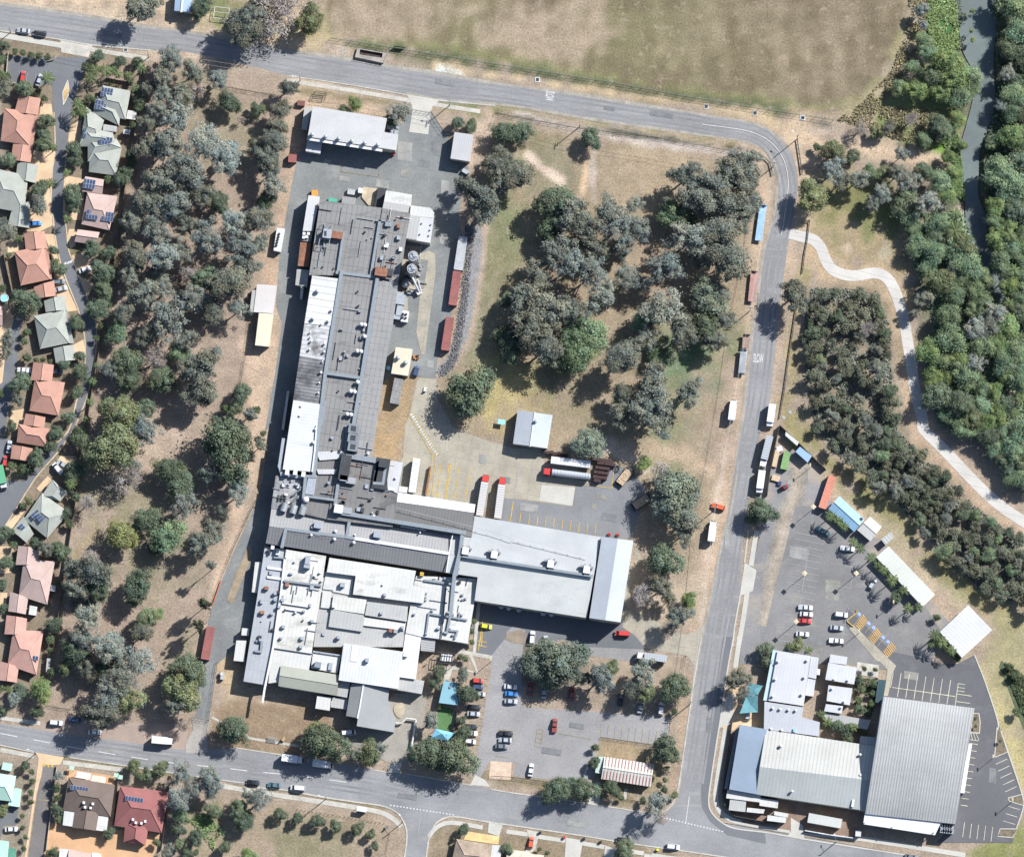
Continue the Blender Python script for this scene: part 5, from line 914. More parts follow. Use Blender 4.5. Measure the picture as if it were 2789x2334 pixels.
b.duct([(690, 232), (1000, 285)], 9.2, 1.8); b.duct([(690, 235), (660, 380)], 9.3, 1.6, darkm); b.duct([(970, 290), (935, 455), (1005, 460), (1030, 300)], 9.3, .9); b.duct([(645, 470), (615, 690)], 9, 1.1); b.duct([(388, 400), (365, 640)], 9, 1.1); b.duct([(400, 560), (620, 590)], 9.1, .9); b.duct([(650, 690), (1090, 760), (1650, 850)], 9.2, 1.4); b.duct([(395, 400), (470, 405)], 9.1, .9)
for x, y, w_, d_, z, mt_ in ((700, 330, 3.6, 9, 11, darkm), (990, 380, 5, 11, 9.8, darkm), (690, 415, 2.6, 2, 11, vgal), (745, 435, 3.6, 2.2, 10.2, steel), (650, 660, 3, 3, 11, vwhite), (710, 672, 4, 2.2, 10, steel), (1005, 300, 3, 2.6, 11.2, darkm), (430, 480, 3, 6, 9.4, vgal)): b.cube(x, y, w_, d_, 8.4, z, mt_, 'plant_unit')
clutter(b, [(160, 410), (400, 440), (370, 690), (130, 650)], 7.3, 24, [vgal, steel, vwhite]); clutter(b, [(480, 280), (1050, 310), (1040, 700), (560, 700)], 8.7, 34, [vgal, darkm, rust, ductm])
c = P(390, 585, 10.5); m = MB(); m.lathe((c.x, c.y, 7.5), [(1.1, 0), (1.1, 2.6), (.9, 3), (.2, 3.1)], 16); b.part(m, 'tank', vwhite, None, True)
for x, y in ((215, 645), (290, 662), (360, 672)):
    c = P(x, y, 8.6); m = MB(); m.tube((c.x+.5, c.y+1.3, 8.3), (c.x-.4, c.y-1.6, 8.3), 1.25, n=16); b.part(m, 'tank', steel, None, False)
for x in (172, 197, 222):
    for y in (557, 575, 592): b.vent(x, y, 7.4, .32, darkm)
for q in ((345, 505, 285, 555), (330, 560, 280, 610)): m = MB(); m.tube(P(q[0], q[1], 9.5), P(q[2], q[3], 8), .35, n=8); b.part(m, 'flue', steel)
c = P(685, 612, 9.6); m = MB(); m.lathe((c.x, c.y, 8.5), [(.9, 0), (.9, 1.4), (.6, 1.4), (.6, .6)], 14); b.part(m, 'stack', darkm); b.vent(1105, 418, 9, .45); b.cube(1070, 503, 2.4, 1, 8.7, 9.3, vwhite, 'hatch'); b.cube(932, 722, .8, 1.4, 8.7, 9.3, vwhite, 'hatch'); b.done()
b = B('cross_hall', 'long dark east-west factory hall with pale ridge cap, north of the off-white roofs', 'factory', 800, 900, wall_g)
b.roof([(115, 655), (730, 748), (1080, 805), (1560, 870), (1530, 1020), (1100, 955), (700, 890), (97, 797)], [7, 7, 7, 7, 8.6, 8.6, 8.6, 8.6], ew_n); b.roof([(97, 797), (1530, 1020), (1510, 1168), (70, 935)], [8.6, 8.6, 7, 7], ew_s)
b.duct([(790, 898), (1525, 1015)], 8.4, 1.1, vwhite, 'ridge_cap', .3); b.duct([(745, 715), (715, 885), (230, 820), (200, 960)], 8.2, 1.1); b.duct([(1560, 870), (1532, 1015), (1510, 1165)], 8.2, .35, vwhite, 'parapet', .3); b.duct([(715, 885), (790, 900)], 8.3, 1.)
for x, y, r in ((440, 812, .5), (432, 872, .5), (625, 842, .6), (617, 905, .6), (780, 870, .4), (772, 932, .6), (1300, 852, .3)): b.vent(x, y, 8.2, r)
for x, y in ((485, 790), (960, 865)): q = b.cube(x, y, 2.6, 2.2, 7.6, 10, vgal, 'roof_cowl'); b.cube(x+5, y+38, 1.8, 4, 7.7, 8.6, vgal, 'duct', parent=q)
b.cube(1245, 815, 9, .5, 7.3, 8, vwhite, 'skylight_rail'); b.done()
b = B('dock_building', 'dark grey dock building with a bright white northern edge facing the truck bays', 'factory', 1400, 700, wall_g)
b.roof([(1112, 602), (1733, 690), (1712, 885), (1560, 868), (1085, 800)], 7.6, metal('roof_dock', (.105, .103, .1), U, 1.1, .12, stain=(.1, .56, (.15, .15, .15), U, .6, .5))); b.roof([(1122, 530), (1742, 625), (1733, 692), (1112, 604)], 7.7, metal('roof_edge_white', (.5, .5, .52), n1=None)); b.box([(1130, 478), (1203, 488), (1195, 535), (1125, 526)], 0, 4.5, offw2, 'loading_lobby'); b.duct([(1095, 765), (1640, 855), (1590, 1180)], 8, 1.2); b.done()
b = B('east_warehouse', 'large light grey gabled warehouse with a pipe rack along its ridge', 'warehouse', 2200, 1050)
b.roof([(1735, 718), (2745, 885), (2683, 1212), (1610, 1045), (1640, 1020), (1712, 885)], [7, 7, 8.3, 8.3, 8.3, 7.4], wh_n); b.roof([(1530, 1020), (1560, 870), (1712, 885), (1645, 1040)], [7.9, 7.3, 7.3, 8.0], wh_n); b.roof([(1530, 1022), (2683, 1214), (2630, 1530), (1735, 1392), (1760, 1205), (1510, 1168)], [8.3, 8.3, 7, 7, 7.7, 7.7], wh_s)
b.duct([(1640, 855), (1620, 1000), (1575, 1190), (1545, 1500)], 9, 1.3); b.duct([(1630, 1035), (2670, 1195)], 9.1, .9)
for x, y in ((1662, 995), (1893, 1025), (2343, 1100), (2630, 1145)):
    q = b.cube(x, y, 2.3, 2.6, 8.4, 10.2, vwhite, 'rooftop_unit'); b.cube(x, y-22, 4.6, .7, 8.5, 9.6, ductm, 'platform', parent=q); b.cube(x-22, y, .6, 4, 8.5, 9.6, ductm, 'platform', parent=q); b.cube(x+22, y, .6, 4, 8.5, 9.6, ductm, 'platform', parent=q)
b.duct([(2050, 905), (2630, 1055)], 8.1, .12, vwhite, 'cable', .1); b.duct([(1110, 650), (1900, 850), (2050, 905)], 8.6, .12, vgal, 'cable', .1)
T(2, 2)
for x, y in ((40, 1465), (235, 1495), (300, 1502), (-100, 1440), (-40, 1450)): b.vent(x, y, 3.2, 1.0, steel, 'tank')
b.done()
b = B('end_bay', 'tall blue-grey gabled bay closing the east end of the light grey warehouse', 'warehouse', 770, 1200)
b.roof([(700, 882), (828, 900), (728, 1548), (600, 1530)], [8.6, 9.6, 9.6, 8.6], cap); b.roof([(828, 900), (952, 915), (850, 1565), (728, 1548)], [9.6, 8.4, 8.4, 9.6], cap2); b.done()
# ---- off-white roofs to the south-west
T(1, 2)
b = B('admin_block', 'blue-grey flat-roofed strip along the west side of the off-white roofs', 'factory', 60, 1400)
b.roof([(62, 960), (230, 985), (222, 1055), (130, 1760), (70, 2065), (-108, 2035), (5, 1340)], 5.2, bluew)
for x, y, w_, d_, mt_ in ((125, 965, 1.2, 1.6, vwhite), (165, 1010, 1.2, 1.6, vwhite), (75, 1292, 1.4, 1.2, rust), (42, 1485, 1.4, 1.2, rust), (145, 1385, 1, 1, vgal), (145, 1335, 1, 1, vgal), (118, 1497, .9, .8, vgal), (25, 1705, .9, .8, vgal)): b.cube(x, y, w_, d_, 5.2, 6.6, mt_, 'roof_unit')
clutter(b, [(70, 980), (215, 1000), (120, 1700), (0, 1700)], 5.25, 9, [vgal, darkm])
for y in (1130, 1205): b.duct([(90, y), (195, y+15)], 5.2, .9, vwhite, 'roof_monitor')
b.duct([(222, 1055), (190, 1340), (130, 1760), (60, 2100), (45, 2200)], 5.6, .7, vwhite, 'gutter'); b.duct([(205, 1360), (170, 1475)], 5.6, .7); b.duct([(140, 1048), (225, 1055)], 5.6, .5)
b.duct([(0, 1715), (40, 1722), (30, 1800), (-10, 1795)], 5.5, .8); b.done()
T(0, 3); b = B('site_cabin', 'white flat-topped cabin on posts just west of the blue-grey strip', 'cabin', 1910, 110); b.roof([(1885, 28), (1965, 30), (1950, 198), (1863, 190)], 3.6, offw2); b.done()
T(0, 2); b = B('site_cabin', 'small square white cabin north of the long white cabin', 'cabin', 1960, 1640); b.roof([(1930, 1610), (1990, 1615), (1985, 1672), (1925, 1668)], 3.2, offw2); b.done()
b = B('side_lean_to', 'narrow white lean-to between the lane island and the blue-grey strip', 'lean-to', 2030, 1200); b.roof([(2035, 1085), (2090, 1085), (2060, 1330), (2008, 1325)], 3.8, offw2); b.done()
T(1, 2)
b = B('flat_roof_block', 'off-white flat-roofed production block west of the dark valley', 'factory', 330, 1350)
b.roof([(232, 985), (552, 1035), (515, 1290), (195, 1250)], 6, offw); b.roof([(195, 1252), (515, 1292), (435, 1815), (128, 1768), (130, 1760)], 5.8, offw)
clutter(b, [(240, 1010), (520, 1050), (430, 1740), (150, 1700)], 5.95, 16, [vgal, vgal, darkm])
q = b.cube(400, 1110, 2.2, 2, 6, 8.2, vgal, 'cowl'); b.cube(403, 1068, 1.6, 3, 6.2, 8.4, vgal, 'cowl_pipe', parent=q)
b.duct([(222, 1235), (505, 1272)], 6.2, .7); b.duct([(205, 1410), (405, 1440)], 6, .5, vwhite, 'gutter'); b.duct([(365, 1480), (230, 1460)], 6, .3, vwhite, 'gutter')
for x, y, w_, mt_ in ((503, 1170, .6, vwhite), (515, 1235, .6, vwhite), (462, 1195, .6, vwhite), (240, 1265, 1.4, rust), (210, 1600, 1.1, vgal), (358, 1692, 1.1, vgal), (440, 1555, 1, vgal), (375, 1475, .8, vgal), (308, 1485, .6, vwhite), (192, 1690, .8, vgal), (175, 1440, .9, vgal), (350, 1760, 1, vgal)): b.cube(x, y, w_, w_, 5.9, 7, mt_, 'roof_unit')
for x, y in ((280, 1300), (320, 1305), (410, 1315), (440, 1322)): b.cube(x, y, .15, 3, 6, 6.3, vgal, 'rail')
b.done()
b = B('stepped_roof_block', 'stepped block of off-white and pale grey roofs in the middle of the southern complex', 'factory', 900, 1450)
b.roof([(530, 1160), (800, 1190), (1260, 1290), (1345, 1410), (1200, 1440), (1170, 1762), (450, 1760)], 5, paleg)
b.roof([(552, 1165), (775, 1195), (750, 1350), (600, 1320), (610, 1310), (525, 1300)], 5.4, offw2); b.roof([(578, 1050), (1268, 1155), (1246, 1270), (1347, 1287), (1328, 1415), (765, 1343), (787, 1195), (556, 1165)], 7, offw2)
b.roof([(787, 1195), (865, 1207), (845, 1352), (765, 1343)], 7.15, offw, wall=False, name='roof_panel'); b.roof([(525, 1315), (595, 1325), (580, 1455), (508, 1448)], 5.6, offw2)
b.roof([(610, 1350), (875, 1385), (855, 1500), (590, 1460)], 6, offw); b.roof([(880, 1400), (1205, 1440), (1195, 1560), (860, 1508)], 6.4, paleg); b.roof([(590, 1462), (860, 1510), (840, 1640), (570, 1600)], 5.9, paleg); b.roof([(855, 1525), (1185, 1570), (1175, 1630), (845, 1590)], 5.6, offw)
for x, y, w_, h_, mt_ in ((682, 1265, 1.6, 7, vgal), (1020, 1345, 1, 8, vgal), (612, 1435, 1.1, 7, vwhite), (992, 1492, .9, 7.4, vgal), (1065, 1630, 1.3, 7.2, rust), (1105, 1635, 1.3, 7, vgal), (650, 1685, 1.1, 6.6, vgal), (1160, 1605, .9, 6.8, vgal), (1315, 1180, 1.3, 6.8, yellow_p), (1000, 1268, .5, 7.6, vgal), (530, 1660, 1, 5.6, vgal)): b.cube(x, y, w_, w_, 5, h_, mt_, 'roof_unit')
T(1, 3); b.roof([(448, 110), (670, 150), (640, 290), (430, 250)], 5.3, offw2, base=0); b.cube(485, 222, 2.2, 2, 5.3, 7.2, ductm, 'rooftop_unit'); b.cube(585, 235, 1.4, 2.6, 5.3, 6, vgal, 'roof_unit'); b.duct([(450, 115), (670, 148)], 5.6, .4, vgal, 'rail', .2)
b.roof([(120, 85), (440, 130), (400, 330), (90, 370)], 5, offw2); b.gable([(190, 228), (650, 302), (640, 470), (170, 392)], 5.6, .8, metal('roof_sage', (.22, .225, .19), U, 1, .06)); b.roof([(650, 345), (745, 360), (720, 485), (640, 470)], 4.4, paleg); b.duct([(130, 80), (440, 128)], 5.2, .5, vgal, 'rail', .2); b.done()
T(1, 2)
b = B('east_flat_roof', 'white flat roof with purple-grey pipe racks and skylights, beside the yellow car', 'factory', 1500, 1450)
b.roof([(1270, 1195), (1755, 1215), (1737, 1390), (1680, 1735), (1565, 1715), (1470, 1700), (1310, 1680), (1185, 1650), (1225, 1420), (1330, 1415), (1345, 1285), (1250, 1268)], 5.6, offw2); b.duct([(1570, 1190), (1545, 1500), (1515, 1650)], 6, .8); b.duct([(1340, 1230), (1560, 1262)], 5.8, .7); b.duct([(1350, 1650), (1370, 1495), (1670, 1545)], 5.8, .6); b.duct([(1615, 1490), (1610, 1540)], 5.8, .5); b.duct([(1540, 1630), (1600, 1635), (1580, 1690)], 5.8, .6); b.duct([(1505, 1290), (1470, 1690)], 5.8, .35, darkm, 'expansion_joint', .2)
clutter(b, [(1290, 1220), (1730, 1230), (1660, 1700), (1300, 1640)], 5.65, 18, [vgal, ductm, darkm])
for x, y in ((1400, 1470), (1480, 1530), (1255, 1500), (1350, 1330), (1640, 1345), (1665, 1375), (1635, 1505), (1565, 1500), (1525, 1485), (1500, 1645), (1565, 1665), (1350, 1655), (1500, 1215), (1345, 1360), (1345, 1385), (1740, 1225), (1760, 1297)): b.cube(x, y, .7, .7, 5.6, 6.5, vgal, 'roof_unit')
b.roof([(1310, 1680), (1425, 1690), (1415, 1800), (1305, 1790)], 4.6, metal('roof_cage', (.25, .25, .25), UV, .8, .4)); b.roof([(1185, 1650), (1310, 1682), (1265, 2020), (1130, 2000), (1165, 1790)], 5.3, metal('roof_bright', (.42, .42, .42), n1=None)); b.cube(1185, 1820, 1.6, 1.6, 5.3, 6.6, vwhite, 'roof_unit'); b.done()
T(1, 3)
b = B('canteen', 'bright white ribbed square roof at the south end of the complex', 'factory', 900, 230); b.roof([(692, 50), (1165, 118), (1125, 415), (650, 345)], 7.2, metal('roof_canteen', (.38, .385, .38), U, 1.1, .1, extra=((UV, 1.1, .1, .05),))); b.roof([(760, 62), (812, 70), (795, 200), (742, 192)], 7.35, metal('roof_bright', (.42, .42, .42)), wall=False, name='skylight'); b.cube(878, 185, 1.2, 1.4, 7.2, 8.7, vgal, 'cowl'); b.roof([(1140, 325), (1335, 350), (1315, 455), (1110, 420)], 4.4, paleg); b.done()
b = B('south_gable', 'grey gabled building with a cut-off corner projecting south of the white square roof', 'factory', 900, 550, wall_g)
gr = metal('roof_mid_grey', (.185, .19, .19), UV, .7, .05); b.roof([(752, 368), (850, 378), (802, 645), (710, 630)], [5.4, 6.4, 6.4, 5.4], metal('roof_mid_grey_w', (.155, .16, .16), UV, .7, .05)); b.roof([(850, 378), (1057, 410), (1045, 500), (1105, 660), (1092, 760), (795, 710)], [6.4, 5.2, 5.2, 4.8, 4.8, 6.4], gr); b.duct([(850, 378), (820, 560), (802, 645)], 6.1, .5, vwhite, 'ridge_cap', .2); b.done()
b = B('switch_room', 'small white box room with a walkway, south of the sage roof', 'shed', 530, 520); b.roof([(480, 470), (590, 483), (580, 588), (465, 570)], 4.5, offw2); b.roof([(592, 480), (725, 492), (715, 578), (588, 560)], 3.6, paleg); b.done()
b = B('pergola', 'square dark cage with air units beside the garden path', 'pergola', 1505, 165)
m = MB()
for i in range(8):
    t = i/7; m.tube(P(1440+140*t, 122+14*t, 3), P(1430+140*t, 205+12*t, 3), .1, n=5)
for q in ((1440, 122, 1580, 136), (1430, 205, 1570, 217)): m.tube(P(*q[:2], 3), P(*q[2:], 3), .15, n=5)
for q in ((1440, 122), (1580, 136), (1430, 205), (1570, 217)): c = P(*q, 3); m.tube((c.x, c.y, 0), c, .12, n=6)
b.part(m, 'frame', darkm); b.cube(1490, 165, 2, 2.4, .2, 1.8, vwhite, 'air_unit'); b.cube(1535, 168, 2, 2.4, .2, 1.8, vwhite, 'air_unit'); b.done()
b = B('childcare_roof', 'flat turquoise-blue roof beside the artificial turf', 'shelter', 1540, 450); b.roof([(1490, 350), (1622, 370), (1602, 545), (1450, 525)], 3.4, metal('roof_turquoise', (.14, .27, .32), U, .8, .05)); b.cube(1540, 400, .6, .8, 3.4, 3.8, ductm, 'vent'); b.done()
def shade(name, label, pts, apex, mt, x, y):
    b = B(name, label, 'shade sail', x, y); V = [P(*p[:2], p[2]) for p in pts]; a = P(*apex); m = MB(); n = len(V); m.add(V+[a], [(i, (i+1) % n, n) for i in range(n)]); b.part(m, 'canopy', mt); m = MB()
    for v in V: m.tube((v.x, v.y, 0), v+Vector((0, 0, .1)), .09, n=6)
    b.part(m, 'post', steel); return b.done()
teal = M('sail_teal', (.075, .18, .205), .8, n1=(.4, .12)); cyan = M('sail_blue', (.15, .36, .48), .8, n1=(.4, .1))
shade('shade_pyramid', 'bright blue pyramid shade at the south end of the artificial turf', [(1425, 732, 2.6), (1578, 768, 2.6), (1520, 825, 2.6), (1385, 808, 2.6)], (1475, 770, 4.2), cyan, 1480, 780)
T(2, 3)
shade('shade_sail', 'teal shade sail stretched at the club entrance, upper of two', [(1868, 365, 4.5), (1985, 390, 3.2), (1945, 460, 4.2), (1850, 480, 3)], (1910, 420, 3.4), teal, 1920, 430)
shade('shade_sail', 'teal shade sail over the silver car at the club entrance, lower of two', [(1850, 480, 3), (1945, 465, 4.2), (1945, 600, 3), (1800, 610, 4.2)], (1890, 545, 3.2), teal, 1890, 550)
# ---- yard buildings
T(1, 0)
b = B('maintenance_workshop', 'long white-roofed workshop with six roof vents facing the north yard', 'workshop', 720, 1030)
wsr = metal('roof_workshop', (.34, .34, .335), U, 1, .05, stain=(.12, .55, (.25, .25, .25), UV, .3, .75))
b.roof([(445, 850), (1037, 945), (1015, 1055), (1127, 1075), (1108, 1200), (405, 1092)], [7.8, 7.8, 7.6, 7.6, 7.2, 7.2], wsr); b.roof([(402, 1098), (1000, 1190), (998, 1212), (398, 1118)], 6.8, wall_wh, wall=False, name='fascia')
for x, y in ((440, 1078), (548, 1095), (652, 1110), (757, 1130), (860, 1145), (963, 1160)): b.vent(x, y, 7.4, .7, vgal)
b.roof([(380, 850), (440, 868), (398, 1037), (355, 1030)], 3.6, paleg); b.roof([(403, 1115), (520, 1128), (505, 1227), (387, 1207)], 3.8, metal('roof_awning', (.33, .34, .35), U, .8, .05)); b.done()
b = B('store_shed', 'square grey ribbed shed east of the yard entrance', 'shed', 1630, 1170); b.roof([(1575, 1055), (1727, 1077), (1697, 1290), (1543, 1266)], 4.6, metal('roof_store', (.29, .29, .295), U, .8, .1)); b.done()
b = B('bin_store', 'small grey corrugated lean-to on the north edge of the dark hall', 'lean-to', 720, 1600); b.roof([(680, 1565), (790, 1580), (780, 1635), (675, 1620)], 3, metal('roof_lean', (.2, .2, .2), U, .6, .3)); b.done()
b = B('compound_pen', 'concrete pen with dirty tan floor beside the white boiler house', 'pen', 920, 1570); b.roof([(845, 1490), (1020, 1515), (1000, 1660), (890, 1640), (835, 1575)], .5, M('pen_floor', (.3, .25, .18), .9, n1=(.3, .25)), inset=.02); b.cube(985, 1600, 3.2, 9, 0, 2.6, darkm, 'tank', UV+90); b.done()
b = B('storage_racks', 'steel racks with pale pallets against the east wall of the workshop', 'rack', 1085, 1000)
for x, y in ((1050, 1010), (1085, 1000), (1115, 1015), (1075, 1045), (1110, 1050), (1060, 980)): b.cube(x, y, 1.3, 2, 0, 1.6, vgal, 'pallet')
b.done()
T(1, 1)
b = B('pump_house', 'cream-roofed square pump house beside the blue bins', 'shed', 1155, 1180); cr = metal('roof_cream', (.4, .365, .28), U, 1, .05, stain=(.2, .56, (.3, .27, .2), UV, .5, .6)); b.roof([(1107, 1070), (1242, 1087), (1205, 1300), (1070, 1280)], 4.2, cr)
for x, y in ((1125, 1158), (1185, 1198)): b.vent(x, y, 4.3, .8, vgal)
b.done()
b = B('hvac_plant', 'galvanised air plant with four fans east of the long hall', 'air plant', 1150, 750)
for x, y, w_, d_, z in ((1140, 650, 2.6, 1.8, 2), (1145, 690, 3.2, 3.6, 2.6), (1138, 770, 2.2, 4.5, 2.2), (1112, 830, 2.8, 1.6, 2)): b.cube(x, y, w_, d_, 0, z, vgal, 'duct')
q = b.cube(1180, 825, 2.4, 4, 0, 2.2, vwhite, 'fan_unit')
for x, y in ((1166, 808), (1190, 810), (1163, 835), (1187, 840)): b.vent(x, y, 2.1, .42, darkm, 'fan')
b.done()
b = B('chiller', 'long white chiller with five round fans west of the lane', 'chiller', 180, 220); b.box([(158, 122), (222, 128), (188, 312), (132, 300)], 0, 2.6, vwhite, 'casing')
for i in range(5): b.vent(178-5.5*i, 170+23*i, 2.5, .42, darkm, 'fan')
b.done()
for i, (bx, by, rx) in enumerate(((1250, 365, 38), (1238, 465, 36))):
    c = P(bx, by+30); t = tag(empty('silo', c), ('northern' if i == 0 else 'southern')+' of two silver silos with a railed top by the boiler house', 'silo', 'silver silos'); r = rx*tile[2]*S; m = MB()
    m.lathe((0, 0, 0), [(r*.9, 0), (r*.9, 2), (r, 2.2), (r, 13), (r*.75, 13.6), (r*.2, 13.9)], 24); mesh('shell', m.v, m.f, steel, t, None, True); m = MB()
    m2 = MB()
    for k in range(12):
        a0, a1 = R(30*k), R(30*k+30)
        for z in (13.4, 14.2): m.tube((r*math.cos(a0), r*math.sin(a0), z), (r*math.cos(a1), r*math.sin(a1), z), .07, n=5)
        m.tube((r*math.cos(a0), r*math.sin(a0), 13), (r*math.cos(a0), r*math.sin(a0), 14.2), .06, n=5)
    mesh('railing', m.v, m.f, M('white_rail', (.4, .4, .4), .6), t); m = MB(); m.box((.5, .2, 13.9), (1, 1, .7)); m.box((-.7, -.3, 13.9), (.7, 1.2, .9), .4); m.box((0, .9, 13.9), (.6, .5, .5)); mesh('top_equipment', m.v, m.f, vgal, t)
    m = MB()
    for k in range(20): m.box((r+.25, 0, .5+k*.65), (.5, .5, .08)); 
    m.tube((r+.5, .25, 0), (r+.5, .25, 14), .05, n=5); m.tube((r+.5, -.25, 0), (r+.5, -.25, 14), .05, n=5); mesh('ladder', m.v, m.f, steel, t)
b = B('conveyor', 'sloping pale conveyor and hopper at the foot of the silos', 'conveyor', 1250, 600, steel); m = MB(); m.tube(P(1220, 480, 7), P(1300, 640, 1), .45, n=8); m.tube(P(1280, 530, 5), P(1310, 640, 1), .3, n=8); b.part(m, 'tube', vwhite); b.cube(1285, 625, 2.4, 1.6, 0, 1.6, vwhite, 'hopper', -60)
clutter(b, [(1195, 280), (1310, 290), (1300, 640), (1140, 640), (1190, 450)], .1, 44, [vgal, steel, vwhite, darkm, rust]); m = MB(); c = P(1180, 560, 3); m.lathe((c.x, c.y, 0), [(1.6, 0), (1.6, 3), (.3, 4.4)], 16); b.part(m, 'tank', steel, None, True); b.done()
m = MB(); c = P(1052, 1237, 1.4); m.lathe((0, 0, 0), [(.8, 0), (.85, 1.2), (.6, 1.5), (.15, 1.6)], 14); t = mesh('water_tank', m.v, m.f, M('tank_blue', (.2, .4, .48), .6)); t.location = (c.x, c.y, 0); tag(t, 'small round pale blue tank west of the pump house', 'tank')
O()
b = B('lane_shed', 'pale pinkish-grey flat shed west of the lane, with a tree over it', 'shed', 545, 612); b.roof([(527, 583), (568, 586), (560, 643), (520, 640)], 3.6, metal('roof_pinkish', (.37, .35, .34), U, .8, .04)); b.roof([(517, 595), (528, 595), (522, 640), (512, 638)], 3.3, paleg); b.done()
b = B('lane_shed', 'cream open shed west of the lane, south of the pinkish-grey one', 'shed', 545, 675); b.gable([(555, 643), (561, 644), (553, 712), (523, 709)], 3.8, .0, cr) if False else b.roof([(531, 642), (561, 644), (552, 711), (523, 708)], [4, 3.6, 3.6, 4], cr); b.done()
T(2, 1)
b = B('hay_shed', 'steel-blue gabled shed on the lawn north of the cold truck bays', 'shed', 150, 1700); q_ = metal('roof_steel_blue', (.24, .26, .285), U, .9, .05); b.gable([(165, 1575+0), (165, 1575), (165, 1576), (165, 1576)], 4, 0, q_) if False else None
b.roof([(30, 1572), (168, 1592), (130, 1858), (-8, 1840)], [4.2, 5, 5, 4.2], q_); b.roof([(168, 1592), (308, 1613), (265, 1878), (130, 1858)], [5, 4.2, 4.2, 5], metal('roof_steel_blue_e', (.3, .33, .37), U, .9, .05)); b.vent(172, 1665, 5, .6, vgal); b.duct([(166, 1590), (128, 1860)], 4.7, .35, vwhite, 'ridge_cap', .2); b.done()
# ---- corner office
T(2, 3)
mr_ = metal('roof_red_tiled', (.40, .385, .35), U, 1.15, 0, extra=((U, 1.15, .5, .3),)); b = B('corner_office', 'pale roof with rows of dark red dashes on the corner lot', 'office', 900, 1070)
b.gable([(722, 955), (1117, 1015), (1090, 1195), (695, 1132)], 3.2, .9, mr_)
red = M('dash_red', (.22, .05, .05), .8); m = MB()
for i in range(15):
    for j in range(10):
        t = (i+.5)/15; s_ = (j+.5)/10; x = 722+395*t-27*s_; y = 955+60*t+177*s_+3*t*s_
        if abs(s_-.5) < .06: continue
        z = 3.22+.9*(1-abs(2*s_-1))+.06; c = P(x, y, z); m.box(c, (.24, .75 if j % 2 else .6, .05), R(UV+90))
b.part(m, 'roof_marker', red); b.roof([(655, 948), (720, 958), (692, 1090), (648, 1082)], 2.7, metal('roof_mint', (.3, .37, .33), U, .7, .05)); b.done()
# ---- club buildings
T(3, 3)
b = B('sports_hall', 'huge silver barrel-roofed hall with fine ribs at the bottom right', 'hall', 1210, 950, wall_wh)
m = MB(); N = 112; K = 14; A, B_, C_, D_ = (930, 475), (1655, 568), (1503, 1492), (783, 1410)
def hz(s): return 12-9*(s-.2)**2
V = []
for i in range(N*2+1):
    t = i/(N*2)
    for j in range(K+1):
        s_ = j/K; z = hz(s_)+(.03 if i % 2 else -.03)
        x = (A[0]+(B_[0]-A[0])*t)*(1-s_)+(D_[0]+(C_[0]-D_[0])*t)*s_; y = (A[1]+(B_[1]-A[1])*t)*(1-s_)+(D_[1]+(C_[1]-D_[1])*t)*s_; V.append(P(x, y, z))
F = [(i*(K+1)+j, i*(K+1)+j+1, (i+1)*(K+1)+j+1, (i+1)*(K+1)+j) for i in range(N*2) for j in range(K)]
m.add(V, F); b.part(m, 'roof', metal('roof_hall', (.30, .303, .297), U, .98, 0, extra=((U, .98, .45, .28),))); s_ = 5
b.w.prism([P(x, y, 7)[:2] for x, y in ((940, 485), (1645, 578), (1495, 1482), (793, 1400))], 0, 5.4)
def cw(edge_pts): # side walls up to the curved roof
    n = len(edge_pts); V = [(p.x, p.y, 0) for p in edge_pts]+[tuple(p-Vector((0, 0, .2))) for p in edge_pts]; b.w.add(V, [(i, i+1, n+i+1, n+i) for i in range(n-1)])
cw([V[j] for j in range(K+1)]); cw([V[N*2*(K+1)+j] for j in range(K+1)]); cw([V[i*(K+1)] for i in range(0, N*2+1, 4)]); cw([V[i*(K+1)+K] for i in range(0, N*2+1, 4)])
b.roof([(780, 1408), (1385, 1485), (1340, 1580), (768, 1492)], [5.7, 5.7, 4.8, 5.2], metal('roof_edge_white', (.5, .5, .5)), name='canopy', wall=False); b.roof([(1612, 850), (1636, 850), (1574, 1246), (1540, 1240)], 5.6, MATS['roof_edge_white'], name='awning')
m = MB(); 
for p in ((780, 1480), (1000, 1515), (1330, 1560)): c = P(*p, 5.8); m.tube((c.x, c.y, 0), c, .2, n=6)
b.part(m, 'post', steel); q = b.box([(1383, 1485), (1492, 1495), (1483, 1568), (1375, 1555)], 3.4, 4, M('plant_deck2', (.16, .15, .13), .8), 'plant_deck')
b.box([(1383, 1485), (1492, 1495), (1483, 1568), (1375, 1555)], 0, 3.3, wall_w, 'plant_room')
for i in range(5):
    for j in range(2): b.cube(1398+19*i, 1503+i*2+j*40, 1.3, 1.6, 4, 5, vgal, 'condenser'); b.vent(1398+19*i, 1503+i*2+j*40, 4.9, .3, darkm, 'fan')
b.done()
cl_w = metal('roof_club_white', (.33, .335, .35), U, 1.2, .05, stain=(.1, .6, (.25, .26, .28), U, .5, .6))
b = B('club_house', 'long club house roof, off-white north slope and grey south slope, beside the barrel hall', 'club', 300, 1000)
b.roof([(-10, 738), (865, 872), (820, 1142), (-58, 1035)], [5, 5, 6.6, 6.6], metal('roof_club_cream', (.31, .308, .29), U, 1.3, 0, extra=((U, 1.3, .3, .18),))); b.roof([(-58, 1035), (820, 1142), (785, 1385), (-85, 1255)], [6.6, 6.6, 5, 5], metal('roof_club_grey', (.235, .25, .245), U, 1.3, 0, extra=((U, 1.3, .3, .1),)))
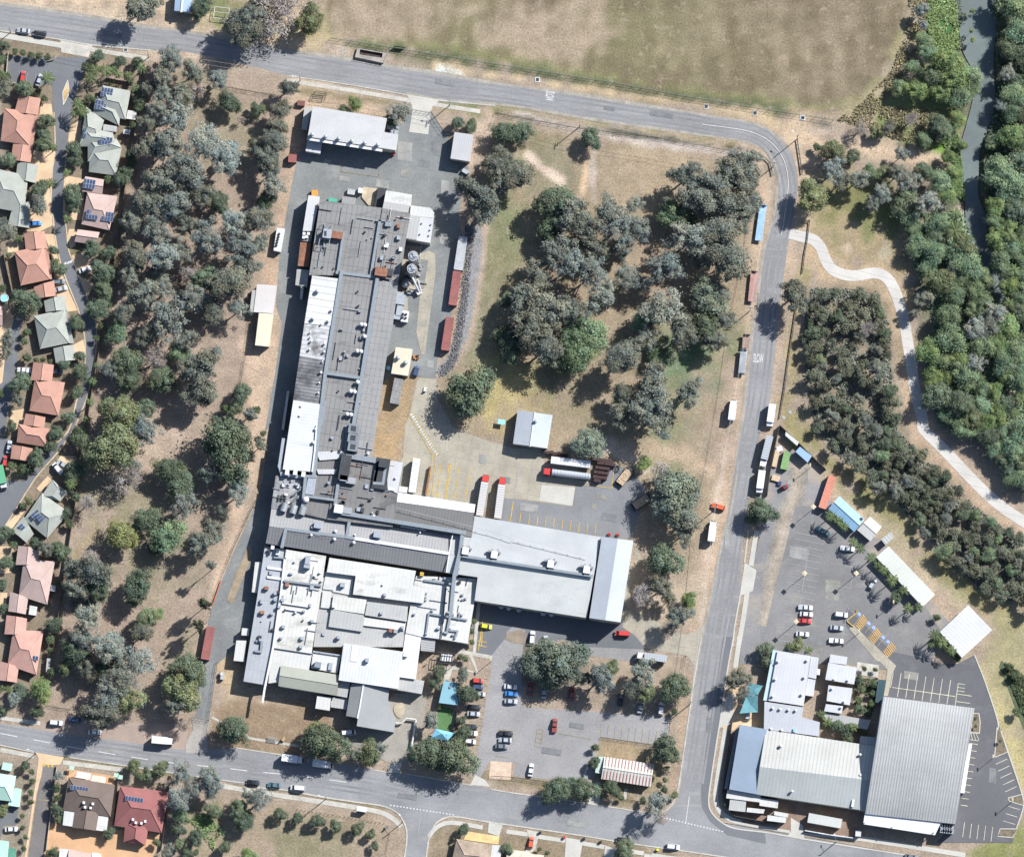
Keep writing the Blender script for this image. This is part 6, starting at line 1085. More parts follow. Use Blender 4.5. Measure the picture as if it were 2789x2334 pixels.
for x, y, r in ((110, 870, .6), (742, 940, .5), (742, 1102, .5), (70, 1045, .3), (160, 1045, .3), (250, 1075, .3), (345, 1068, .3), (435, 1105, .3), (530, 1098, .3), (620, 1132, .3), (200, 1232, .5)): b.vent(x, y, 5.9, r)
b.cube(685, 1325, .8, 2.6, 5.4, 6, vwhite, 'skylight'); b.roof([(745, 790), (870, 800), (865, 872), (735, 850)], 4.6, paleg); b.done()
b = B('club_wing', 'blue-roofed club wing along the kerb of the east road', 'club', -150, 980); 
T(2, 3); b.roof([(1802, 700), (2018, 736), (1942, 1255), (1716, 1215)], 5.2, metal('roof_club_blue', (.145, .185, .235), UV, .8, .05)); b.roof([(1770, 735), (1795, 735), (1705, 1215), (1675, 1210)], 3, metal('awning_grey', (.12, .14, .16), UV, .6, .1), name='awning'); b.done()
b = B('service_building', 'cluster of small white lean-to roofs behind the blue club wing', 'shed', 1780, 1300); b.roof([(1702, 1218), (1970, 1262), (1960, 1318), (1692, 1285)], 3.6, offw2); b.roof([(1724, 1292), (1852, 1306), (1845, 1395), (1713, 1380)], 3.2, metal('roof_lean2', (.27, .27, .26), U, .7, .15)); b.roof([(1860, 1360), (2000, 1375), (1990, 1408), (1855, 1395)], 2.8, offw2); b.done()
T(3, 3)
b = B('club_annex', 'large white flat roof at the head of the club, with six vents', 'club', 200, 330); b.roof([(85, 110), (350, 153), (292, 550), (12, 508)], 5, cl_w)
b.roof([(48, 103), (85, 110), (18, 512), (-30, 505)], 4.2, metal('roof_pale_cyan', (.3, .38, .42), UV, .8, .04)); b.roof([(352, 155), (413, 165), (392, 335), (328, 322)], 4.4, cl_w); b.roof([(326, 330), (388, 340), (370, 475), (305, 465)], 4, cl_w); b.box([(402, 255), (425, 258), (420, 305), (398, 300)], 0, 3.4, vwhite, 'store')
for x, y in ((88, 198), (318, 190), (66, 340), (297, 325), (45, 475), (277, 462)): b.vent(x, y, 5.1, .5)
b.done()
b = B('club_annex', 'white flat club roof with a row of four small vents', 'club', 200, 650); b.roof([(-20, 515), (292, 562), (278, 640), (422, 680), (415, 792), (-25, 735)], 4.6, metal('roof_club_white2', (.28, .29, .31), U, 1.2, .05))
for x, y in ((45, 570), (103, 578), (170, 583), (228, 588), (30, 735), (115, 745)): b.vent(x, y, 4.7, .5)
b.cube(218, 745, .8, 1.2, 4.7, 5.3, cyan, 'skylight'); b.done()
for lab, qs, vs in (('northernmost pair of white club pavilion roofs near the disabled bays', [[(505, 138), (642, 160), (632, 222), (495, 205)], [(490, 205), (717, 245), (695, 378), (465, 340)]], ((535, 340), (645, 348))), ('middle white club pavilion roof beside the courtyard planting', [[(490, 385), (682, 410), (660, 545), (475, 510)]], ((518, 415), (615, 518))), ('southern small white club pavilion roof beside the courtyard planting', [[(470, 535), (607, 552), (595, 612), (456, 592)]], ((590, 565),))):
    b = B('club_pavilion', lab, 'pavilion', *qs[0][0], group='white club pavilions')
    for q in qs: b.roof(q, 4.2, cl_w)
    for v in vs: b.vent(*v, 4.3, .45)
    b.done()
b = B('covered_walk', 'weathered grey walkway roof south of the courtyard palms', 'walkway', 650, 670); b.roof([(455, 600), (828, 665), (800, 740), (520, 680), (455, 650)], 3.2, metal('roof_walk', (.24, .245, .24), U, .9, .1, stain=(.3, .55, (.15, .15, .14), U, .5, .6))); b.done()
b = B('dark_canopy', 'dark teal flat canopy between the courtyard and the barrel hall', 'canopy', 905, 430); b.roof([(888, 338), (952, 345), (922, 530), (862, 522)], 3, M('canopy_teal', (.02, .045, .055), .7)); b.done()
b = B('steel_gate_shed', 'white gabled smoking shelter in the brown service yard', 'shelter', 460, 1460); b.roof([(335, 1403), (602, 1452), (587, 1525), (322, 1478)], 3.2, metal('roof_shelter', (.33, .34, .32), U, .8, .06)); b.done()
b = B('service_shed', 'two small white service roofs beside the brown yard driveway', 'shed', 80, 1440); b.roof([(-60, 1283), (92, 1305), (85, 1365), (-60, 1345)], 3.4, offw2); b.roof([(60, 1388), (172, 1410), (165, 1440), (55, 1420)], 3, offw2); b.roof([(5, 1420), (155, 1440), (148, 1482), (0, 1465)], 3.1, offw2); b.done()
b = B('kiosk', 'small white kiosk on the verge by the brown service yard', 'kiosk', 730, 1565); b.roof([(708, 1540), (752, 1545), (748, 1592), (704, 1588)], 2.4, offw2); b.done()
T(3, 2)
bl = metal('roof_light_blue', (.17, .29, .40), -40, 3, 0, extra=((-40, 3, .06, .25),)); b = B('blue_roofed_shed', 'light blue gabled shed behind palm trees', 'shed', 630, 700); b.gable([(578, 560), (778, 745), (697, 845), (490, 660)], 3.2, .8, bl); b.cube(752, 742, 1, 1, 3.2, 3.7, darkm, 'skylight', -40); b.done()
b = B('garage', 'off-white garage adjoining the light blue shed', 'garage', 815, 820); b.gable([(823, 722), (915, 805), (825, 920), (718, 828)], 2.9, .6, offw2, mt2=paleg); b.done()
b = B('carport', 'small striped grey carport south-east of the off-white garage', 'carport', 965, 900); b.roof([(987, 845), (1015, 890), (945, 950), (910, 905)], 2.6, metal('roof_carport', (.3, .3, .29), 40, 1.1, .3)); b.done()
b = B('long_palm_shed', 'long pale green-grey shed running diagonally behind the palms', 'shed', 1100, 1200); b.roof([(970, 958), (1342, 1345), (1243, 1442), (870, 1045)], [3, 3, 3.6, 3.6], metal('roof_sage_pale', (.31, .32, .295), -47, 1.2, .05, stain=(.15, .57, (.26, .28, .25), -47, .4, .6))); b.done()
b = B('white_shed', 'big white square shed standing diagonally beside the new car park', 'shed', 1590, 1640); b.roof([(1605, 1428), (1797, 1627), (1555, 1848), (1378, 1640)], [4, 4, 4.6, 4.6], metal('roof_white_diag', (.35, .35, .355), 45, 1.3, .08)); b.done()
b = B('site_office', 'small blue-roofed site office in the fenced corner compound', 'shed', 290, 225); b.roof([(262, 165), (358, 240), (325, 292), (228, 205)], 2.9, metal('roof_site_blue', (.18, .27, .41), -40, .9, .06)); b.done()
b = B('long_store', 'narrow white store along the north-east fence of the compound', 'shed', 200, 110); b.roof([(150, 45), (255, 130), (240, 158), (145, 75)], 2.6, offw2); b.done()
# ---- houses
tc = (.30, .165, .125); tcm = M('tile_terracotta', tc, .8, n1=(.3, .1), n2=(4, .1), stripes=((UV, .55, .3, .12),)); tcr = M('ridge_terracotta', (.36, .22, .17), .8)
tg = M('tile_sage', (.225, .235, .21), .8, n1=(.3, .1), n2=(4, .1), stripes=((UV, .55, .3, .12),)); tgr = M('ridge_sage', (.26, .28, .25), .8); tk = M('tile_pinkish', (.315, .235, .21), .8, n1=(.3, .1), n2=(4, .1), stripes=((UV, .55, .3, .12),)); tkr = M('ridge_pinkish', (.34, .25, .22), .8)
tsal = M('tile_salmon', (.34, .2, .165), .8, n1=(.3, .1), n2=(4, .1), stripes=((UV, .55, .3, .12),)); tb = M('tile_brown', (.105, .08, .068), .8, n1=(.3, .1), n2=(4, .12)); tr_ = M('tile_red', (.19, .075, .07), .8, n1=(.3, .1), n2=(4, .1)); tm = metal('tin_mint', (.27, .40, .34), 20, .8, .06)
def house(tl, name, label, x, y, blocks, extras=(), wall=wall_b, cat='house'):
    T(*tl); b = B(name, label, cat, x, y, wall)
    for bl_ in blocks:
        q, h, rise, hip, mt, mr2 = bl_
        if rise == 0: b.roof(q, h, mt)
        else: b.gable(q, h, rise, mt, hip, mt2=mr2)
    for e in extras: e(b)
    return b.done()
def pan(x, y, nu, nv, rz, h=3.6, sl=(0, 0)): return lambda b: b.panels(x, y, h, nu, nv, rz, sl)
house((0, 0), 'terracotta_house', 'terracotta tiled house at the top left, with a wing towards the car park', 150, 1000, [([(325, 785), (150, 765), (110, 900), (300, 920)][::1], 2.7, 1.2, 0, tcm, tcr) if 0 else ([(325, 788), (300, 920), (115, 900), (150, 765)], 2.7, 1.3, 0, tcm, tcr), ([(35, 865), (5, 1125), (235, 1160), (275, 895)], 2.8, 1.9, .35, tcm, tcr), ([(275, 895), (235, 1160), (262, 1168), (308, 900)], 2.6, .0, 0, tcm, tcr), ([(265, 1165), (243, 1297), (85, 1280), (105, 1150)], 2.7, 1.1, 0, tcm, tcr)])
house((0, 0), 'sage_house', 'sage-roofed house with dark solar panels, nearest the street entry', 880, 850, [([(820, 683), (1043, 727), (1000, 955), (765, 900)], 2.9, 1.9, .3, tg, tgr), ([(775, 770), (965, 850), (950, 1005), (740, 900)], 2.8, 1.5, .3, tg, tgr), ([(690, 855), (830, 960), (780, 1140), (635, 1150)], 2.8, 1.5, .3, tg, tgr)], (pan(852, 740, 4, 2, U, 3.9), pan(802, 840, 4, 2, U-2, 4.0, ), lambda b: b.roof([(1020, 880), (1090, 892), (1080, 958), (1005, 948)], 2.5, offw2), lambda b: b.roof([(825, 992), (935, 1010), (928, 1055), (820, 1042)], 2.6, paleg)))
house((0, 0), 'sage_house', 'sage-roofed house with two pairs of solar panels, south half of the duplex', 800, 1200, [([(660, 1010), (900, 1060), (930, 1170), (640, 1170)], 2.9, 1.7, .3, tg, tgr), ([(700, 1090), (930, 1110), (970, 1180), (700, 1290)], 2.9, 1.6, .25, tg, tgr), ([(720, 1180), (970, 1185), (925, 1402), (708, 1372)], 2.9, 1.9, .35, tg, tgr)], (pan(690, 1065, 2, 2, U, 3.6), pan(850, 1112, 4, 1, U, 4.2), pan(835, 1140, 4, 1, U, 4.3), lambda b: b.roof([(985, 1032), (1042, 1038), (1035, 1075), (980, 1068)], 2.3, offw2)))
house((0, 0), 'sage_house', 'sage-roofed house cut by the left edge, beside the blue car', 100, 1500, [([(305, 1320), (285, 1462), (125, 1432), (140, 1292)], 2.7, 1.2, 0, tg, tgr), ([(-40, 1345), (225, 1402), (195, 1700), (-90, 1650)], 2.9, 2.1, .35, tg, tgr), ([(240, 1600), (235, 1820), (60, 1800), (90, 1690)], 2.7, 1.0, 0, tg, tgr)])
house((0, 1), 'pink_house', 'pinkish-roofed house with solar panels on both slopes, east of the estate street', 780, 0, [([(680, -290), (830, -265), (815, -150), (655, -170)], 2.7, .9, 0, tk, tkr), ([(695, -162), (937, -132), (872, 140), (650, 90)], 2.9, 2., .35, tk, tkr), ([(620, 132), (795, 155), (768, 257), (595, 230)], 2.7, 1.1, 0, tk, tkr)], (pan(712, -230, 4, 2, U, 3.6), pan(735, 15, 4, 2, U, 4.1), pan(858, 30, 4, 2, U, 4.1)))
house((0, 1), 'terracotta_house', 'terracotta house beside the two silver cars', 270, 400, [([(355, 148), (378, 285), (205, 300), (192, 165)], 2.7, 1.2, 0, tcm, tcr), ([(115, 308), (350, 262), (400, 530), (165, 580)], 2.9, 2., .35, tcm, tcr), ([(350, 262), (380, 262), (415, 530), (400, 530)], 2.6, 0, 0, tcm, tcr), ([(430, 540), (445, 662), (285, 688), (270, 592)], 2.7, 1.1, 0, tcm, tcr)])
house((0, 1), 'sage_house', 'sage-roofed house north of the terracotta house with the white ute', 430, 900, [([(515, 655), (535, 775), (365, 792), (350, 702)], 2.7, 1.2, 0, tg, tgr), ([(270, 822), (520, 768), (552, 1038), (320, 1085)], 2.9, 2., .35, tg, tgr), ([(520, 768), (536, 772), (590, 1045), (552, 1040)], 2.6, 0, 0, tg, tgr), ([(590, 1050), (605, 1172), (445, 1197), (425, 1080)], 2.7, 1.1, 0, tg, tgr)])
house((0, 1), 'terracotta_house', 'terracotta house with the white ute behind it, in the middle of the estate', 370, 1400, [([(430, 1212), (415, 1342), (243, 1335), (267, 1193)], 2.7, 1.2, 0, tcm, tcr), ([(278, 1318), (518, 1352), (465, 1617), (235, 1577)], 2.9, 2., .35, tcm, tcr), ([(362, 1630), (352, 1715), (185, 1690), (205, 1600)], 2.7, 1., 0, tcm, tcr)])
house((0, 2), 'terracotta_house', 'terracotta house beside the green truck, at the street bend', 250, 100, [([(150, -15), (397, 22), (383, 170), (133, 130)], 2.9, 1.7, .3, tcm, tcr), ([(262, 180), (238, 285), (83, 260), (98, 150)], 2.7, 1., 0, tcm, tcr)])
house((0, 2), 'sage_house', 'sage-roofed house set diagonally on the bend, with a palm over it', 330, 700, [([(540, 530), (480, 600), (330, 560), (418, 428)], 2.8, 1., .2, tg, tgr), ([(335, 535), (553, 690), (376, 895), (190, 745)], 2.9, 2., .35, tg, tgr), ([(270, 862), (212, 932), (92, 832), (190, 720)], 2.7, 1.1, 0, tg, tgr)], (pan(330, 720, 3, 2, -50, 4.5), pan(285, 705, 2, 2, -50, 4.2), pan(175, 805, 2, 1, -50, 3.6)), wall_w)
house((0, 2), 'pink_house', 'pale pink-roofed house south of the diagonal sage one', 270, 1250, [([(312, 978), (303, 1112), (125, 1107), (145, 955)], 2.7, 1.2, 0, tk, tkr), ([(190, 1060), (438, 1080), (376, 1425), (150, 1352)], 2.9, 2.2, .35, tk, tkr), ([(225, 1372), (205, 1502), (65, 1477), (82, 1320)], 2.7, 1., 0, tk, tkr)], (lambda b: b.roof([(237, 1430), (298, 1442), (288, 1512), (228, 1502)], 2.5, offw2), lambda b: b.roof([(408, 1270), (445, 1275), (438, 1320), (400, 1312)], 2.5, offw2)))
house((0, 2), 'salmon_house', 'salmon-roofed house with a pale blue skylight, near the southern road', 200, 1750, [([(215, 1535), (205, 1667), (35, 1660), (52, 1508)], 2.7, 1.2, 0, tsal, tcr), ([(105, 1625), (347, 1635), (290, 1985), (60, 1905)], 2.9, 2.2, .35, tsal, tcr), ([(150, 1920), (132, 2045), (-20, 2025), (0, 1875)], 2.7, 1., 0, tsal, tcr)], (lambda b: b.panels(270, 1850, 4.1, 3, 1, U),))
house((0, 3), 'brown_house', 'dark brown roofed house with white carports and skylights, south of the road', 700, 1300, [([(547, 1118), (917, 1180), (882, 1435), (502, 1380)], 3., 2.2, .3, tb, tb), ([(690, 1300), (785, 1425), (768, 1545), (580, 1520)], 2.9, 1.6, 0, tb, tb) if False else ([(790, 1400), (765, 1545), (578, 1520), (600, 1370)], 2.9, 1.6, 0, tb, tb)],
      (lambda b: b.roof([(512, 1383), (597, 1392), (582, 1512), (500, 1500)], 2.75, offw2), lambda b: b.roof([(780, 1425), (863, 1432), (850, 1552), (764, 1540)], 2.75, offw2), lambda b: b.panels(632, 1210, 4.3, 6, 1, U), lambda b: [b.cube(x, y, .8, .9, 3, z_, vwhite, 'skylight') for x, y, z_ in ((668, 1320, 5.2), (740, 1330, 5.2), (678, 1357, 4.9), (722, 1362, 4.9))]), wall_w)
house((0, 3), 'red_house', 'red-roofed house shaded by a gum, east of the brown one', 1130, 1380, [([(958, 1188), (1347, 1235), (1290, 1562), (910, 1505)], 3., 2.5, .3, tr_, tr_), ([(1187, 1500), (1160, 1662), (985, 1635), (1000, 1480)], 2.9, 1.6, .25, tr_, tr_)],
      (lambda b: b.panels(1070, 1295, 4.6, 6, 1, U), lambda b: [b.cube(x, y, .8, .9, 3, z_, vwhite, 'skylight') for x, y, z_ in ((1060, 1455, 4.8), (1083, 1480, 4.6), (1128, 1485, 4.6), (1158, 1470, 4.6))]), wall_w)
house((0, 3), 'mint_house', 'mint-green metal-roofed house at the bottom left corner', 50, 1200, [([(-120, 1070), (128, 1108), (95, 1312), (-120, 1285)], 3., 1.8, .3, tm, tm), ([(120, 1202), (172, 1212), (155, 1357), (62, 1342)], 2.6, 0, 0, tm, tm), ([(25, 998), (102, 1012), (88, 1072), (10, 1055)], 2.5, 0, 0, tm, tm)], (), wall_w)
house((0, 3), 'mint_house', 'mint-green roof cut by the bottom edge, below the silver car', 30, 1700, [([(-60, 1610), (72, 1630), (60, 1790), (-60, 1780)], 2.9, 0, 0, tm, tm), ([(70, 1678), (130, 1688), (122, 1800), (62, 1800)], 2.6, 0, 0, M('green_tin', (.06, .17, .12), .8), tm)], (), wall_w)
house((0, 3), 'villa', 'white and pinkish roof cut by the bottom edge, below the brown house', 560, 1740, [([(476, 1688), (548, 1692), (540, 1850), (462, 1850)], 2.8, 0, 0, M('roof_villa_white', (.4, .4, .41), .7), tm), ([(548, 1690), (730, 1730), (730, 1860), (540, 1850)], 2.8, 1.2, 0, tk, tkr), ([(735, 1718), (808, 1728), (800, 1850), (728, 1850)], 2.8, 0, 0, MATS.get('roof_villa_white') or offw2, tm)], (), wall_w)
house((1, 3), 'villa', 'beige-brown roofed house with a yellow patio at the side street corner', 1750, 1720, [([(1592, 1610), (1878, 1660), (1850, 1860), (1540, 1850)], 2.9, 1.8, .3, M('tile_beige', (.21, .165, .125), .8), tkr), ([(1876, 1655), (1955, 1662), (1930, 1860), (1850, 1860)], 2.7, 0, 0, offw2, offw2)], (), wall_w)
house((2, 3), 'villa', 'cream roof cut by the bottom edge, behind the orange car', 60, 1730, [([(-60, 1690), (110, 1712), (150, 1730), (240, 1740), (230, 1860), (-60, 1860)], 2.8, 0, 0, M('roof_cream_tile', (.42, .38, .3), .8), tm)], (), wall_w)
house((0, 1), 'west_house', 'pinkish paved roof edge at the far left between two estate lanes', -20, 850, [([(-80, 740), (20, 745), (20, 900), (-80, 900)], 2.7, 1, 0, tk, tkr)])
house((0, 2), 'garden_shed', 'narrow grey shed with a slatted pergola beside the salmon house', 385, 1920, [([(375, 1850), (403, 1855), (395, 1965), (365, 1960)], 2.3, 0, 0, paleg, tm)], cat='shed')
# ---- top edge buildings
T(0, 0); b = B('blue_shed', 'pale blue shed with a white ridge strip at the top edge', 'shed', 1460, 40); b.roof([(1400, -60), (1460, -55), (1445, 92), (1390, 88)], [3.8, 4.3, 4.3, 3.8], metal('roof_sky', (.2, .27, .36), U, .6, .05)); b.roof([(1460, -55), (1540, -45), (1530, 102), (1445, 92)], [4.3, 3.8, 3.8, 4.3], MATS['roof_sky']); b.duct([(1462, -60), (1447, 92)], 4, .7, vwhite, 'ridge_cap', .2); b.done()
b = B('blue_shed', 'dark blue-grey shed beneath the large gum at the top edge', 'shed', 2010, 130); b.roof([(1940, 62), (2090, 72), (2075, 190), (1925, 168)], 3.6, metal('roof_slate', (.12, .17, .23), U, .6, .05)); b.done()
# ================================================================ VEHICLES
tyre = M('tyre', (.02, .02, .02), .9, n1=None, n2=None); cglass = M('car_glass', (.02, .025, .032), .15, n1=None, n2=None, spec=.6); lampm = M('lamp_lens', (.4, .4, .38), .3, n1=None, n2=None)
def paint(name, col): return M('paint_'+name, col, .35, n1=None, n2=None, spec=.5)
PA = dict(white=(.46, .46, .47), silver=(.27, .29, .31), grey=(.11, .12, .135), black=(.015, .016, .02), navy=(.03, .05, .11), blue=(.03, .16, .42), red=(.38, .035, .03), maroon=(.17, .04, .035), orange=(.48, .08, .03), lime=(.45, .45, .03), teal=(.06, .11, .13), green=(.08, .25, .14), bluegrey=(.18, .24, .32), silverroof=(.36, .35, .34))
PA = {k: paint(k, v) for k, v in PA.items()}
SPECS = dict(sedan=dict(L=4.7, W=1.82, hood=.98, roof=1.45, cab=(-1.75, -1.05, .45, 1.2), tail=1.05), hatch=dict(L=4.1, W=1.75, hood=.98, roof=1.48, cab=(-1.95, -1.55, .4, 1.15), tail=1.0),
    suv=dict(L=4.8, W=1.9, hood=1.1, roof=1.72, cab=(-2.3, -1.95, .55, 1.25), tail=1.15), ute=dict(L=5.2, W=1.86, hood=1.12, roof=1.72, cab=(-.75, -.45, .75, 1.45), tail=1.05), van=dict(L=5.2, W=1.95, hood=1.25, roof=2.05, cab=(-2.5, -2.35, 1.1, 1.9), tail=1.3))
def car_meshes(kind):
    s = SPECS[kind]; L, W_, hd, rf, cb = s['L']/2, s['W']/2, s['hood'], s['roof'], s['cab']
    st = [(-L, .45, .62, .78), (-L+.12, .3, s['tail']-.12, .93), (-L+.5, .22, s['tail'], 1), (cb[0], .22, s['tail'], 1), (0, .22, hd+.02, 1), (cb[3], .22, hd, 1), (L-.7, .22, hd-.08, .97), (L-.15, .28, hd-.25, .88), (L, .42, .6, .7)]
    m = MB(); V = []
    for x, z0, z1, k in st:
        w_ = W_*k; V += [(x, -w_*.9, z0), (x, -w_, (z0+z1)/2), (x, -w_*.88, z1), (x, 0, z1+.04), (x, w_*.88, z1), (x, w_, (z0+z1)/2), (x, w_*.9, z0)]
    n = 7; F = [(i*n+j, i*n+(j+1) % n, (i+1)*n+(j+1) % n, (i+1)*n+j) for i in range(len(st)-1) for j in range(n)]
    F = [f[::-1] for f in F]+[tuple(range(n)), tuple(range((len(st)-1)*n, len(st)*n))[::-1]]; m.add(V, F); body = m
    g = MB(); t_, hz_ = s['tail'], hd; w0, w1 = W_*.86, W_*.72
    g.add([(cb[0], -w0, t_), (cb[3], -w0, hz_), (cb[3], w0, hz_), (cb[0], w0, t_), (cb[1], -w1, rf-.04), (cb[2], -w1, rf-.04), (cb[2], w1, rf-.04), (cb[1], w1, rf-.04)], [(0, 3, 2, 1), (4, 5, 6, 7), (0, 1, 5, 4), (1, 2, 6, 5), (2, 3, 7, 6), (3, 0, 4, 7)])
    r = MB(); r.prism([(cb[1]+.02, -w1*.98), (cb[2]-.05, -w1*.98), (cb[2]+.06, 0), (cb[2]-.05, w1*.98), (cb[1]+.02, w1*.98)], rf-.05, rf+.02)
    out = [('body', body, 'P'), ('windows', g, cglass), ('roof_panel', r, 'P')]
    if kind == 'ute': k = MB(); k.prism([(-L+.15, -W_*.84), (cb[0]-.15, -W_*.84), (cb[0]-.15, W_*.84), (-L+.15, W_*.84)], s['tail']-.05, s['tail']+.06); out.append(('tray', k, 'T'))
    for sx in (-L+.85, L-.85):
        for sy in (-1, 1): w_ = MB(); w_.tube((sx, sy*(W_-.2), .33), (sx, sy*(W_+.01), .33), .33, n=12); out.append(('wheel', w_, tyre))
    for sy in (-1, 1): l = MB(); l.box((L-.12, sy*W_*.58, hd-.33), (.2, .36, .14)); out.append(('headlight', l, lampm))
    return out
def truck_meshes(kind, L=8.5):
    out = []; wd = 1.22
    def cab(x1, ln, h):
        m = MB(); a = x1-ln
        m.add([(a, -1.15, .6), (x1, -1.1, .6), (x1, 1.1, .6), (a, 1.15, .6), (a, -1.12, h), (x1-.45, -1.02, h-.05), (x1-.45, 1.02, h-.05), (a, 1.12, h), (x1, -1.1, h*.55), (x1, 1.1, h*.55)],
              [(0, 3, 2, 1), (4, 5, 6, 7), (0, 1, 8, 5, 4), (3, 7, 6, 9, 2), (1, 2, 9, 8), (8, 9, 6, 5), (3, 0, 4, 7)]); out.append(('cab', m, 'P'))
        g = MB(); g.add([(x1+.01, -.95, h*.57), (x1+.01, .95, h*.57), (x1-.4, .88, h-.12), (x1-.4, -.88, h-.12)], [(0, 1, 2, 3)]); g.box((x1-.9, 0, h*.74), (.7, 2.26, h*.24)); out.append(('windscreen', g, cglass))
    def wheels(xs):
        for x in xs:
            for sy in (-1, 1): w_ = MB(); w_.tube((x, sy*.85, .5), (x, sy*1.2, .5), .5, n=12); out.append(('wheel', w_, tyre))
    h = L/2
    if kind == 'box': cab(h, 1.8, 2.3); m = MB(); m.box((-.95, 0, 2), (L-1.9, 2.5, 2.5)); 
    if kind == 'box':
        for i in range(int(L/1)): m.box((-h+.6+i*.98, 0, 3.27), (.12, 2.44, .05))
        out.append(('cargo_box', m, 'T')); m = MB(); m.box((-.2, 0, .65), (L-.6, 1., .3)); out.append(('chassis', m, tyre)); wheels((-h+1.8, h-1.4))
    if kind in ('semi', 'tanker', 'flat', 'semi_box'):
        cab(h, 2.6, 2.9); e = h-2.9; 
        if kind == 'tanker':
            m = MB(); n = 16; m.lathe((0, 0, 0), [(.4, -(L-3.2)/2), (1.15, -(L-3.2)/2+.25), (1.22, 0), (1.15, (L-3.2)/2-.25), (.4, (L-3.2)/2)], n); m.v = [(z-1.6, x, y+2.25) for x, y, z in m.v]
            for i in range(14): x = -h+.6+i*(L-4)/13; m.tube((x, 0, 2.25), (x+.14, 0, 2.25), 1.28, n=16)
            out.append(('tank', m, 'T'))
        elif kind == 'flat': m = MB(); m.box(((-h+e)/2, 0, 1.3), (e+h, 2.5, .25)); out.append(('deck', m, 'T'))
        else:
            m = MB(); m.box(((-h+e)/2, 0, 2.35), (e+h, 2.5, 2.7))
            for i in range(int((e+h)/.9)): m.box((-h+.5+i*.9, 0, 3.74), (.3, 2.46, .1))
            out.append(('trailer', m, 'T'))
        m = MB(); m.box((-.3, 0, .85), (L-.8, 1, .35)); out.append(('chassis', m, tyre)); wheels((-h+1.2, -h+2.5, -h+3.8, h-4.4, h-1.3) if L > 11 else (-h+1.2, -h+2.5, h-1.4))
    if kind == 'trailer':
        m = MB(); m.box((0, 0, 2.35), (L, 2.5, 2.6))
        for i in range(int(L/.9)): m.box((-h+.5+i*.9, 0, 3.7), (.3, 2.46, .1))
        out.append(('trailer', m, 'T')); m = MB(); m.box((0, 0, .85), (L-.6, 1, .35)); out.append(('chassis', m, tyre)); wheels((-h+1.2, -h+2.5, -h+3.8))
    if kind == 'deck':
        m = MB(); m.box((0, 0, 1.3), (L, 2.5, .22)); m.box((h-.1, 0, 1.9), (.15, 2.5, 1.2)); m.box((0, 0, 1.05), (L-.4, 1, .3)); out.append(('deck', m, 'T')); wheels((-h+1.2, -h+2.5, h-2.5))
    return out
PROTO = {}; VEH = []
def vehicle(kind, x, y, a, col, label, cat=None, L=None, T_=None, name=None, group=None, cars='parked cars'):
    key = (kind, L)
    if key not in PROTO:
        lst = car_meshes(kind) if kind in SPECS else truck_meshes(kind, L); PROTO[key] = []
        for nm, mb, mt in lst:
            me = bpy.data.meshes.new(nm); me.from_pydata([tuple(v) for v in mb.v], [], mb.f); me.update(); me.materials.append(mt if not isinstance(mt, str) else PA['white'])
            PROTO[key].append((nm, me, mt))
    is_car = kind in SPECS; c = P(x, y); nm_ = name or ('parked_'+dict(sedan='car', hatch='car', suv='car', ute='ute', van='van')[kind] if is_car else dict(box='box_truck', semi='semi_trailer_truck', semi_box='semi_trailer_truck', tanker='tanker_truck', flat='flatbed_truck', trailer='trailer', deck='flatbed_trailer')[kind])
    c.z = .06; o = empty(nm_, c, R(a)); o['label'] = label; o['category'] = cat or dict(parked_car='car', parked_ute='ute', parked_van='van', box_truck='truck', semi_trailer_truck='truck', tanker_truck='truck', flatbed_truck='truck', trailer='trailer', flatbed_trailer='trailer').get(nm_, 'vehicle')
    o['group'] = group or ('parked cars and vans' if is_car else 'parked trucks and trailers')
    for nm, me, mt in PROTO[key]:
        q = bpy.data.objects.new(nm, me); link(q, o)
        if isinstance(mt, str): q.material_slots[0].link = 'OBJECT'; q.material_slots[0].material = PA[col] if mt == 'P' else (PA[T_] if isinstance(T_, str) else (T_ or (darkm if kind == 'ute' else PA['white'])))
    return o
T(0, 0); V_ = vehicle
V_('sedan', 188, 250, 173, 'silver', 'silver sedan behind the black one on the kerb of the north road'); V_('suv', 318, 272, 173, 'black', 'black car parked in front of the silver sedan on the north road')
V_('hatch', 183, 617, 82, 'red', 'small red hatchback in the estate car park'); V_('sedan', 315, 645, 72, 'silver', 'silver sedan in the estate car park beside the palm')
T(0, 1); V_('sedan', 283, 88, 3, 'blue', 'bright blue car on the driveway of the sage house'); V_('sedan', 680, 455, 17, 'white', 'white sedan on the peach forecourt east of the estate street'); V_('suv', 468, 553, 3, 'grey', 'dark grey car beside the terracotta house, upper of two'); V_('sedan', 488, 610, 14, 'silver', 'silver car beside the terracotta house, lower of two')
V_('ute', 195, 1257, 175, 'white', 'white ute backed against the terracotta garage', T_='white'); V_('sedan', 450, 1268, -8, 'grey', 'grey car half under the garage on the street side')
T(0, 2); V_('sedan', 75, 170, 84, 'silver', 'silver-green sedan on the lane at the bend'); V_('hatch', 42, 285, 80, 'red', 'small red car by the corner trees'); V_('van', 462, 345, 128, 'white', 'white van on the driveway by the estate street'); V_('sedan', 500, 310, 150, 'silver', 'silver sedan tucked behind the white van')
V_('box', 18, 415, -78, 'white', 'green-bodied garbage truck with a white cab at the left edge', L=8.5, T_='green', name='garbage_truck', cat='truck')
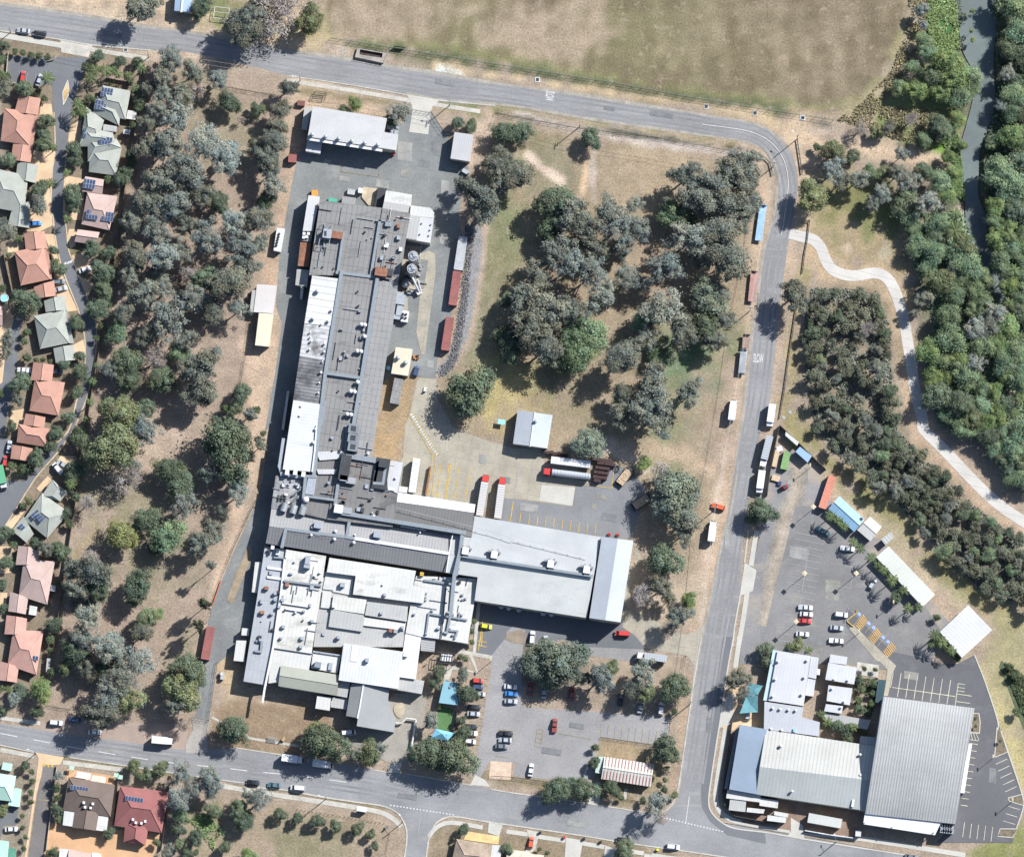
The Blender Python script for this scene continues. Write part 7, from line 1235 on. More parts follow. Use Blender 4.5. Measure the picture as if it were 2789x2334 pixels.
T(0, 3); V_('suv', 447, 687, -5, 'white', 'white car on the gravel shoulder under the gums'); V_('suv', 598, 662, -4, 'navy', 'dark blue car hidden in the shade of the gums'); V_('sedan', 757, 762, 0, 'white', 'pale sedan on the road shoulder beneath the overhanging gums'); V_('box', 1300, 832, -5, 'white', 'white box truck on the shoulder west of the factory gate', L=7.6)
V_('sedan', 2018, 1162, 175, 'black', 'black car on the southern kerb, westernmost of three vehicles'); V_('sedan', 92, 1535, 2, 'white', 'white car on the grey drive between the mint roofs'); V_('hatch', 1985, 0, 0, 'white', '') if False else None
T(1, 3); V_('box', 285, 978, -8, 'white', 'white box truck on the road, left of the pair under the trees', L=7.6); V_('box', 522, 1018, -8, 'white', 'white box truck dappled with shade, right of the pair', L=6.8); V_('sedan', 137, 1184, 175, 'teal', 'dark teal car on the southern kerb behind the white van'); V_('van', 325, 1207, 175, 'white', 'white van on the southern kerb by the footpath')
V_('van', 732, 765, 5, 'white', 'white van beside the grey gabled building'); L1 = 'in the west column of the staff car park'
for k, c_, y, x in (('hatch', 'red', 353, 1762), ('hatch', 'navy', 400, 1760), ('hatch', 'silver', 458, 1775), ('sedan', 'black', 562, 1733), ('sedan', 'white', 616, 1727), ('sedan', 'black', 716, 1707), ('suv', 'white', 770, 1704)): pass
V_('hatch', 1762, 353, -3, 'red', 'red hatchback at the head of the west parking column'); V_('hatch', 1762, 402, -3, 'navy', 'blue hatchback just below the red one'); V_('hatch', 1776, 458, -4, 'silver', 'silver hatchback half under the tree, third in the west column'); V_('sedan', 1733, 562, -4, 'black', 'black sedan directly above a silver-white sedan in the west column')
V_('sedan', 1727, 616, -4, 'silver', 'silver sedan between the two black sedans of the west column'); V_('sedan', 1707, 717, -4, 'black', 'black sedan directly above the white wagon'); V_('suv', 1705, 770, -5, 'white', 'white wagon below the lower black sedan'); V_('hatch', 1700, 835, -8, 'white', 'white hatchback at the foot of the west parking column')
V_('ute', 1985, 772, -3, 'black', 'black ute at the head of the middle row of three', T_='black'); V_('sedan', 1978, 825, 177, 'silver', 'silver car in the middle row between a black ute and a dark car'); V_('sedan', 1950, 875, -4, 'grey', 'dark grey car at the foot of the middle row of three')
V_('sedan', 2022, 400, -4, 'white', 'white sedan facing the shade trees, upper of three'); V_('sedan', 2030, 456, -4, 'blue', 'blue sedan in shade between two pale sedans'); V_('sedan', 2025, 516, -4, 'silver', 'silver sedan below the blue one beside the shade trees')
T(1, 2); V_('hatch', 1828, 1600, -8, 'lime', 'bright yellow-green hatchback in the staff car park')
T(1, 1); V_('hatch', 1268, 1265, 75, 'navy', 'small dark blue utility cart beside the pump house', name='utility_cart', cat='cart')
T(1, 2)
V_('trailer', 1256, 405, 82, 'white', 'white trailer backed to the dock between the yellow walkway and the halls', L=12.2)
V_('semi_box', 1801, 560, 81, 'red', 'red-cabbed semi-trailer at the dock, left of two', L=15, T_=PA['silverroof']); V_('semi_box', 1940, 580, 83, 'red', 'red-cabbed semi-trailer at the dock, right of two', L=15, T_=PA['silverroof'])
T(2, 2)
V_('tanker', 420, 390, 173, 'red', 'red-cabbed truck with a silver ribbed tank in the loading yard', L=17, T_='silver'); V_('trailer', 452, 300, 173, 'white', 'white-topped trailer parked alongside the silver tank', L=14, T_='bluegrey' if False else 'white')
V_('suv', 1628, 647, 165, 'orange', 'orange-red car parked on the verge beneath the power pole'); V_('box', 1580, 845, 83, 'white', 'white box truck on the verge south of the orange car', L=7.4)
V_('semi_box', 2008, 215, -104, 'white', 'semi-trailer with grey body on the east shoulder by the compound fence', L=11.5, T_='silver'); V_('box', 1965, 455, -98, 'white', 'white box truck on the east shoulder south of the grey semi-trailer', L=8.3)
V_('van', 862, 1658, 177, 'red', 'red van south of the warehouse end bay'); V_('suv', 145, 1690, 84, 'white', 'white car near the island, left of two in the upper car park'); V_('hatch', 250, 1718, 86, 'silver', 'silver hatchback, right of two in the upper car park')
T(2, 1); V_('box', 1742, 1578, 83, 'white', 'white box truck on the west verge of the east road', L=7.4); T(3, 1); V_('box', 30, 1625, -98, 'white', 'white box truck on the east shoulder opposite the verge truck', L=8.3)
T(2, 1)
V_('deck', 1968, 85, 82, 'white', 'light blue flatbed trailer on the west verge, northernmost of the trailers', L=13, T_=M('paint_lightblue', (.2, .31, .42), .6)); V_('deck', 1905, 590, 84, 'white', 'faded red flatbed trailer on the west verge beneath gum branches', L=11, T_=M('paint_fadedred', (.26, .15, .13), .7))
V_('deck', 1850, 1028, 84, 'white', 'short brown-decked trailer in front of the trailer of grey tubes', L=5, T_=M('deck_brown', (.2, .14, .11), .8)); q = V_('deck', 1822, 1193, 84, 'white', 'long trailer loaded with grey tubes on the west verge', L=8.8, T_=M('deck_grey', (.14, .13, .13), .8))
m = MB(); 
for i in range(6): m.tube((-4.1, -1+.4*i, 1.65), (4.1, -1+.4*i, 1.65), .19, n=8)
mesh('steel_tubes', m.v, m.f, M('tube_grey', (.26, .28, .3), .5), q)
T(2, 3); V_('ute', 323, 707, 85, 'maroon', 'maroon ute alone in the middle of the lower car park', T_='maroon'); V_('sedan', 135, 1063, 82, 'white', 'white sedan alone at the bottom of the lower car park')
V_('sedan', 128, 415, 88, 'maroon', 'dark red car in deep tree shade'); V_('sedan', 240, 440, 86, 'silver', 'silver car in shade under the big spreading tree'); V_('sedan', 460, 458, 84, 'maroon', 'dark maroon car shaded at the right side of the spreading tree')
V_('sedan', 1008, 560, 80, 'silver', 'silver car nosing out of shade, left of two by the corner tree'); V_('suv', 1173, 575, 83, 'white', 'white-grey car beside the fence, right of two by the corner tree')
V_('sedan', 850, 500, 82, 'black', 'black car almost lost in the tree shadow'); V_('semi_box', 1095, 168, 172, 'white', 'white-cabbed semi-trailer with silver roof on the entry corner', L=10.8, T_='silver'); V_('hatch', 135, 1640, 82, 'orange', 'orange-red hatchback on the driveway at the bottom edge'); V_('suv', 868, 1620, 177, 'black', 'black car on the kerb at the bottom edge')
V_('suv', 1268, 1675, -5, 'white', 'white car with a dark sunroof on the kerb at the bottom edge'); V_('hatch', 1862, 622, 86, 'silver', 'silver car under the teal shade sail'); T(3, 3); V_('sedan', 1150, 1757, -8, 'grey', 'dark grey car on the kerb below the barrel hall')
T(3, 2); V_('ute', 305, 1450, -3, 'white', 'white ute directly above the white sedan and red car', T_='silver'); V_('sedan', 313, 1503, -4, 'white', 'white sedan directly above the red car in the club car park'); V_('sedan', 303, 1557, -3, 'red', 'red car by the square-headed lamp post'); V_('sedan', 282, 1662, -4, 'white', 'white sedan on the long pale slab')
V_('suv', 590, 1507, -6, 'white', 'white car at the head of the eastern club row'); V_('sedan', 555, 1612, -6, 'silver', 'silver-grey car in the middle of the eastern club row'); V_('ute', 550, 1715, -4, 'white', 'white ute at the foot of the eastern club row', T_='white'); V_('ute', 640, 980, -6, 'white', 'white ute near the garage and palms', T_='white')
V_('ute', 447, 842, -28, 'teal', 'dark teal ute under the palms by the light blue shed', T_='teal'); V_('hatch', 840, 1263, 55, 'silver', 'silver-blue hatchback beside the long diagonal shed'); 
# forklift
c = P(140, 490); t = tag(empty('forklift', c, R(20)), 'red forklift parked by the compound fence', 'forklift')
m = MB(); m.box((0, 0, .8), (2.2, 1.3, 1)); m.box((-.9, 0, 1.1), (.6, 1.3, 1)); mesh('body', m.v, m.f, PA['red'], t); m = MB(); m.box((0, 0, 2.1), (1.2, 1.1, .08)); [m.tube((sx, sy, 1.2), (sx, sy, 2.1), .05, n=5) for sx in (-.5, .5) for sy in (-.5, .5)]; mesh('cage', m.v, m.f, darkm, t)
m = MB(); m.box((1.25, .3, 1.2), (.1, .12, 2.2)); m.box((1.25, -.3, 1.2), (.1, .12, 2.2)); m.box((1.8, .3, .15), (1.1, .12, .06)); m.box((1.8, -.3, .15), (1.1, .12, .06)); mesh('mast', m.v, m.f, darkm, t)
for sx in (-.7, .7):
    for sy in (-.6, .6): m = MB(); m.tube((sx, sy-.12, .35), (sx, sy+.12, .35), .35, n=10); mesh('wheel', m.v, m.f, tyre, t)
# shipping containers
def container(x0, y0, x1, y1, col, label, wd=2.9, h=2.7, L=None, group='shipping containers', nm='shipping_container', cat='container'):
    a, b_ = P(x0, y0, h), P(x1, y1, h); c = (a+b_)/2; d = b_-a; L = L or d.length; t = tag(empty(nm, (c.x, c.y, 0), math.atan2(d.y, d.x)), label, cat, group)
    m = MB(); m.box((0, 0, h/2+.05), (L-.1, wd-.1, h-.1)); n = int(L/.5)
    for i in range(n): m.box((-L/2+(i+.5)*L/n, 0, h+.02), (L/n*.5, wd-.25, .07))
    mesh('body', m.v, m.f, col, t); m = MB(); [m.box((0, s_*(wd/2-.06), h-.03), (L, .14, .16)) for s_ in (-1, 1)]; [m.box((s_*(L/2-.06), 0, h-.03), (.14, wd, .16)) for s_ in (-1, 1)]; [m.box((sx*(L/2-.07), sy*(wd/2-.07), h/2), (.16, .16, h)) for sx in (-1, 1) for sy in (-1, 1)]; mesh('frame', m.v, m.f, col, t)
    m = MB(); m.box((L/2+.02, -wd/4, h/2), (.06, wd/2-.15, h-.3)); m.box((L/2+.02, wd/4, h/2), (.06, wd/2-.15, h-.3)); mesh('doors', m.v, m.f, col, t); return t
credd = M('container_red', (.2, .075, .068), .75, n1=(.2, .2), n2=(2, .15)); cgr = M('container_silver', (.29, .30, .31), .7, n1=(.2, .2), n2=(2, .15)); csal = M('container_salmon', (.40, .165, .115), .75, n1=(.2, .12)); cgreen = M('container_green', (.15, .25, .10), .8, n1=(.2, .2))
T(1, 1); container(1645, 190, 1605, 455, cgr, 'silver container at the north end of the line beside the gravel bank', 3.2, 2.9); container(1597, 465, 1560, 735, credd, 'dark red container in the middle of the line beside the gravel bank', 2.9); container(1540, 832, 1500, 1095, credd, 'dark red container at the south end of the line beside the gravel bank', 2.9)
T(0, 2); container(1682, 1600, 1634, 1860, credd, 'dark red container beside the lane near the factory gate', 2.9); T(3, 2); container(525, 398, 440, 655, csal, 'salmon-orange container standing north of the light blue shed', 2.7)
container(163, 208, 133, 345, cgreen, 'green open-topped skip in the fenced corner compound', 2.4, 1.8, nm='skip', cat='skip', group='skips')
T(1, 1); container(1132, 1322, 1095, 1520, M('trailer_grey', (.19, .19, .19), .8, stripes=((U, 1.3, .08, .4), (UV, 1.3, .08, .4))), 'grey portable office block south of the pump house', 3.2, 2.9, nm='portable_office', cat='cabin', group='site cabins')
T(1, 0); container(435, 1540, 485, 1540, M('skip_orange', (.42, .2, .04), .7, n1=(.5, .2)), 'orange skip at the north-west corner of the dark hall', 2.1, 1.6, nm='skip', cat='skip', group='skips'); container(570, 1592, 636, 1600, M('skip_green', (.06, .27, .19), .7), 'narrow green skip against the north wall of the dark hall', 1.2, 1.4, nm='skip', cat='skip', group='skips'); container(722, 1527, 780, 1535, cgr, 'small grey skip north of the dark hall', 1.9, 1.4, nm='skip', cat='skip', group='skips')
container(828, 1500, 822, 1540, PA['white'], 'small white forklift-sized cabin at the corner of the concrete pen', 1.6, 2, nm='cabin', cat='cabin', group='site cabins'); container(285, 1232, 280, 1296, credd, 'small dark red container on the west strip of the north yard', 2.9, 2.2)
container(322, 822, 380, 828, M('box_brown', (.13, .06, .05), .8), 'small brown box store north-west of the workshop', 1.8, 1.5, nm='storage_box', cat='box', group='site boxes'); container(1640, 1355-0, 1690, 1385, PA['silver'], 'small grey bins south of the store shed', 1.4, 1.3, nm='storage_box', cat='box', group='site boxes')
T(2, 2)
for x, y, a, s_ in ((880, 408, 52, (6, 3)), (1015, 607, 33, (6, 2.8))):
    c = P(x, y, 1); t = tag(empty('log_trailer', (c.x, c.y, 0), R(a)), ('upper' if y < 500 else 'lower')+' of two trailers stacked with tan sawn timber', 'trailer', 'timber trailers'); m = MB(); rr_ = random.Random(x)
    for i in range(16):
        for j in range(6): m.box((-s_[0]/2+.2+i*s_[0]/16, -s_[1]/2+.3+j*s_[1]/6.3, 1.3+rr_.uniform(0, .3)), (.3, .42, .5), rr_.uniform(-.2, .2))
    mesh('timber', m.v, m.f, M('timber', (.42, .32, .22), .9, n1=None, n2=(3, .35)), t); m = MB(); m.box((0, 0, .8), (s_[0]+1.6, s_[1]+.1, .3)); m.box((s_[0]/2+.5, 0, 1.2), (.9, s_[1], 1.3)); mesh('deck', m.v, m.f, darkm, t)
    for sx in (-1.6, 1.6):
        for sy in (-1, 1): m = MB(); m.tube((sx, sy*1.1, .45), (sx, sy*1.35, .45), .45, n=10); mesh('wheel', m.v, m.f, tyre, t)
crm = M('crate_dark', (.04, .022, .022), .8, n2=(2, .3)); rr_ = random.Random(4); k = 0
for (x0, y0, nx_, ny_) in ((625, 262, 4, 1), (690, 275, 5, 2), (668, 330, 4, 3), (640, 395, 4, 2), (760, 285, 2, 3)):
    pass
cells = [(625+i*30, 265+i*4) for i in range(6)]+[(680+i*29, 298+i*4) for i in range(5)]+[(662+i*29, 335+i*4) for i in range(4)]+[(652+i*29, 372+i*4) for i in range(4)]+[(642+i*29, 408+i*4) for i in range(4)]+[(650+i*29, 438+i*4) for i in range(2)]
cm = MB(); [cm.box((0, 0, z), (1.25, 1.15, .08)) for z in (.1, .65, 1.2, 1.7)]; [cm.box((sx, sy, .9), (.1, .1, 1.7)) for sx in (-.55, .55) for sy in (-.5, .5)]; cm.box((.45, 0, 1.75), (.25, 1.1, .06)); cm.box((-.1, 0, 1.75), (.25, 1.1, .06)); cme = bpy.data.meshes.new('crate'); cme.from_pydata(cm.v, [], cm.f); cme.materials.append(crm)
def crate(x, y, label, grp):
    c = P(x, y); o = link(bpy.data.objects.new('stacked_crate', cme)); o.location = (c.x+rr_.uniform(-.1, .1), c.y, .06); o.rotation_euler = (0, 0, R(U+rr_.uniform(-5, 5))); tag(o, label, 'crate', grp)
for x, y in cells: crate(x, y, 'dark brown crate in the crowded block beside the timber trailer', 'dark crates beside the tanker')
for i in range(7): crate(240+i*29, 205+i*5+(i % 2)*6, 'dark brown crate in the row between steel-blue shed and gum', 'dark crates by the shed')
# flat trailers and pallets in the compound
T(3, 2)
for x, y, a, l_, w_, lab, mt in ((70, 260, 78, 6.5, 1.6, 'long bundle of pale timber leaning along the compound fence', MATS['timber']), (100, 185, 20, 2.2, 2, 'white bags heaped in the compound', PA['white']), (70, 420, -15, 3, 2, 'tan pallet stack beside the forklift', MATS['timber']), (100, 460, -10, 1.4, 1.4, 'small dark blue bin beside the forklift', PA['navy'])):
    c = P(x, y); m = MB(); rr2 = random.Random(int(x)); n = 5
    for i in range(n): m.box((0, -w_/2+(i+.5)*w_/n, .45), (l_*rr2.uniform(.8, 1), w_/n*.85, .8+rr2.uniform(-.15, .15)))
    o = m.build('timber_bundle' if 'timber' in lab else ('bag_heap' if 'bags' in lab else ('pallet_stack' if 'pallet' in lab else 'bin')), mt); o.location = (c.x, c.y, .06); o.rotation_euler = (0, 0, R(a)); tag(o, lab, 'bin' if 'bin' in lab else 'stack')
# small yard things
T(1, 1)
for x, y, z, mt, lab in ((1278, 1245, 1.2, PA['navy'], 'blue bin by the corner of the pump house'),): pass
c = P(1265, 1150); m = MB(); [m.box((rr_.uniform(-1, 1), rr_.uniform(-.7, .7), .4), (.7, .5, .6), rr_.uniform(0, 3)) for _ in range(8)]; o = m.build('drum_cluster', M('orange_junk', (.3, .14, .05), .8, n1=(2, .4))); o.location = (c.x, c.y, .06); tag(o, 'orange drums and tools heaped beside the pump house', 'drums')
c = P(1340, 1410); t = tag(empty('trolley', (c.x, c.y, 0), R(80)), 'small pale trolley on the concrete apron', 'trolley'); m = MB(); m.box((0, 0, .5), (1.6, .9, .15)); m.box((-.7, 0, .9), (.1, .9, .8)); mesh('deck', m.v, m.f, vwhite, t)
for sx in (-.6, .6):
    for sy in (-.4, .4): m = MB(); m.tube((sx, sy-.05, .2), (sx, sy+.05, .2), .2, n=8); mesh('wheel', m.v, m.f, tyre, t)
c = P(1950, 1668, 1.2); t = tag(empty('work_table', (c.x, c.y, 0), R(U)), 'pale blue canopy table west of the steel-blue shed', 'canopy'); m = MB(); m.box((0, 0, 1.8), (2.6, 1.7, .1)); mesh('canopy', m.v, m.f, M('canopy_blue', (.2, .42, .5), .7), t); m = MB(); [m.tube((sx, sy, 0), (sx, sy, 1.8), .05, n=6) for sx in (-1.2, 1.2) for sy in (-.75, .75)]; mesh('frame', m.v, m.f, steel, t)
T(0, 1); c = P(35, 680, 1); t = tag(empty('round_pool', (c.x, c.y, 0)), 'small round pool with a pale rim at the left edge', 'pool'); m = MB(); m.lathe((0, 0, 0), [(1.5, 0), (1.5, .9), (1.35, .95), (1.3, .8)], 20); mesh('wall', m.v, m.f, vwhite, t); m = MB(); m.lathe((0, 0, 0), [(1.3, .75), (1.3, .82)], 20); mesh('water_surface', m.v, m.f, M('pool_water', (.2, .45, .5), .2), t)
# drain pit, goal cage, access covers, shelter, sign
T(1, 0); t = tag(empty('drain_pit', P(910, 450)), 'open concrete drain pit with rail beside the north road', 'drain'); pc = P(910, 450)
def rel(mb, nm, mt, par, c=None): c = c or par.location; return mesh(nm, [(v[0]-c.x, v[1]-c.y, v[2]) for v in mb.v], mb.f, mt, par)
m = MB(); q = PP([(800, 388), (1040, 432), (1008, 510), (782, 462)]); qi = PP([(822, 400), (1005, 432), (995, 468), (818, 442)])
for i in range(4): m.prism([q[i][:2], q[(i+1) % 4][:2], qi[(i+1) % 4][:2], qi[i][:2]], 0, 1.0)
rel(m, 'wall', M('pit_concrete', (.2, .18, .16), .9, n1=(.5, .3)), t); m = MB(); m.prism([v[:2] for v in qi], .02, .06); rel(m, 'floor', M('pit_floor', (.04, .03, .028), .9, n1=(1, .5)), t)
m = MB(); ra = [P(775, 470), P(1000, 515), P(1035, 440)]
for i in range(2):
    for z in (.6, 1.1): m.tube(ra[i]+Vector((0, 0, z)), ra[i+1]+Vector((0, 0, z)), .05, n=5)
    for k in range(7): p = ra[i].lerp(ra[i+1], k/6); m.tube(p, p+Vector((0, 0, 1.1)), .05, n=5)
rel(m, 'railing', darkm, t)
c = P(1120, 402); t = tag(empty('sign_board', c), 'dark green shade panel on the field fence beside the drain pit', 'sign'); m = MB(); a_, b_ = P(1095, 378), P(1180, 388); m.tube(a_, a_+Vector((0, 0, 2.2)), .06); m.tube(b_, b_+Vector((0, 0, 2.2)), .06); rel(m, 'post', darkm, t); m = MB(); d_ = (b_-a_).normalized()*.0; m.add([a_+Vector((0, 0, .5)), b_+Vector((0, 0, .5)), b_+Vector((0, 0, 2.2)), a_+Vector((0, 0, 2.2)), a_+Vector((0, .08, .5)), b_+Vector((0, .08, .5)), b_+Vector((0, .08, 2.2)), a_+Vector((0, .08, 2.2))], [(0, 1, 2, 3), (7, 6, 5, 4), (3, 2, 6, 7), (0, 4, 5, 1), (1, 5, 6, 2), (0, 3, 7, 4)]); rel(m, 'board', M('board_green', (.03, .08, .07), .8), t)
T(0, 0); c = P(1770, 115); t = tag(empty('goal_frame', c), 'white tubular goal cage on the grass at the top edge', 'goal'); m = MB(); qs = PP([(1715, 62), (1832, 78), (1815, 165), (1703, 150)])
for i in range(4): m.tube(qs[i]+Vector((0, 0, 1.6)), qs[(i+1) % 4]+Vector((0, 0, 1.6)), .1, n=6); m.tube(qs[i], qs[i]+Vector((0, 0, 1.6)), .08, n=6)
m.tube(qs[0].lerp(qs[3], .45)+Vector((0, 0, 1.6)), qs[1].lerp(qs[2], .45)+Vector((0, 0, 1.6)), .1, n=6); rel(m, 'frame', vwhite, t)
T(1, 0); c = P(495, 775); t = tag(empty('pipe_frame', c), 'dark tubular rack on bare ground north of the workshop', 'rack'); m = MB(); qs = PP([(465, 735), (555, 745), (540, 800), (440, 790)])
for i in range(4): m.tube(qs[i]+Vector((0, 0, 1.4)), qs[(i+1) % 4]+Vector((0, 0, 1.4)), .09, n=6); m.tube(qs[i], qs[i]+Vector((0, 0, 1.4)), .08, n=6)
for k in range(3): m.tube(qs[0].lerp(qs[3], (k+1)/4)+Vector((0, 0, 1.4)), qs[1].lerp(qs[2], (k+1)/4)+Vector((0, 0, 1.4)), .07, n=5)
rel(m, 'frame', darkm, t)
for tl, x, y, lab in (((2, 0), 187, 638, 'square white-rimmed drain cover beside the SLOW lettering'), ((2, 0), 1532, 852, 'pale square drain cover on the verge near the bend'), ((3, 0), 285, 942, 'white-rimmed drain cover in the grass outside the bend'), ((2, 0), 1922, 905, 'small worn drain cover on the grass before the bend'), ((0, 0), 1002, 397, 'grate in the kerb by the estate hedge')):
    T(*tl); c = P(x, y); t = tag(empty('drain_cover', c), lab, 'drain cover'); m = MB(); [m.box((sx*.75, 0, .08), (.35, 1.9, .16)) for sx in (-1, 1)]; [m.box((0, sy*.78, .09), (1.6, .3, .16)) for sy in (-1, 1)]; mesh('rim', m.v, m.f, white_p if 'white' in lab else kerbmat, t); m = MB(); m.box((0, 0, .05), (1.2, 1.3, .06)); mesh('grate', m.v, m.f, darkm, t)
T(3, 1)
for x, y, lab in ((182, 1590, 'larger round white-rimmed manhole on the grass by the bollard fence'), (132, 1632, 'smaller round manhole by the end of the bollard fence')):
    c = P(x, y); m = MB(); m.lathe((0, 0, 0), [(.65, 0), (.65, .1), (.45, .12)], 18); o = m.build('manhole', white_w); o.location = c; tag(o, lab, 'manhole')
def shelter(tl, x, y, a, label):
    T(*tl); c = P(x, y); t = tag(empty('bus_shelter', c, R(a)), label, 'shelter'); m = MB(); m.box((0, 0, 2.4), (3.4, 1.7, .12)); mesh('roof', m.v, m.f, vwhite, t); m = MB(); m.box((0, -.75, 1.2), (3.2, .08, 2)); mesh('back_panel', m.v, m.f, steel, t)
    for sx in (-1.5, 1.5): m = MB(); m.box((sx, .6, 1.2), (.1, .1, 2.4)); mesh('post', m.v, m.f, steel, t)
    m = MB(); m.box((0, -.4, .45), (2.4, .4, .06)); m.box((-1, -.4, .22), (.08, .35, .4)); m.box((1, -.4, .22), (.08, .35, .4)); mesh('bench', m.v, m.f, M('bench_wood', (.2, .13, .08), .8), t)
T(1, 3); sheet('shelter_pad', [(790, 1350), (928, 1368), (922, 1398), (785, 1380)], .09, concrete_l); shelter((1, 3), 838, 1378, U, 'white-roofed bus shelter on the pale pad south of the road')
T(1, 3); c = P(1035, 1520); t = tag(empty('notice_board', c, R(50)), 'small dark notice board on the bare corner by the side street', 'sign'); m = MB(); m.box((0, 0, 1.1), (1.4, .5, .9)); mesh('board', m.v, m.f, M('board_grey', (.1, .11, .12), .7), t); m = MB(); m.box((-.5, 0, .4), (.1, .1, .8)); m.box((.5, 0, .4), (.1, .1, .8)); mesh('leg', m.v, m.f, steel, t)
c = P(210, 815); t = tag(empty('entrance_sign', c), 'tan masonry entrance sign on the front lawn', 'sign'); m = MB(); m.box((0, 0, .8), (1.6, .5, 1.6), .9); m.box((.3, -.4, .5), (1.2, .4, 1), .9); mesh('wall', m.v, m.f, M('masonry', (.3, .22, .13), .9), t)
c = P(125, 815); t = tag(empty('bench_frame', c), 'grey slatted frame beside the entrance sign on the lawn', 'frame'); m = MB(); [m.box((0, -.7+.28*i, 1.0), (3.4, .1, .1), R(U)) for i in range(6)]; [m.tube((sx, sy, 0), (sx, sy, 1), .06) for sx in (-1.5, 1.5) for sy in (-.6, .6)]; mesh('slats', m.v, m.f, M('slat_grey', (.25, .24, .22), .8), t)
T(1, 3); c = P(1240, 700); t = tag(empty('wall_pipe', c), 'tall white boundary pipe wall stepping around the forecourt', 'pipe'); m = MB(); pts = [P(1105, 688, 1.2), P(1150, 690, 1.2), P(1190, 652, 1.2), P(1268, 660, 1.2), P(1230, 885, 1.2)]
for i in range(4): m.tube(pts[i], pts[i+1], .35, n=8)
rel(m, 'pipe', M('pipe_white', (.36, .35, .32), .8), t); m = MB(); [m.tube((p.x, p.y, 0), p, .12, n=6) for p in pts]; rel(m, 'support', steel, t)
T(1, 3); c = P(1455, 570); t = tag(empty('play_equipment', c), 'small yellow play set on the artificial turf', 'play set'); m = MB(); m.box((0, 0, .7), (.9, .9, .1)); m.box((.2, .8, .4), (.5, 1.2, .08), 0, .6); mesh('slide', m.v, m.f, M('play_yellow', (.45, .35, .06), .6), t); m = MB(); [m.tube((sx, sy, 0), (sx, sy, 1.3), .05) for sx in (-.4, .4) for sy in (-.4, .4)]; mesh('frame', m.v, m.f, vwhite, t)
T(0, 3); c = P(1775, 290); t = tag(empty('water_tank', c, R(80)), 'white tank and grey cabinet on bare ground beside the factory lane', 'tank'); m = MB(); m.tube((-.9, .3, 1), (.1, .3, 1), .7, n=12); mesh('tank', m.v, m.f, vwhite, t) ; m = MB(); m.box((-1.2, -.2, .8), (2.4, 1.2, 1.6)); mesh('cabinet', m.v, m.f, paleg, t)
T(0, 3)
for x, y, lab in ((575, 1048, 'small mint umbrella roof at the terrace, left of three'), (930, 1107, 'small mint shelter roof at the terrace corner, middle of three'), (962, 1122, 'small mint shelter roof beside the terrace corner, right of three')):
    c = P(x, y); t = tag(empty('garden_shelter', c, R(U)), lab, 'shelter'); m = MB(); m.box((0, 0, 2.2), (1.7, 1.5, .12)); mesh('roof', m.v, m.f, M('shelter_mint', (.26, .38, .3), .8), t); m = MB(); [m.tube((sx, sy, 0), (sx, sy, 2.2), .05) for sx in (-.7, .7) for sy in (-.6, .6)]; mesh('posts', m.v, m.f, steel, t)
for x, y, lab in ((670, 1110, 'white patio awning on the brown house terrace, left of two'), (790, 1138, 'cream patio awning on the brown house terrace, right of two')):
    c = P(x, y); t = tag(empty('patio_awning', c, R(U)), lab, 'awning'); m = MB(); m.box((0, 0, 2.4), (5, 2.2, .1)); mesh('canopy', m.v, m.f, vwhite if 'white' in lab else M('awning_cream', (.44, .4, .32), .8), t); m = MB(); [m.tube((sx, sy, 0), (sx, sy, 2.4), .05) for sx in (-2.2, 2.2) for sy in (-.9, .9)]; mesh('posts', m.v, m.f, steel, t)
# people in orange
def person(tl, x, y, a, top, label):
    T(*tl); c = P(x, y); me = bpy.data.meshes.new('person'); J = [(0, 0, .92), (0, 0, 1.15), (0, 0, 1.38), (0, 0, 1.5), (.02, 0, 1.64), (0, .1, .9), (.06, .12, .5), (0, .12, .06), (.12, .12, .03), (0, -.1, .9), (-.1, -.12, .5), (-.22, -.12, .08), (-.1, -.12, .03), (0, .19, 1.38), (.04, .26, 1.1), (.16, .26, .86), (0, -.19, 1.38), (-.04, -.26, 1.1), (.05, -.27, .84)]
    E = [(0, 1), (1, 2), (2, 3), (3, 4), (0, 5), (5, 6), (6, 7), (7, 8), (0, 9), (9, 10), (10, 11), (11, 12), (2, 13), (13, 14), (14, 15), (2, 16), (16, 17), (17, 18)]; rr = [.14, .15, .16, .06, .11, .1, .065, .045, .04, .1, .065, .045, .04, .07, .05, .035, .07, .05, .035]
    me.from_pydata(J, E, []); o = bpy.data.objects.new('person', me); link(o); sk = o.modifiers.new('s', 'SKIN'); ly = me.skin_vertices[0].data if me.skin_vertices else me.skin_vertices.new().data
    for i, r in enumerate(rr): ly[i].radius = (r, r)
    ly[0].use_root = True; o.modifiers.new('u', 'SUBSURF').levels = 1; bpy.context.view_layer.update(); m2 = bpy.data.meshes.new_from_object(o.evaluated_get(bpy.context.evaluated_depsgraph_get())); bpy.data.objects.remove(o)
    m2.materials.clear(); m2.materials.append(M('skin', (.35, .2, .14), .8, n1=None, n2=None)); m2.materials.append(M('hi_vis', top, .8, n1=None, n2=None)); m2.materials.append(M('trousers', (.03, .035, .06), .9, n1=None, n2=None))
    for p in m2.polygons: z = p.center.z; p.material_index = 1 if 0.98 < z < 1.46 and abs(p.center.y) < .28 else (2 if z <= .98 and z > .1 and abs(p.center.y) < .22 else 0)
    k = link(bpy.data.objects.new('person', m2)); k.location = (c.x, c.y, .06); k.rotation_euler = (0, 0, R(a)); tag(k, label, 'person'); hm = MB(); hm.lathe((0.02, 0, 1.66), [(.14, 0), (.13, .07), (.08, .13), (.02, .15)], 12); mesh('hard_hat', hm.v, hm.f, vwhite, k)
person((1, 3), 1358, 215, 30, (.6, .1, .03), 'person in an orange vest walking east of the white square roof')
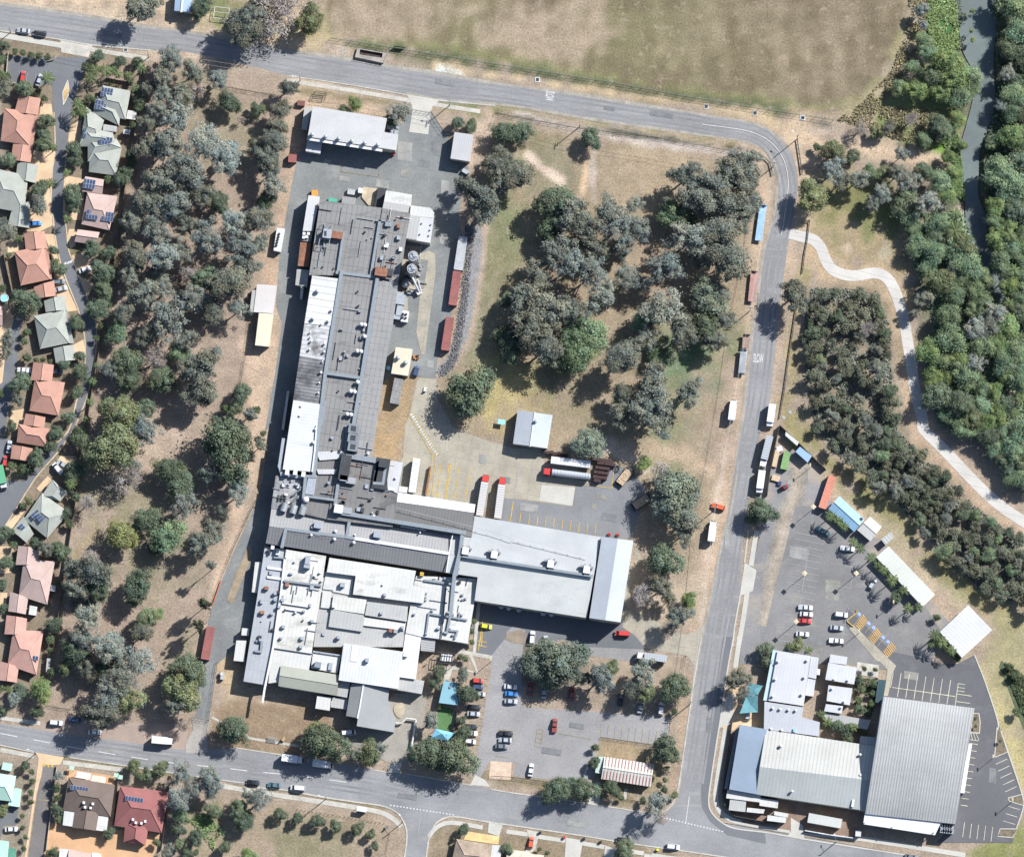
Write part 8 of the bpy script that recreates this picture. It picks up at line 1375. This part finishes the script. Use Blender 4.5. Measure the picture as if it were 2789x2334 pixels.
# fire-hose stands / red pumps
T(2, 2)
for x, y in ((760, 870), (828, 875)):
    c = P(x, y); t = tag(empty('hydrant_set', c), ('left' if x < 800 else 'right')+' of two red hydrant valve sets against the warehouse bay', 'hydrant', 'red hydrant sets'); m = MB(); [m.tube((sx, 0, 0), (sx, 0, 1), .14, n=8) for sx in (-.4, 0, .4)]; m.tube((-.5, 0, .7), (.5, 0, .7), .13, n=8); m.box((0, .5, .5), (.9, .3, .9)); mesh('valves', m.v, m.f, PA['red'], t)
T(1, 0); c = P(1088, 1228); t = tag(empty('hydrant_set', c), 'red hydrant and pole at the south-east corner of the workshop', 'hydrant'); m = MB(); m.box((0, 0, .7), (.8, 1.6, 1.2)); m.tube((0, 0, 0), (0, 0, 5.6), .12, n=8); mesh('valves', m.v, m.f, PA['red'], t)
# ================================================================ POLES, LAMPS
wood = M('pole_wood', (.16, .13, .11), .9, n1=None, n2=(3, .2))
def pole(tl, x, y, a, label, h=9, arm=2.4, lamp=False):
    T(*tl); c = P(x, y); t = tag(empty('power_pole', c, R(a)), label, 'power pole', 'power poles'); m = MB(); m.tube((0, 0, 0), (0, 0, h), .17, .12, 8); mesh('post', m.v, m.f, wood, t)
    m = MB(); m.box((0, 0, h-.4), (arm, .16, .16)); m.box((0, 0, h-1.3), (arm*.7, .14, .14)); mesh('crossarm', m.v, m.f, wood, t); m = MB(); [m.lathe((i*arm/3.4, 0, h-.32), [(.09, 0), (.11, .15), (.05, .3)], 8) for i in (-1.5, -.6, .6, 1.5)]; mesh('insulators', m.v, m.f, vwhite, t)
    if lamp: m = MB(); m.tube((0, 0, h-1.8), (0, 2.2, h-1.2), .06, n=6); mesh('lamp_arm', m.v, m.f, steel, t); m = MB(); m.box((0, 2.4, h-1.2), (.35, .8, .18)); mesh('lamp_head', m.v, m.f, vwhite, t)
    return t
pole((0, 0), 85, 262, 80, 'power pole left of the silver sedan on the north road'); pole((0, 0), 1185, 460, 85, 'power pole at the end of the estate hedge on the north road'); pole((1, 0), 345, 645, 80, 'power pole on the footpath north-west of the workshop', lamp=True); pole((1, 0), 1535, 845, 80, 'power pole east of the yard entrance', 9, 2.4, True)
pole((2, 0), 522, 1015, 80, 'power pole on the verge north of the gravel track', 9.5); pole((3, 0), 240, 1112, 50, 'power pole outside the sharp road bend', 9, 1.6, True); pole((3, 0), 52, 1330, 0, 'power pole inside the sharp road bend', 8.5, 3); pole((2, 1), 1880, 785, 0, 'power pole on the west verge between the trailers', 9, 2.6); pole((2, 2), 1600, 672, -8, 'power pole just behind the orange-red car', 9, 1.8, True)
pole((2, 3), 1403, 537, 0, 'power pole at the fence corner of the lower car park', 9, 3); pole((0, 3), 285, 930, 70, 'power pole beside the estate drive on the south road', 8, 1.4, True); pole((1, 3), 552, 1290, 80, 'power pole on the southern footpath beyond the white van', 9, 1.4, True); pole((1, 3), 1160, 1480, 20, 'power pole on the corner of the side street', 7, 1.2, True)
T(3, 3); pole((3, 3), 545, 1640, 10, 'power pole on the verge south of the club shelter', 6, 1, True); pole((3, 0), 1060, 1100, 0, '', 6) if False else None
pole((2, 1), 2065, -40, 0, '', 6) if False else None
def yard_lamp(tl, x, y, label, h=7.5, head='square'):
    T(*tl); c = P(x, y, h); c.z = 0; t = tag(empty('car_park_lamp', c), label, 'lamp post', 'car park lamp posts'); m = MB(); m.tube((0, 0, 0), (0, 0, h), .11, .08, 8); mesh('post', m.v, m.f, steel, t); m = MB()
    m.lathe((0, 0, h-.1), [(1., 0), (1.05, .15), (.3, .3)], 4) if head == 'square' else m.box((0, .4, h), (.5, 1.2, .15)); mesh('lamp_head', m.v, m.f, M('lamp_cream', (.38, .33, .22), .7), t)
for x, y, l_ in ((370, 645, 'square-headed lamp beside the salmon container'), (300, 1175, 'square-headed lamp in the middle of the old club car park'), (712, 1175, 'square-headed lamp near the diagonal shed'), (232, 1560, 'square-headed lamp left of the red car')): yard_lamp((3, 2), x, y, l_)
yard_lamp((3, 2), 345, 320, 'plain lamp post south of the blue site office', 6, 'arm'); yard_lamp((3, 2), 1010, 1410, 'plain lamp post among the palms of the club', 6, 'arm'); yard_lamp((3, 2), 735, 1640, 'lamp post on the link path by the disabled bays', 6, 'arm'); yard_lamp((3, 3), 1805, 960, 'lamp post at the tip of the upper garden bed', 5.5, 'arm'); yard_lamp((3, 3), 1960, 1305, 'lamp post at the lower garden bed', 6, 'arm'); yard_lamp((1, 3), 1865, 185, 'lamp post at the garden corner by the staff car park', 6, 'arm')
# overhead wires strung between neighbouring poles are parts of nothing else
def wires(pairs, label):
    m = MB(); c0 = pairs[0][0]
    for a, b_ in pairs:
        for off in (-.8, .8):
            p = [a.lerp(b_, t/6)+Vector((0, off, -1.2*4*(t/6)*(1-t/6))) for t in range(7)]
            for i in range(6): m.tube(p[i], p[i+1], .035, n=3)
    o = m.build('overhead_wire', M('wire', (.3, .3, .3), .6)); tag(o, label, 'wire'); return o
def pt_(tl, x, y, h): T(*tl); q = P(x, y); q.z = h; return q
wires([(pt_((0, 0), 85, 262, 8.7), pt_((0, 0), 1185, 460, 8.7)), (pt_((0, 0), 1185, 460, 8.7), pt_((1, 0), 345, 645, 8.7)), (pt_((1, 0), 345, 645, 8.7), pt_((1, 0), 1535, 845, 8.7)), (pt_((1, 0), 1535, 845, 8.7), pt_((2, 0), 522, 1015, 9.2)), (pt_((2, 0), 522, 1015, 9.2), pt_((3, 0), 52, 1330, 8.2))], 'pair of thin overhead wires along the north road')
wires([(pt_((3, 0), 52, 1330, 8.2), pt_((2, 1), 1880, 785, 8.7)), (pt_((2, 1), 1880, 785, 8.7), pt_((2, 2), 1600, 672, 8.7)), (pt_((2, 2), 1600, 672, 8.7), pt_((2, 3), 1403, 537, 8.7))], 'pair of thin overhead wires along the west verge of the east road')
# ================================================================ FENCES AND WALLS
def fence(name, label, tl, pts, h, mt, kind='mesh', th=.12, step=3.2, cat='fence'):
    T(*tl); p = PP(pts); o = tag(empty(name, p[0]), label, cat); c = p[0]; m = MB(); w_ = MB()
    for i in range(len(p)-1):
        a, b_ = p[i], p[i+1]; d = b_-a; n = max(1, int(d.length/step)); dn = d.normalized(); q = Vector((-dn.y, dn.x, 0))*th/2
        for k in range(n+1): s_ = a.lerp(b_, k/n); m.tube(s_, s_+Vector((0, 0, h)), .06 if kind == 'mesh' else .1, n=5)
        if kind == 'solid': w_.prism([(a-q)[:2], (b_-q)[:2], (b_+q)[:2], (a+q)[:2]], 0, h-.05)
        elif kind == 'rail':
            w_.prism([(a-q)[:2], (b_-q)[:2], (b_+q)[:2], (a+q)[:2]], h-.3, h-.05)
        else:
            for z in (.1, h*.5, h-.03): w_.tube(a+Vector((0, 0, z)), b_+Vector((0, 0, z)), .035, n=4)
            k = int(d.length/.5)
            for j in range(k): s_ = a.lerp(b_, (j+.5)/k); w_.tube(s_+Vector((0, 0, .1)), s_+Vector((0, 0, h)), .012, n=3, cap=False)
    rel(m, 'posts', steel if kind == 'mesh' else wood, o, c); rel(w_, {'solid': 'panels', 'rail': 'rail', 'mesh': 'wire_mesh'}[kind], mt, o, c); return o
fg = M('fence_green', (.1, .14, .11), .8); fd = M('fence_dark', (.05, .045, .04), .9); fb = M('fence_brown', (.12, .085, .06), .9, n1=(.5, .2)); fw = M('wall_render', (.3, .25, .19), .9)
fence('field_fence', 'green chain-link fence along the south edge of the playing field', (1, 0), [(590, 305), (750, 330), (1300, 420), (2050, 538), (2850, 665), (3350, 760), (4080, 880), (4600, 960)], 2.2, fg)
fence('bush_fence', 'thin wire fence on the northern edge of the western bushland', (0, 0), [(1740, 685), (2050, 740), (2200, 760)], 1.4, fd)
fence('gravel_fence', 'thin wire fence along the gravel track in the middle park', (1, 0), [(1900, 905), (2050, 935), (2560, 1025), (3200, 1100), (3800, 1210)], 1.5, fd)
fence('estate_wall', 'dark timber estate fence between the houses and the bushland, northern part', (0, 0), [(1155, 510), (1145, 680), (1100, 870), (1070, 1080), (1030, 1300), (990, 1560), (975, 1757)], 2, fb, 'solid')
fence('estate_wall', 'dark timber estate fence beside the bushland, middle part', (0, 1), [(970, 0), (945, 180), (900, 460), (888, 560)], 2, fb, 'solid'); fence('estate_wall', 'dark timber fence between the lower estate street and the bushland', (0, 1), [(830, 880), (800, 1060), (755, 1300), (715, 1550), (690, 1740)], 1.8, fb, 'solid')
fence('estate_wall', 'pale-capped estate fence behind the diagonal sage house and the pink house', (0, 2), [(655, 180), (630, 400), (590, 700), (550, 960), (515, 1160), (470, 1500), (430, 1757)], 2, fb, 'solid')
fence('garden_wall', 'rendered wall south of the palm garden at the estate entry', (0, 0), [(850, 625), (960, 645), (1060, 662)], 1.6, fw, 'solid', .25, cat='wall'); fence('garden_wall', 'pale rendered wall west of the estate car park', (0, 0), [(68, 420), (45, 660), (130, 670)], 1.2, fw, 'solid', .25, cat='wall')
fence('garden_wall', 'low rendered wall on the edge of the estate car park hedge', (0, 0), [(480, 425), (430, 480), (380, 490)], .9, fw, 'solid', .2, cat='wall')
fence('west_lane_wall', 'dark timber fence between the two estate lanes', (0, 1), [(30, 330), (60, 470), (90, 600), (110, 700)], 2, fb, 'solid')
fence('bollard_fence', 'low dark timber rail fence, north stretch beside the park path', (3, 1), [(340, 60), (318, 240), (300, 330), (282, 480)], .8, fd, 'rail', .3, 1.6); fence('bollard_fence', 'low dark timber rail fence, long stretch south of the overhanging tree', (3, 1), [(232, 770), (205, 950), (170, 1180), (140, 1400), (100, 1640)], .8, fd, 'rail', .3, 1.6)
fence('guard_rail', 'dark guard rail outside the sharp road bend', (3, 0), [(240, 1112), (262, 1260), (280, 1390)], .9, fd, 'rail', .35, 1.6); fence('guard_rail', 'dark double guard rail inside the sharp road bend', (2, 0), [(1900, 1200), (1975, 1240), (2040, 1300), (2065, 1400)], .9, fd, 'rail', .3, 1.6)
fence('compound_fence', 'dark screened fence around the corner compound, western side', (3, 2), [(100, 0), (60, 180), (20, 400), (0, 560)], 2.2, fd, 'solid', .2); fence('compound_fence', 'dark screened fence around the corner compound, north-eastern side', (3, 2), [(100, 0), (230, 120), (360, 250), (468, 352)], 2.2, fd, 'solid', .2)
fence('car_park_fence', 'wire fence between the staff car park and the east road verge', (2, 3), [(1370, 150), (1350, 300), (1300, 600), (1245, 640), (1230, 860)], 1.8, fd); fence('office_fence', 'low wire fence around the corner office lawn', (2, 3), [(690, 800), (1130, 865)], 1.2, fd)
fence('lot_fence', 'wire fence along the south edge of the staff car park', (2, 3), [(-180, 1110), (0, 1120), (250, 1155), (560, 1200)], 1.6, fd); fence('front_fence', 'low timber fence in front of the corner office', (2, 3), [(690, 1250), (880, 1290), (1100, 1330)], 1, fb, 'mesh')
fence('yard_gate', 'sliding steel gate across the north yard entrance', (1, 0), [(1240, 880), (1385, 905)], 1.8, darkm, 'mesh', step=1.5, cat='gate'); fence('factory_gate', 'dark steel gate across the west lane', (0, 3), [(1530, 645), (1670, 668)], 1.8, darkm, 'mesh', step=1.2, cat='gate')
fence('yard_fence', 'zigzag wire fence between the entry and the store shed', (1, 0), [(1385, 890), (1490, 1050), (1575, 1070)], 2, fd); fence('lane_fence', 'wire fence along the factory lane beside the bare strip', (0, 2), [(2045, 590), (1860, 980), (1760, 1230), (1660, 1560)], 1.4, fd); fence('lane_fence', 'wire fence along the east side of the factory gate lane', (0, 3), [(1735, 200), (1700, 440), (1665, 660), (1640, 790)], 1.6, fd)
fence('red_rail', 'low orange-red rail beside the factory lane', (0, 2), [(1762, 1240), (1730, 1330), (1695, 1425)], .7, PA['orange'], 'rail', .25); fence('dock_rail', 'rusty-brown rail wall beside the yellow walkway at the dock', (1, 2), [(1385, 325), (1345, 555)], 1.6, rust, 'solid', .5)
fence('old_fence', 'thin wire fence from the lane shed down through the bushland edge', (0, 1), [(1990, 860), (1965, 1100), (1920, 1350), (1880, 1420)], 1.2, fd); fence('reserve_fence', 'thin wire fence at the foot of the bushland near the shoulder', (0, 3), [(370, 550), (560, 580)], 1.2, fd)
fence('brown_house_fence', 'dark fence between the brown and the red house', (0, 3), [(945, 1120), (905, 1500)], 1.8, fd, 'solid'); fence('red_house_fence', 'dark fence east of the red-roofed house', (0, 3), [(1350, 1190), (1310, 1560), (1285, 1700)], 1.8, fd, 'solid'); fence('lane_hedge_wall', 'pale wall beside the brown estate lane', (0, 3), [(455, 1030), (420, 1290), (370, 1700)], 1.2, fw, 'solid', .2, cat='wall')
fence('child_care_fence', 'dark pool-style fence round the artificial turf', (1, 3), [(1430, 530), (1400, 700)], 1.6, fd); fence('child_care_fence', 'dark slatted fence on the car park side of the turf', (1, 3), [(1600, 590), (1570, 760)], 1.8, fd, 'solid', .25)
fence('club_fence', 'dark fence wrapping the corner in front of the blue club wing', (2, 3), [(1740, 680), (1700, 950), (1662, 1240), (1672, 1330), (1760, 1430), (2018, 1480), (2100, 1495)], 1.8, fd, 'solid', .2); fence('service_fence', 'white wall closing the brown service yard from the footpath', (3, 3), [(300, 1545), (500, 1580), (690, 1605)], 1.6, wall_wh, 'solid', .3, cat='wall')
fence('bollard_row', 'row of small dark posts on the bare corner block', (1, 3), [(320, 1372), (1015, 1485), (1060, 1570), (1040, 1757)], .5, fd, 'none' if False else 'mesh', step=4.2) if False else None
T(1, 3)
bm_ = MB(); bm_.tube((0, 0, 0), (0, 0, .9), .1, n=6); bme = bpy.data.meshes.new('bollard'); bme.from_pydata(bm_.v, [], bm_.f); bme.materials.append(wood)
for i in range(23): c = P(325+690*i/22, 1372+113*i/22); o = link(bpy.data.objects.new('bollard', bme)); o.location = c; tag(o, 'short timber bollard in the row across the bare corner block', 'bollard', 'timber bollards on the corner block')
for i in range(8): c = P(1060-4*i, 1570+22*i); o = link(bpy.data.objects.new('bollard', bme)); o.location = c; tag(o, 'short timber bollard in the line running down beside the side street', 'bollard', 'timber bollards beside the side street')
# wheelie bins on verge
T(2, 3)
for x, y, c_, l_ in ((208, 1560, 'black', 'dark wheelie bin on the south verge, first from the left'), (558, 1610, 'black', 'dark wheelie bin on the south verge east of the wide driveway'), (690, 1636, 'black', 'dark wheelie bin just left of the black car'), (402, 1598, 'red', 'red box on the footpath end'), (1145, 1698, 'lime', 'yellow-lidded bin near the white car with sunroof')):
    c = P(x, y); t = tag(empty('wheelie_bin', c), l_, 'bin'); m = MB(); m.box((0, 0, .55), (.7, .7, 1)); mesh('body', m.v, m.f, PA['black'] if c_ == 'lime' else PA[c_], t); m = MB(); m.box((0, 0, 1.08), (.8, .8, .08)); mesh('lid', m.v, m.f, PA[c_], t)
# rocks of the gravel bank: uncountable
T(1, 1)
rs_ = np.random.RandomState(3); n = 5000; bank = PP([(1690, 120), (1690, 300), (1660, 600), (1640, 800), (1600, 1000), (1560, 1180), (1480, 1270)]); bk = smooth_line(bank, 8); C = []
for _ in range(n):
    i = rs_.randint(len(bk)); p = bk[i]; C.append((p.x+rs_.normal()*.72, p.y+rs_.normal()*.8, rs_.uniform(0, .35)))
C = np.array(C); N_ = rs_.normal(size=(n, 3))*.5+np.array([0, 0, 1]); N_ /= np.linalg.norm(N_, axis=1)[:, None]
me = quads('gravel_bank', C, N_, rs_.uniform(.1, .3, n), np.ones((n, 3))*rs_.uniform(.35, 1.3, n)[:, None], rs_, 1.1); me.materials.append(M('rock', (.15, .152, .16), .9, attr='leaf', n1=None, n2=None)); o = link(bpy.data.objects.new('gravel_bank', me)); tag(o, 'bank of loose grey rock beside the container line', 'rock'); o['kind'] = 'stuff'
# ================================================================ LABELS OF THE TREES: what sets each one apart
LM = [('the north road', 300, 60), ('the playing field', 900, 60), ('the estate car park', 70, 135), ('the estate entry', 160, 110), ('the solar-panelled sage house', 225, 215), ('the double sage house', 205, 300), ('the pink house', 200, 425), ('the top-left terracotta house', 40, 250), ('the left-edge sage house', 30, 390), ('the speed hump', 140, 540),
 ('the middle sage house', 110, 680), ('the upper terracotta house', 70, 540), ('the white-ute terracotta house', 95, 800), ('the bend terracotta house', 60, 900), ('the diagonal sage house', 90, 1050), ('the pale pink house', 70, 1190), ('the salmon house', 55, 1330), ('the cream lane shed', 540, 675), ('the pinkish lane shed', 545, 610), ('the white chiller', 572, 495),
 ('the workshop', 715, 265), ('the store shed', 945, 300), ('the silos', 850, 540), ('the container line', 930, 600), ('the pump house', 825, 740), ('the steel-blue shed', 1095, 880), ('the gravel track', 1205, 360), ('the pale earth streak', 1115, 340), ('the sharp bend', 1610, 290), ('the blue flatbed trailer', 1560, 465), ('the red flatbed trailer', 1543, 590),
 ('the tube trailer', 1522, 740), ('the green lawn patch', 1400, 730), ('the verge box truck', 1500, 843), ('the timber trailers', 1290, 990), ('the warehouse end bay', 1255, 1190), ('the orange-red car', 1472, 1040), ('the blue compound office', 1647, 930), ('the salmon container', 1697, 1010), ('the light blue shed', 1735, 1050), ('the long diagonal shed', 1855, 1180),
 ('the big white diagonal shed', 1980, 1295), ('the disabled bays', 1790, 1290), ('the white club annex', 1625, 1390), ('the club courtyard', 1775, 1420), ('the barrel hall', 1880, 1560), ('the blue club wing', 1530, 1540), ('the park path entry', 1650, 490), ('the path curve', 1800, 560), ('the straight path', 1870, 740), ('the diagonal path', 1980, 940), ('the river top', 2000, 60), ('the river bend', 2000, 400), ('the creek mouth', 1950, 300),
 ('the corner office', 1285, 1580), ('the lone maroon ute', 1137, 1487), ('the shaded car row', 1180, 1420), ('the artificial turf', 912, 1460), ('the turquoise roof', 920, 1420), ('the front lawn', 520, 1450), ('the factory gate', 408, 1475), ('the pair of box trucks', 630, 1560), ('the brown house', 180, 1640), ('the red house', 290, 1660), ('the mint house', 15, 1610), ('the bus shelter', 745, 1660), ('the side street', 855, 1700), ('the bare corner block', 600, 1720), ('the planted lane island', 490, 1180), ('the gate container', 425, 1320), ('the bare grey tree', 260, 985)]
seen = {}
for t in TREES:
    nm, lx, ly = min(LM, key=lambda l: math.hypot(l[1]-t['x'], l[2]-t['y'])); dx, dy = t['x']-lx, t['y']-ly; a = math.degrees(math.atan2(-dy, dx)) % 360
    comp = ['east', 'north-east', 'north', 'north-west', 'west', 'south-west', 'south', 'south-east'][int((a+22.5)//45) % 8]; d = math.hypot(dx, dy)
    t['base'] = f"{t['size']} {t['look']} {'right by' if d < 14 else comp+' of'} {nm}"
    seen.setdefault(t['base'], []).append(t)
ORD = ['first', 'second', 'third', 'fourth', 'fifth', 'sixth', 'seventh', 'eighth', 'ninth', 'tenth', 'eleventh', 'twelfth', 'thirteenth', 'fourteenth', 'fifteenth']
for k, ts in seen.items():
    ts.sort(key=lambda t: t['x'])
    for i, t in enumerate(ts):
        lab = k
        if len(ts) == 2: lab += [', left of two', ', right of two'][i]
        elif len(ts) > 2: lab += f", {ORD[min(i, 14)]} from the left"
        t['o']['label'] = lab; t['o']['category'] = CATN[t['nm']]
        t['o']['group'] = (t['where'] or 'scattered') + ' ' + {'shrub': 'shrubs', 'palm': 'palms'}.get(CATN[t['nm']], 'trees')
print('trees', len(TREES), 'objects', len(bpy.data.objects))
